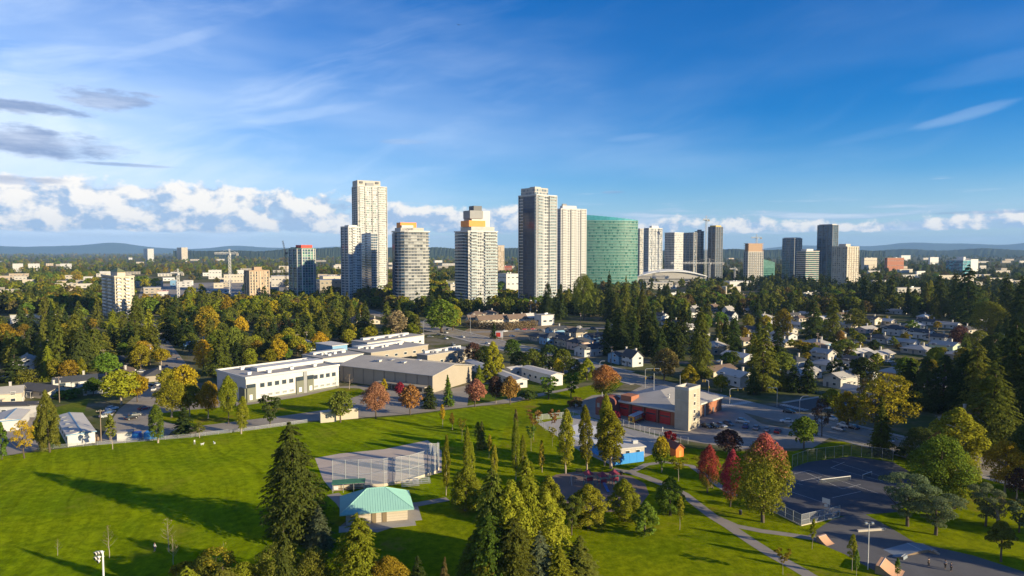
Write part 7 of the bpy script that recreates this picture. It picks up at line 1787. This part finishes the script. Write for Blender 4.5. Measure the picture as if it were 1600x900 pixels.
# hedges
def hedge(label, P, h, w, m):
    cs = []; rs = []
    for a, b in zip(P[:-1], P[1:]):
        n = max(2, int((b - a).length / 1.4))
        for i in range(n):
            q = a.lerp(b, i / n) - P[0]
            for z in np.linspace(.4, h - .4, max(1, int(h / 1.2))): cs.append((q.x + rnd.uniform(-.3, .3), q.y + rnd.uniform(-.3, .3), z)); rs.append(w * .5)
    r = empty('hedge', (P[0].x, P[0].y, 0), 0, label, 'hedge', 'hedges')
    me = cards_mesh('foliage', *clumps(min(9000, 60 * len(cs)), cs, rs, .9, .5), LC[m][0]); put('foliage', me, r)
    BLOCK.append([tuple(q)[:2] for q in P] + [tuple(P[0] + Vector((0, 3, 0)))[:2]])
hedge('clipped green hedge before the white bungalows at right', [G(1283, 563), G(1350, 568), G(1392, 572)], 2.2, 2.4, 'green')
hedge('dark hedge row along the shaded yard at right', [G(1380, 625), G(1470, 645)], 4.5, 4.0, 'fir')
hedge('long green hedge behind the cream house at left', [G(30, 600), G(112, 590)], 4.5, 4.5, 'olive')
hedge('grey-green willow thicket before the cream townhouses', [G(728, 512), G(790, 516), G(838, 512)], 4.0, 6.0, 'tan')

# ---- scattered trees of the neighbourhoods, each its own thing
def blocked(x, y, rad):
    for poly in BLOCK:
        if abs(poly[0][0] - x) > 90 or abs(poly[0][1] - y) > 120: continue
        if inside((x, y), poly): return True
    return False
ROADS = [(A0 - ADIR * 520, A0 + ADIR * 330, 13), (XB, XB + BDIR * 330, 9), (G(228, 505), G(286, 592), 8), (G(-60, 590), G(280, 585), 6), (G(1000, 566), G(1460, 570), 6), (G(1180, 530), G(1640, 545), 6), (G(640, 522), G(960, 512), 8), (G(1180, 503), G(1640, 512), 6)]
def onroad(x, y):
    q = Vector((x, y, 0))
    for a, b, w_ in ROADS:
        d = b - a; t = max(0, min(1, (q - a).dot(d) / d.length_squared))
        if (q - a - d * t).length < w_: return True
    return False
OPEN = [px([(700, 540), (730, 508), (930, 500), (935, 520), (830, 534), (770, 545)]), px([(150, 700), (190, 600), (262, 590), (345, 600), (560, 560), (560, 540), (740, 535), (745, 600), (1000, 560), (1000, 700), (500, 720)]), px([(1000, 560), (1240, 605), (1300, 690), (900, 700), (900, 600)]), px([(200, 600), (200, 580), (260, 580), (260, 620)])]
REG = [([(-40, 484), (345, 478), (345, 590), (-40, 606)], 140, .45, ('olive', 'fir', 'ygcedar', 'green', 'olive', 'lime', 'gold')), ([(345, 474), (712, 474), (712, 520), (560, 536), (420, 572), (345, 585)], 150, .35, ('olive', 'green', 'fir', 'lime', 'ygcedar', 'gold', 'olive')), ([(845, 470), (1140, 470), (1140, 566), (1000, 560), (930, 520), (845, 500)], 90, .75, ('fir', 'olive', 'fir', 'green', 'brown')), ([(1140, 468), (1640, 462), (1640, 610), (1400, 604), (1250, 600), (1140, 575)], 240, .55, ('fir', 'olive', 'fir', 'green', 'fir', 'gold', 'brown', 'lime'))]
GARDENS = [(1195, 500), (1330, 495), (1500, 500), (1510, 565), (1400, 596), (1240, 590), (1200, 560)]
rs = random.Random(21)
for poly, num, pc, cols in REG:
    x0, x1 = min(p[0] for p in poly), max(p[0] for p in poly); y0, y1 = min(p[1] for p in poly), max(p[1] for p in poly)
    n = 0
    for _ in range(num * 14):
        if n >= num: break
        x = rs.uniform(x0, x1); y = y0 + (y1 - y0) * rs.random() ** 1.15
        if not inside((x, y), poly): continue
        p = G(x, y)
        con = rs.random() < pc
        col = rs.choice(cols)
        if con: kind = rs.choice(('fir', 'broadfir', 'broadfir')); H = rs.uniform(14, 25); Wd = H * rs.uniform(.36, .56); col = col if col in ('fir', 'olive') else rs.choice(('fir', 'olive', 'ygcedar', 'fir'))
        else: kind = rs.choice(('maple', 'bigleaf', 'bigleaf')); H = rs.uniform(7, 13); Wd = H * rs.uniform(.75, 1.0)
        if inside((x, y), GARDENS):
            if rs.random() < .15: continue
            kind = rs.choice(('maple', 'shrub', 'maple', 'cedar')); H = rs.uniform(2.5, 7.5); Wd = H * rs.uniform(.8, 1.1); col = rs.choice(('green', 'olive', 'lime', 'ygcedar', 'gold', 'fir', 'brown'))
        if any((p.x - t[0]) ** 2 + (p.y - t[1]) ** 2 < ((t[2] + Wd / 2) * .62) ** 2 for t in TREES): continue
        if blocked(p.x, p.y, 2) or onroad(p.x, p.y) or any(inside((p.x, p.y), q) for q in OPEN): continue
        # keep the view to the houses open: conifers stand behind or between them
        plant(kind, p, H, Wd, col); n += 1

# ---- the far woods: one mass of countless trees
def woods(name, label, cols, kinds, pts, seed):
    R = random.Random(seed); protos = []
    for i, (k_, c) in enumerate(zip(kinds, cols)):
        cm_, tm, h0, w0 = proto(k_, 'lo', i % 3)
        o = bpy.data.objects.new('woodland_crown', cm_.copy()); o.data.materials[0] = LC[c][0]
        o['h0'] = h0; protos.append(o)
    me = bpy.data.meshes.new(name); me.vertices.add(len(pts))
    me.vertices.foreach_set('co', np.array([(p[0], p[1], 0.0) for p in pts], np.float32).ravel())
    sc = me.attributes.new('tree_scale', 'FLOAT_VECTOR', 'POINT'); sc.data.foreach_set('vector', np.array([p[2] for p in pts], np.float32).ravel())
    ro = me.attributes.new('tree_turn', 'FLOAT_VECTOR', 'POINT'); ro.data.foreach_set('vector', np.array([(0, 0, R.uniform(0, 6.28)) for p in pts], np.float32).ravel())
    ix = me.attributes.new('tree_kind', 'INT', 'POINT'); ix.data.foreach_set('value', np.array([p[3] for p in pts], np.int32))
    o = put(name, me); o['label'] = label; o['category'] = 'woodland'; stuff(o)
    ng = bpy.data.node_groups.new('plant_woodland', 'GeometryNodeTree')
    ng.interface.new_socket('Geometry', in_out='INPUT', socket_type='NodeSocketGeometry'); ng.interface.new_socket('Geometry', in_out='OUTPUT', socket_type='NodeSocketGeometry')
    gi = ng.nodes.new('NodeGroupInput'); go = ng.nodes.new('NodeGroupOutput')
    iop = ng.nodes.new('GeometryNodeInstanceOnPoints'); jn = ng.nodes.new('GeometryNodeJoinGeometry')
    for q in reversed(protos):
        oi = ng.nodes.new('GeometryNodeObjectInfo'); oi.inputs['Object'].default_value = q; oi.inputs['As Instance'].default_value = True
        ng.links.new(oi.outputs['Geometry'], jn.inputs[0])
    def attr(nm, ty):
        a = ng.nodes.new('GeometryNodeInputNamedAttribute'); a.data_type = ty; a.inputs[0].default_value = nm; return a.outputs[0]
    ng.links.new(gi.outputs[0], iop.inputs['Points']); ng.links.new(jn.outputs[0], iop.inputs['Instance'])
    iop.inputs['Pick Instance'].default_value = True
    ng.links.new(attr('tree_kind', 'INT'), iop.inputs['Instance Index']); ng.links.new(attr('tree_turn', 'FLOAT_VECTOR'), iop.inputs['Rotation']); ng.links.new(attr('tree_scale', 'FLOAT_VECTOR'), iop.inputs['Scale'])
    ng.links.new(iop.outputs[0], go.inputs[0])
    md = o.modifiers.new('plant_woodland', 'NODES'); md.node_group = ng
    return o
CLEAR = [(150, 500, 215, 480), (100, 470, 140, 455), (0, 470, 40, 456), (5, 506, 100, 496), (205, 482, 400, 432), (400, 474, 560, 436), (700, 470, 815, 438), (995, 480, 1080, 450), (1130, 478, 1190, 455), (1248, 480, 1290, 462), (1390, 476, 1445, 462)]
rs = random.Random(5); pc_, pb_ = [], []
for _ in range(17000):
    x = rs.uniform(-220, 1820); t = rs.random(); y = 398.2 + 94 * t ** 1.25
    if any(a <= x <= b and d <= y <= c for a, c, b, d in CLEAR) and rs.random() < .93: continue
    if any(a <= x <= c and b <= y <= d for a, b, c, d in FARLOW): continue
    p = G(x, y)
    if y > 436 and blocked(p.x, p.y, 2): continue
    if y > 470 and (onroad(p.x, p.y) or any((p.x - q[0]) ** 2 + (p.y - q[1]) ** 2 < 14 for q in TREES)): continue
    big = 1.0 + max(0, (p.y - 2500) / 2500) * .35
    # stands of conifers and of leafy trees rather than an even mix
    m_ = math.sin(p.x * .011 + 1.7) + math.sin(p.y * .006 + p.x * .003) + rs.uniform(-1.1, 1.1) + (.25 if x > 850 else -.9)
    if m_ > -.1:
        h = rs.uniform(11, 21) * big; w_ = h * rs.uniform(.42, .62)
        pc_.append((p.x, p.y, (w_ / 9.0, w_ / 9.0, h / 20.0), rs.choice((0, 0, 0, 1, 1, 2) if x > 700 else (0, 1, 1, 2, 2))))
    else:
        h = rs.uniform(8, 16) * big; w_ = h * rs.uniform(.8, 1.15)
        pb_.append((p.x, p.y, (w_ / 11, w_ / 11, h / 13), rs.choice((0, 0, 1, 1, 2, 3, 4, 4, 5) if x < 900 else (0, 0, 0, 1, 3, 5))))
woods('far_conifer_wood', 'dark mass of far conifers spreading across the plain to the horizon', ('fir', 'fir', 'olive'), ('broadfir', 'fir', 'broadfir'), pc_, 1)
woods('far_leafy_wood', 'mass of far autumn leafy trees spreading across the plain to the horizon', ('olive', 'green', 'gold', 'brown', 'lime', 'olive'), ('bigleaf',) * 6, pb_, 2)
print('trees', KCOUNT, len(pc_), len(pb_))
# ------------------------------------------------------------------ air
hz = MB().box(0, 11400, -2.5, 47500, 28800, 560).build('haze', mat('haze_surface_unused', (1, 1, 1)))
mz = bpy.data.materials.new('haze'); mz.use_nodes = True; t = mz.node_tree
for n in list(t.nodes): t.nodes.remove(n)
o_ = t.nodes.new('ShaderNodeOutputMaterial'); pv = t.nodes.new('ShaderNodeVolumePrincipled')
pv.inputs['Color'].default_value = (0.32, 0.58, 1.0, 1); pv.inputs['Density'].default_value = 0.00004; pv.inputs['Anisotropy'].default_value = 0.0
t.links.new(pv.outputs[0], o_.inputs['Volume'])
hz.data.materials.clear(); hz.data.materials.append(mz); stuff(hz)

# ------------------------------------------------------------------ labels that name a nearby landmark
LM = [l for l in LAND if l[2]]
LM += [(1180, 560, 'centre right bungalows'), (1340, 560, 'clipped green hedge'), (1470, 545, 'pale green house'), (1560, 600, 'right edge woods'), (1000, 530, 'woods behind fire hall'), (850, 565, 'car strip'), (770, 500, 'cream townhouses'), (850, 500, 'white walled workshop'),
       (620, 505, 'street bend by woods'), (690, 495, 'main street bend'), (340, 545, 'left street'), (250, 550, 'left street'), (120, 540, 'left edge woods'), (70, 610, 'wide cream house'), (40, 500, 'olive roofed hall'), (200, 600, 'small left parking'), (430, 540, 'blue school block'), (520, 500, 'woods behind school'), (450, 500, 'woods behind school'), (370, 500, 'woods left of school'),
       (820, 800, 'park centre'), (940, 770, 'playground'), (1060, 790, 'footpath'), (1250, 870, 'lower footpath'), (1400, 870, 'skate park'), (1320, 760, 'tennis courts'), (1440, 790, 'skate park lawn'), (1560, 830, 'broken pale trunk'), (1380, 640, 'tennis court road'), (1500, 700, 'right edge lawn'), (1230, 680, 'main street'), (1280, 640, 'shaded yard'),
       (860, 690, 'splash park'), (760, 690, 'lawn behind backstop'), (420, 660, 'school lane'), (600, 630, 'school yard'), (30, 700, 'gravel yard'), (462, 800, 'giant lone conifer'), (450, 880, 'bottom edge bushes'), (200, 860, 'person in white'), (1100, 470, 'white arena'), (1210, 470, 'woods below right towers'), (1400, 500, 'far right houses'), (1250, 510, 'centre right houses'), (1500, 480, 'upper right woods'), (1580, 700, 'far right lawn'), (700, 440, 'orange banded tower')]
NUMW = ['', 'one', 'two', 'three', 'four', 'five', 'six', 'seven', 'eight', 'nine', 'ten', 'eleven', 'twelve']
ORD = ['leftmost', 'second from left', 'third from left', 'fourth from left', 'fifth from left', 'sixth from left', 'seventh from left', 'eighth from left', 'ninth from left', 'tenth from left', 'eleventh from left', 'twelfth from left', 'thirteenth from left', 'fourteenth from left', 'fifteenth from left']
groups = {}
for o, desc, noun, plural, x, y in AUTO:
    lx, ly, ph = min(LM, key=lambda l: (l[0] - x) ** 2 + ((l[1] - y) * 1.5) ** 2)
    dx_, dy_ = x - lx, y - ly
    if abs(dx_) > 6 and abs(dx_) > abs(dy_) * 1.1: rel = 'left of the' if dx_ < 0 else 'right of the'
    elif abs(dy_) > 4: rel = 'in front of the' if dy_ > 0 else 'behind the'
    else: rel = 'beside the'
    groups.setdefault((ph, rel, desc, noun, plural), []).append((x, y, o))
for (ph, rel, desc, noun, plural), L in groups.items():
    L.sort(key=lambda q: q[0]); n = len(L)
    for i, (x, y, o) in enumerate(L):
        if n == 1: s = f'{desc} {noun} {rel} {ph}'
        elif n == 2: s = f'{("left", "right")[i]} one of two {desc} {plural} {rel} {ph}'
        else: s = f'{("rightmost" if i == n - 1 else ORD[min(i, 14)])} of {desc} {plural} {rel} {ph}'
        o['label'] = s
print('autolabels', len(AUTO), 'largest group', max(len(v) for v in groups.values()), 'objects', len(bpy.data.objects))
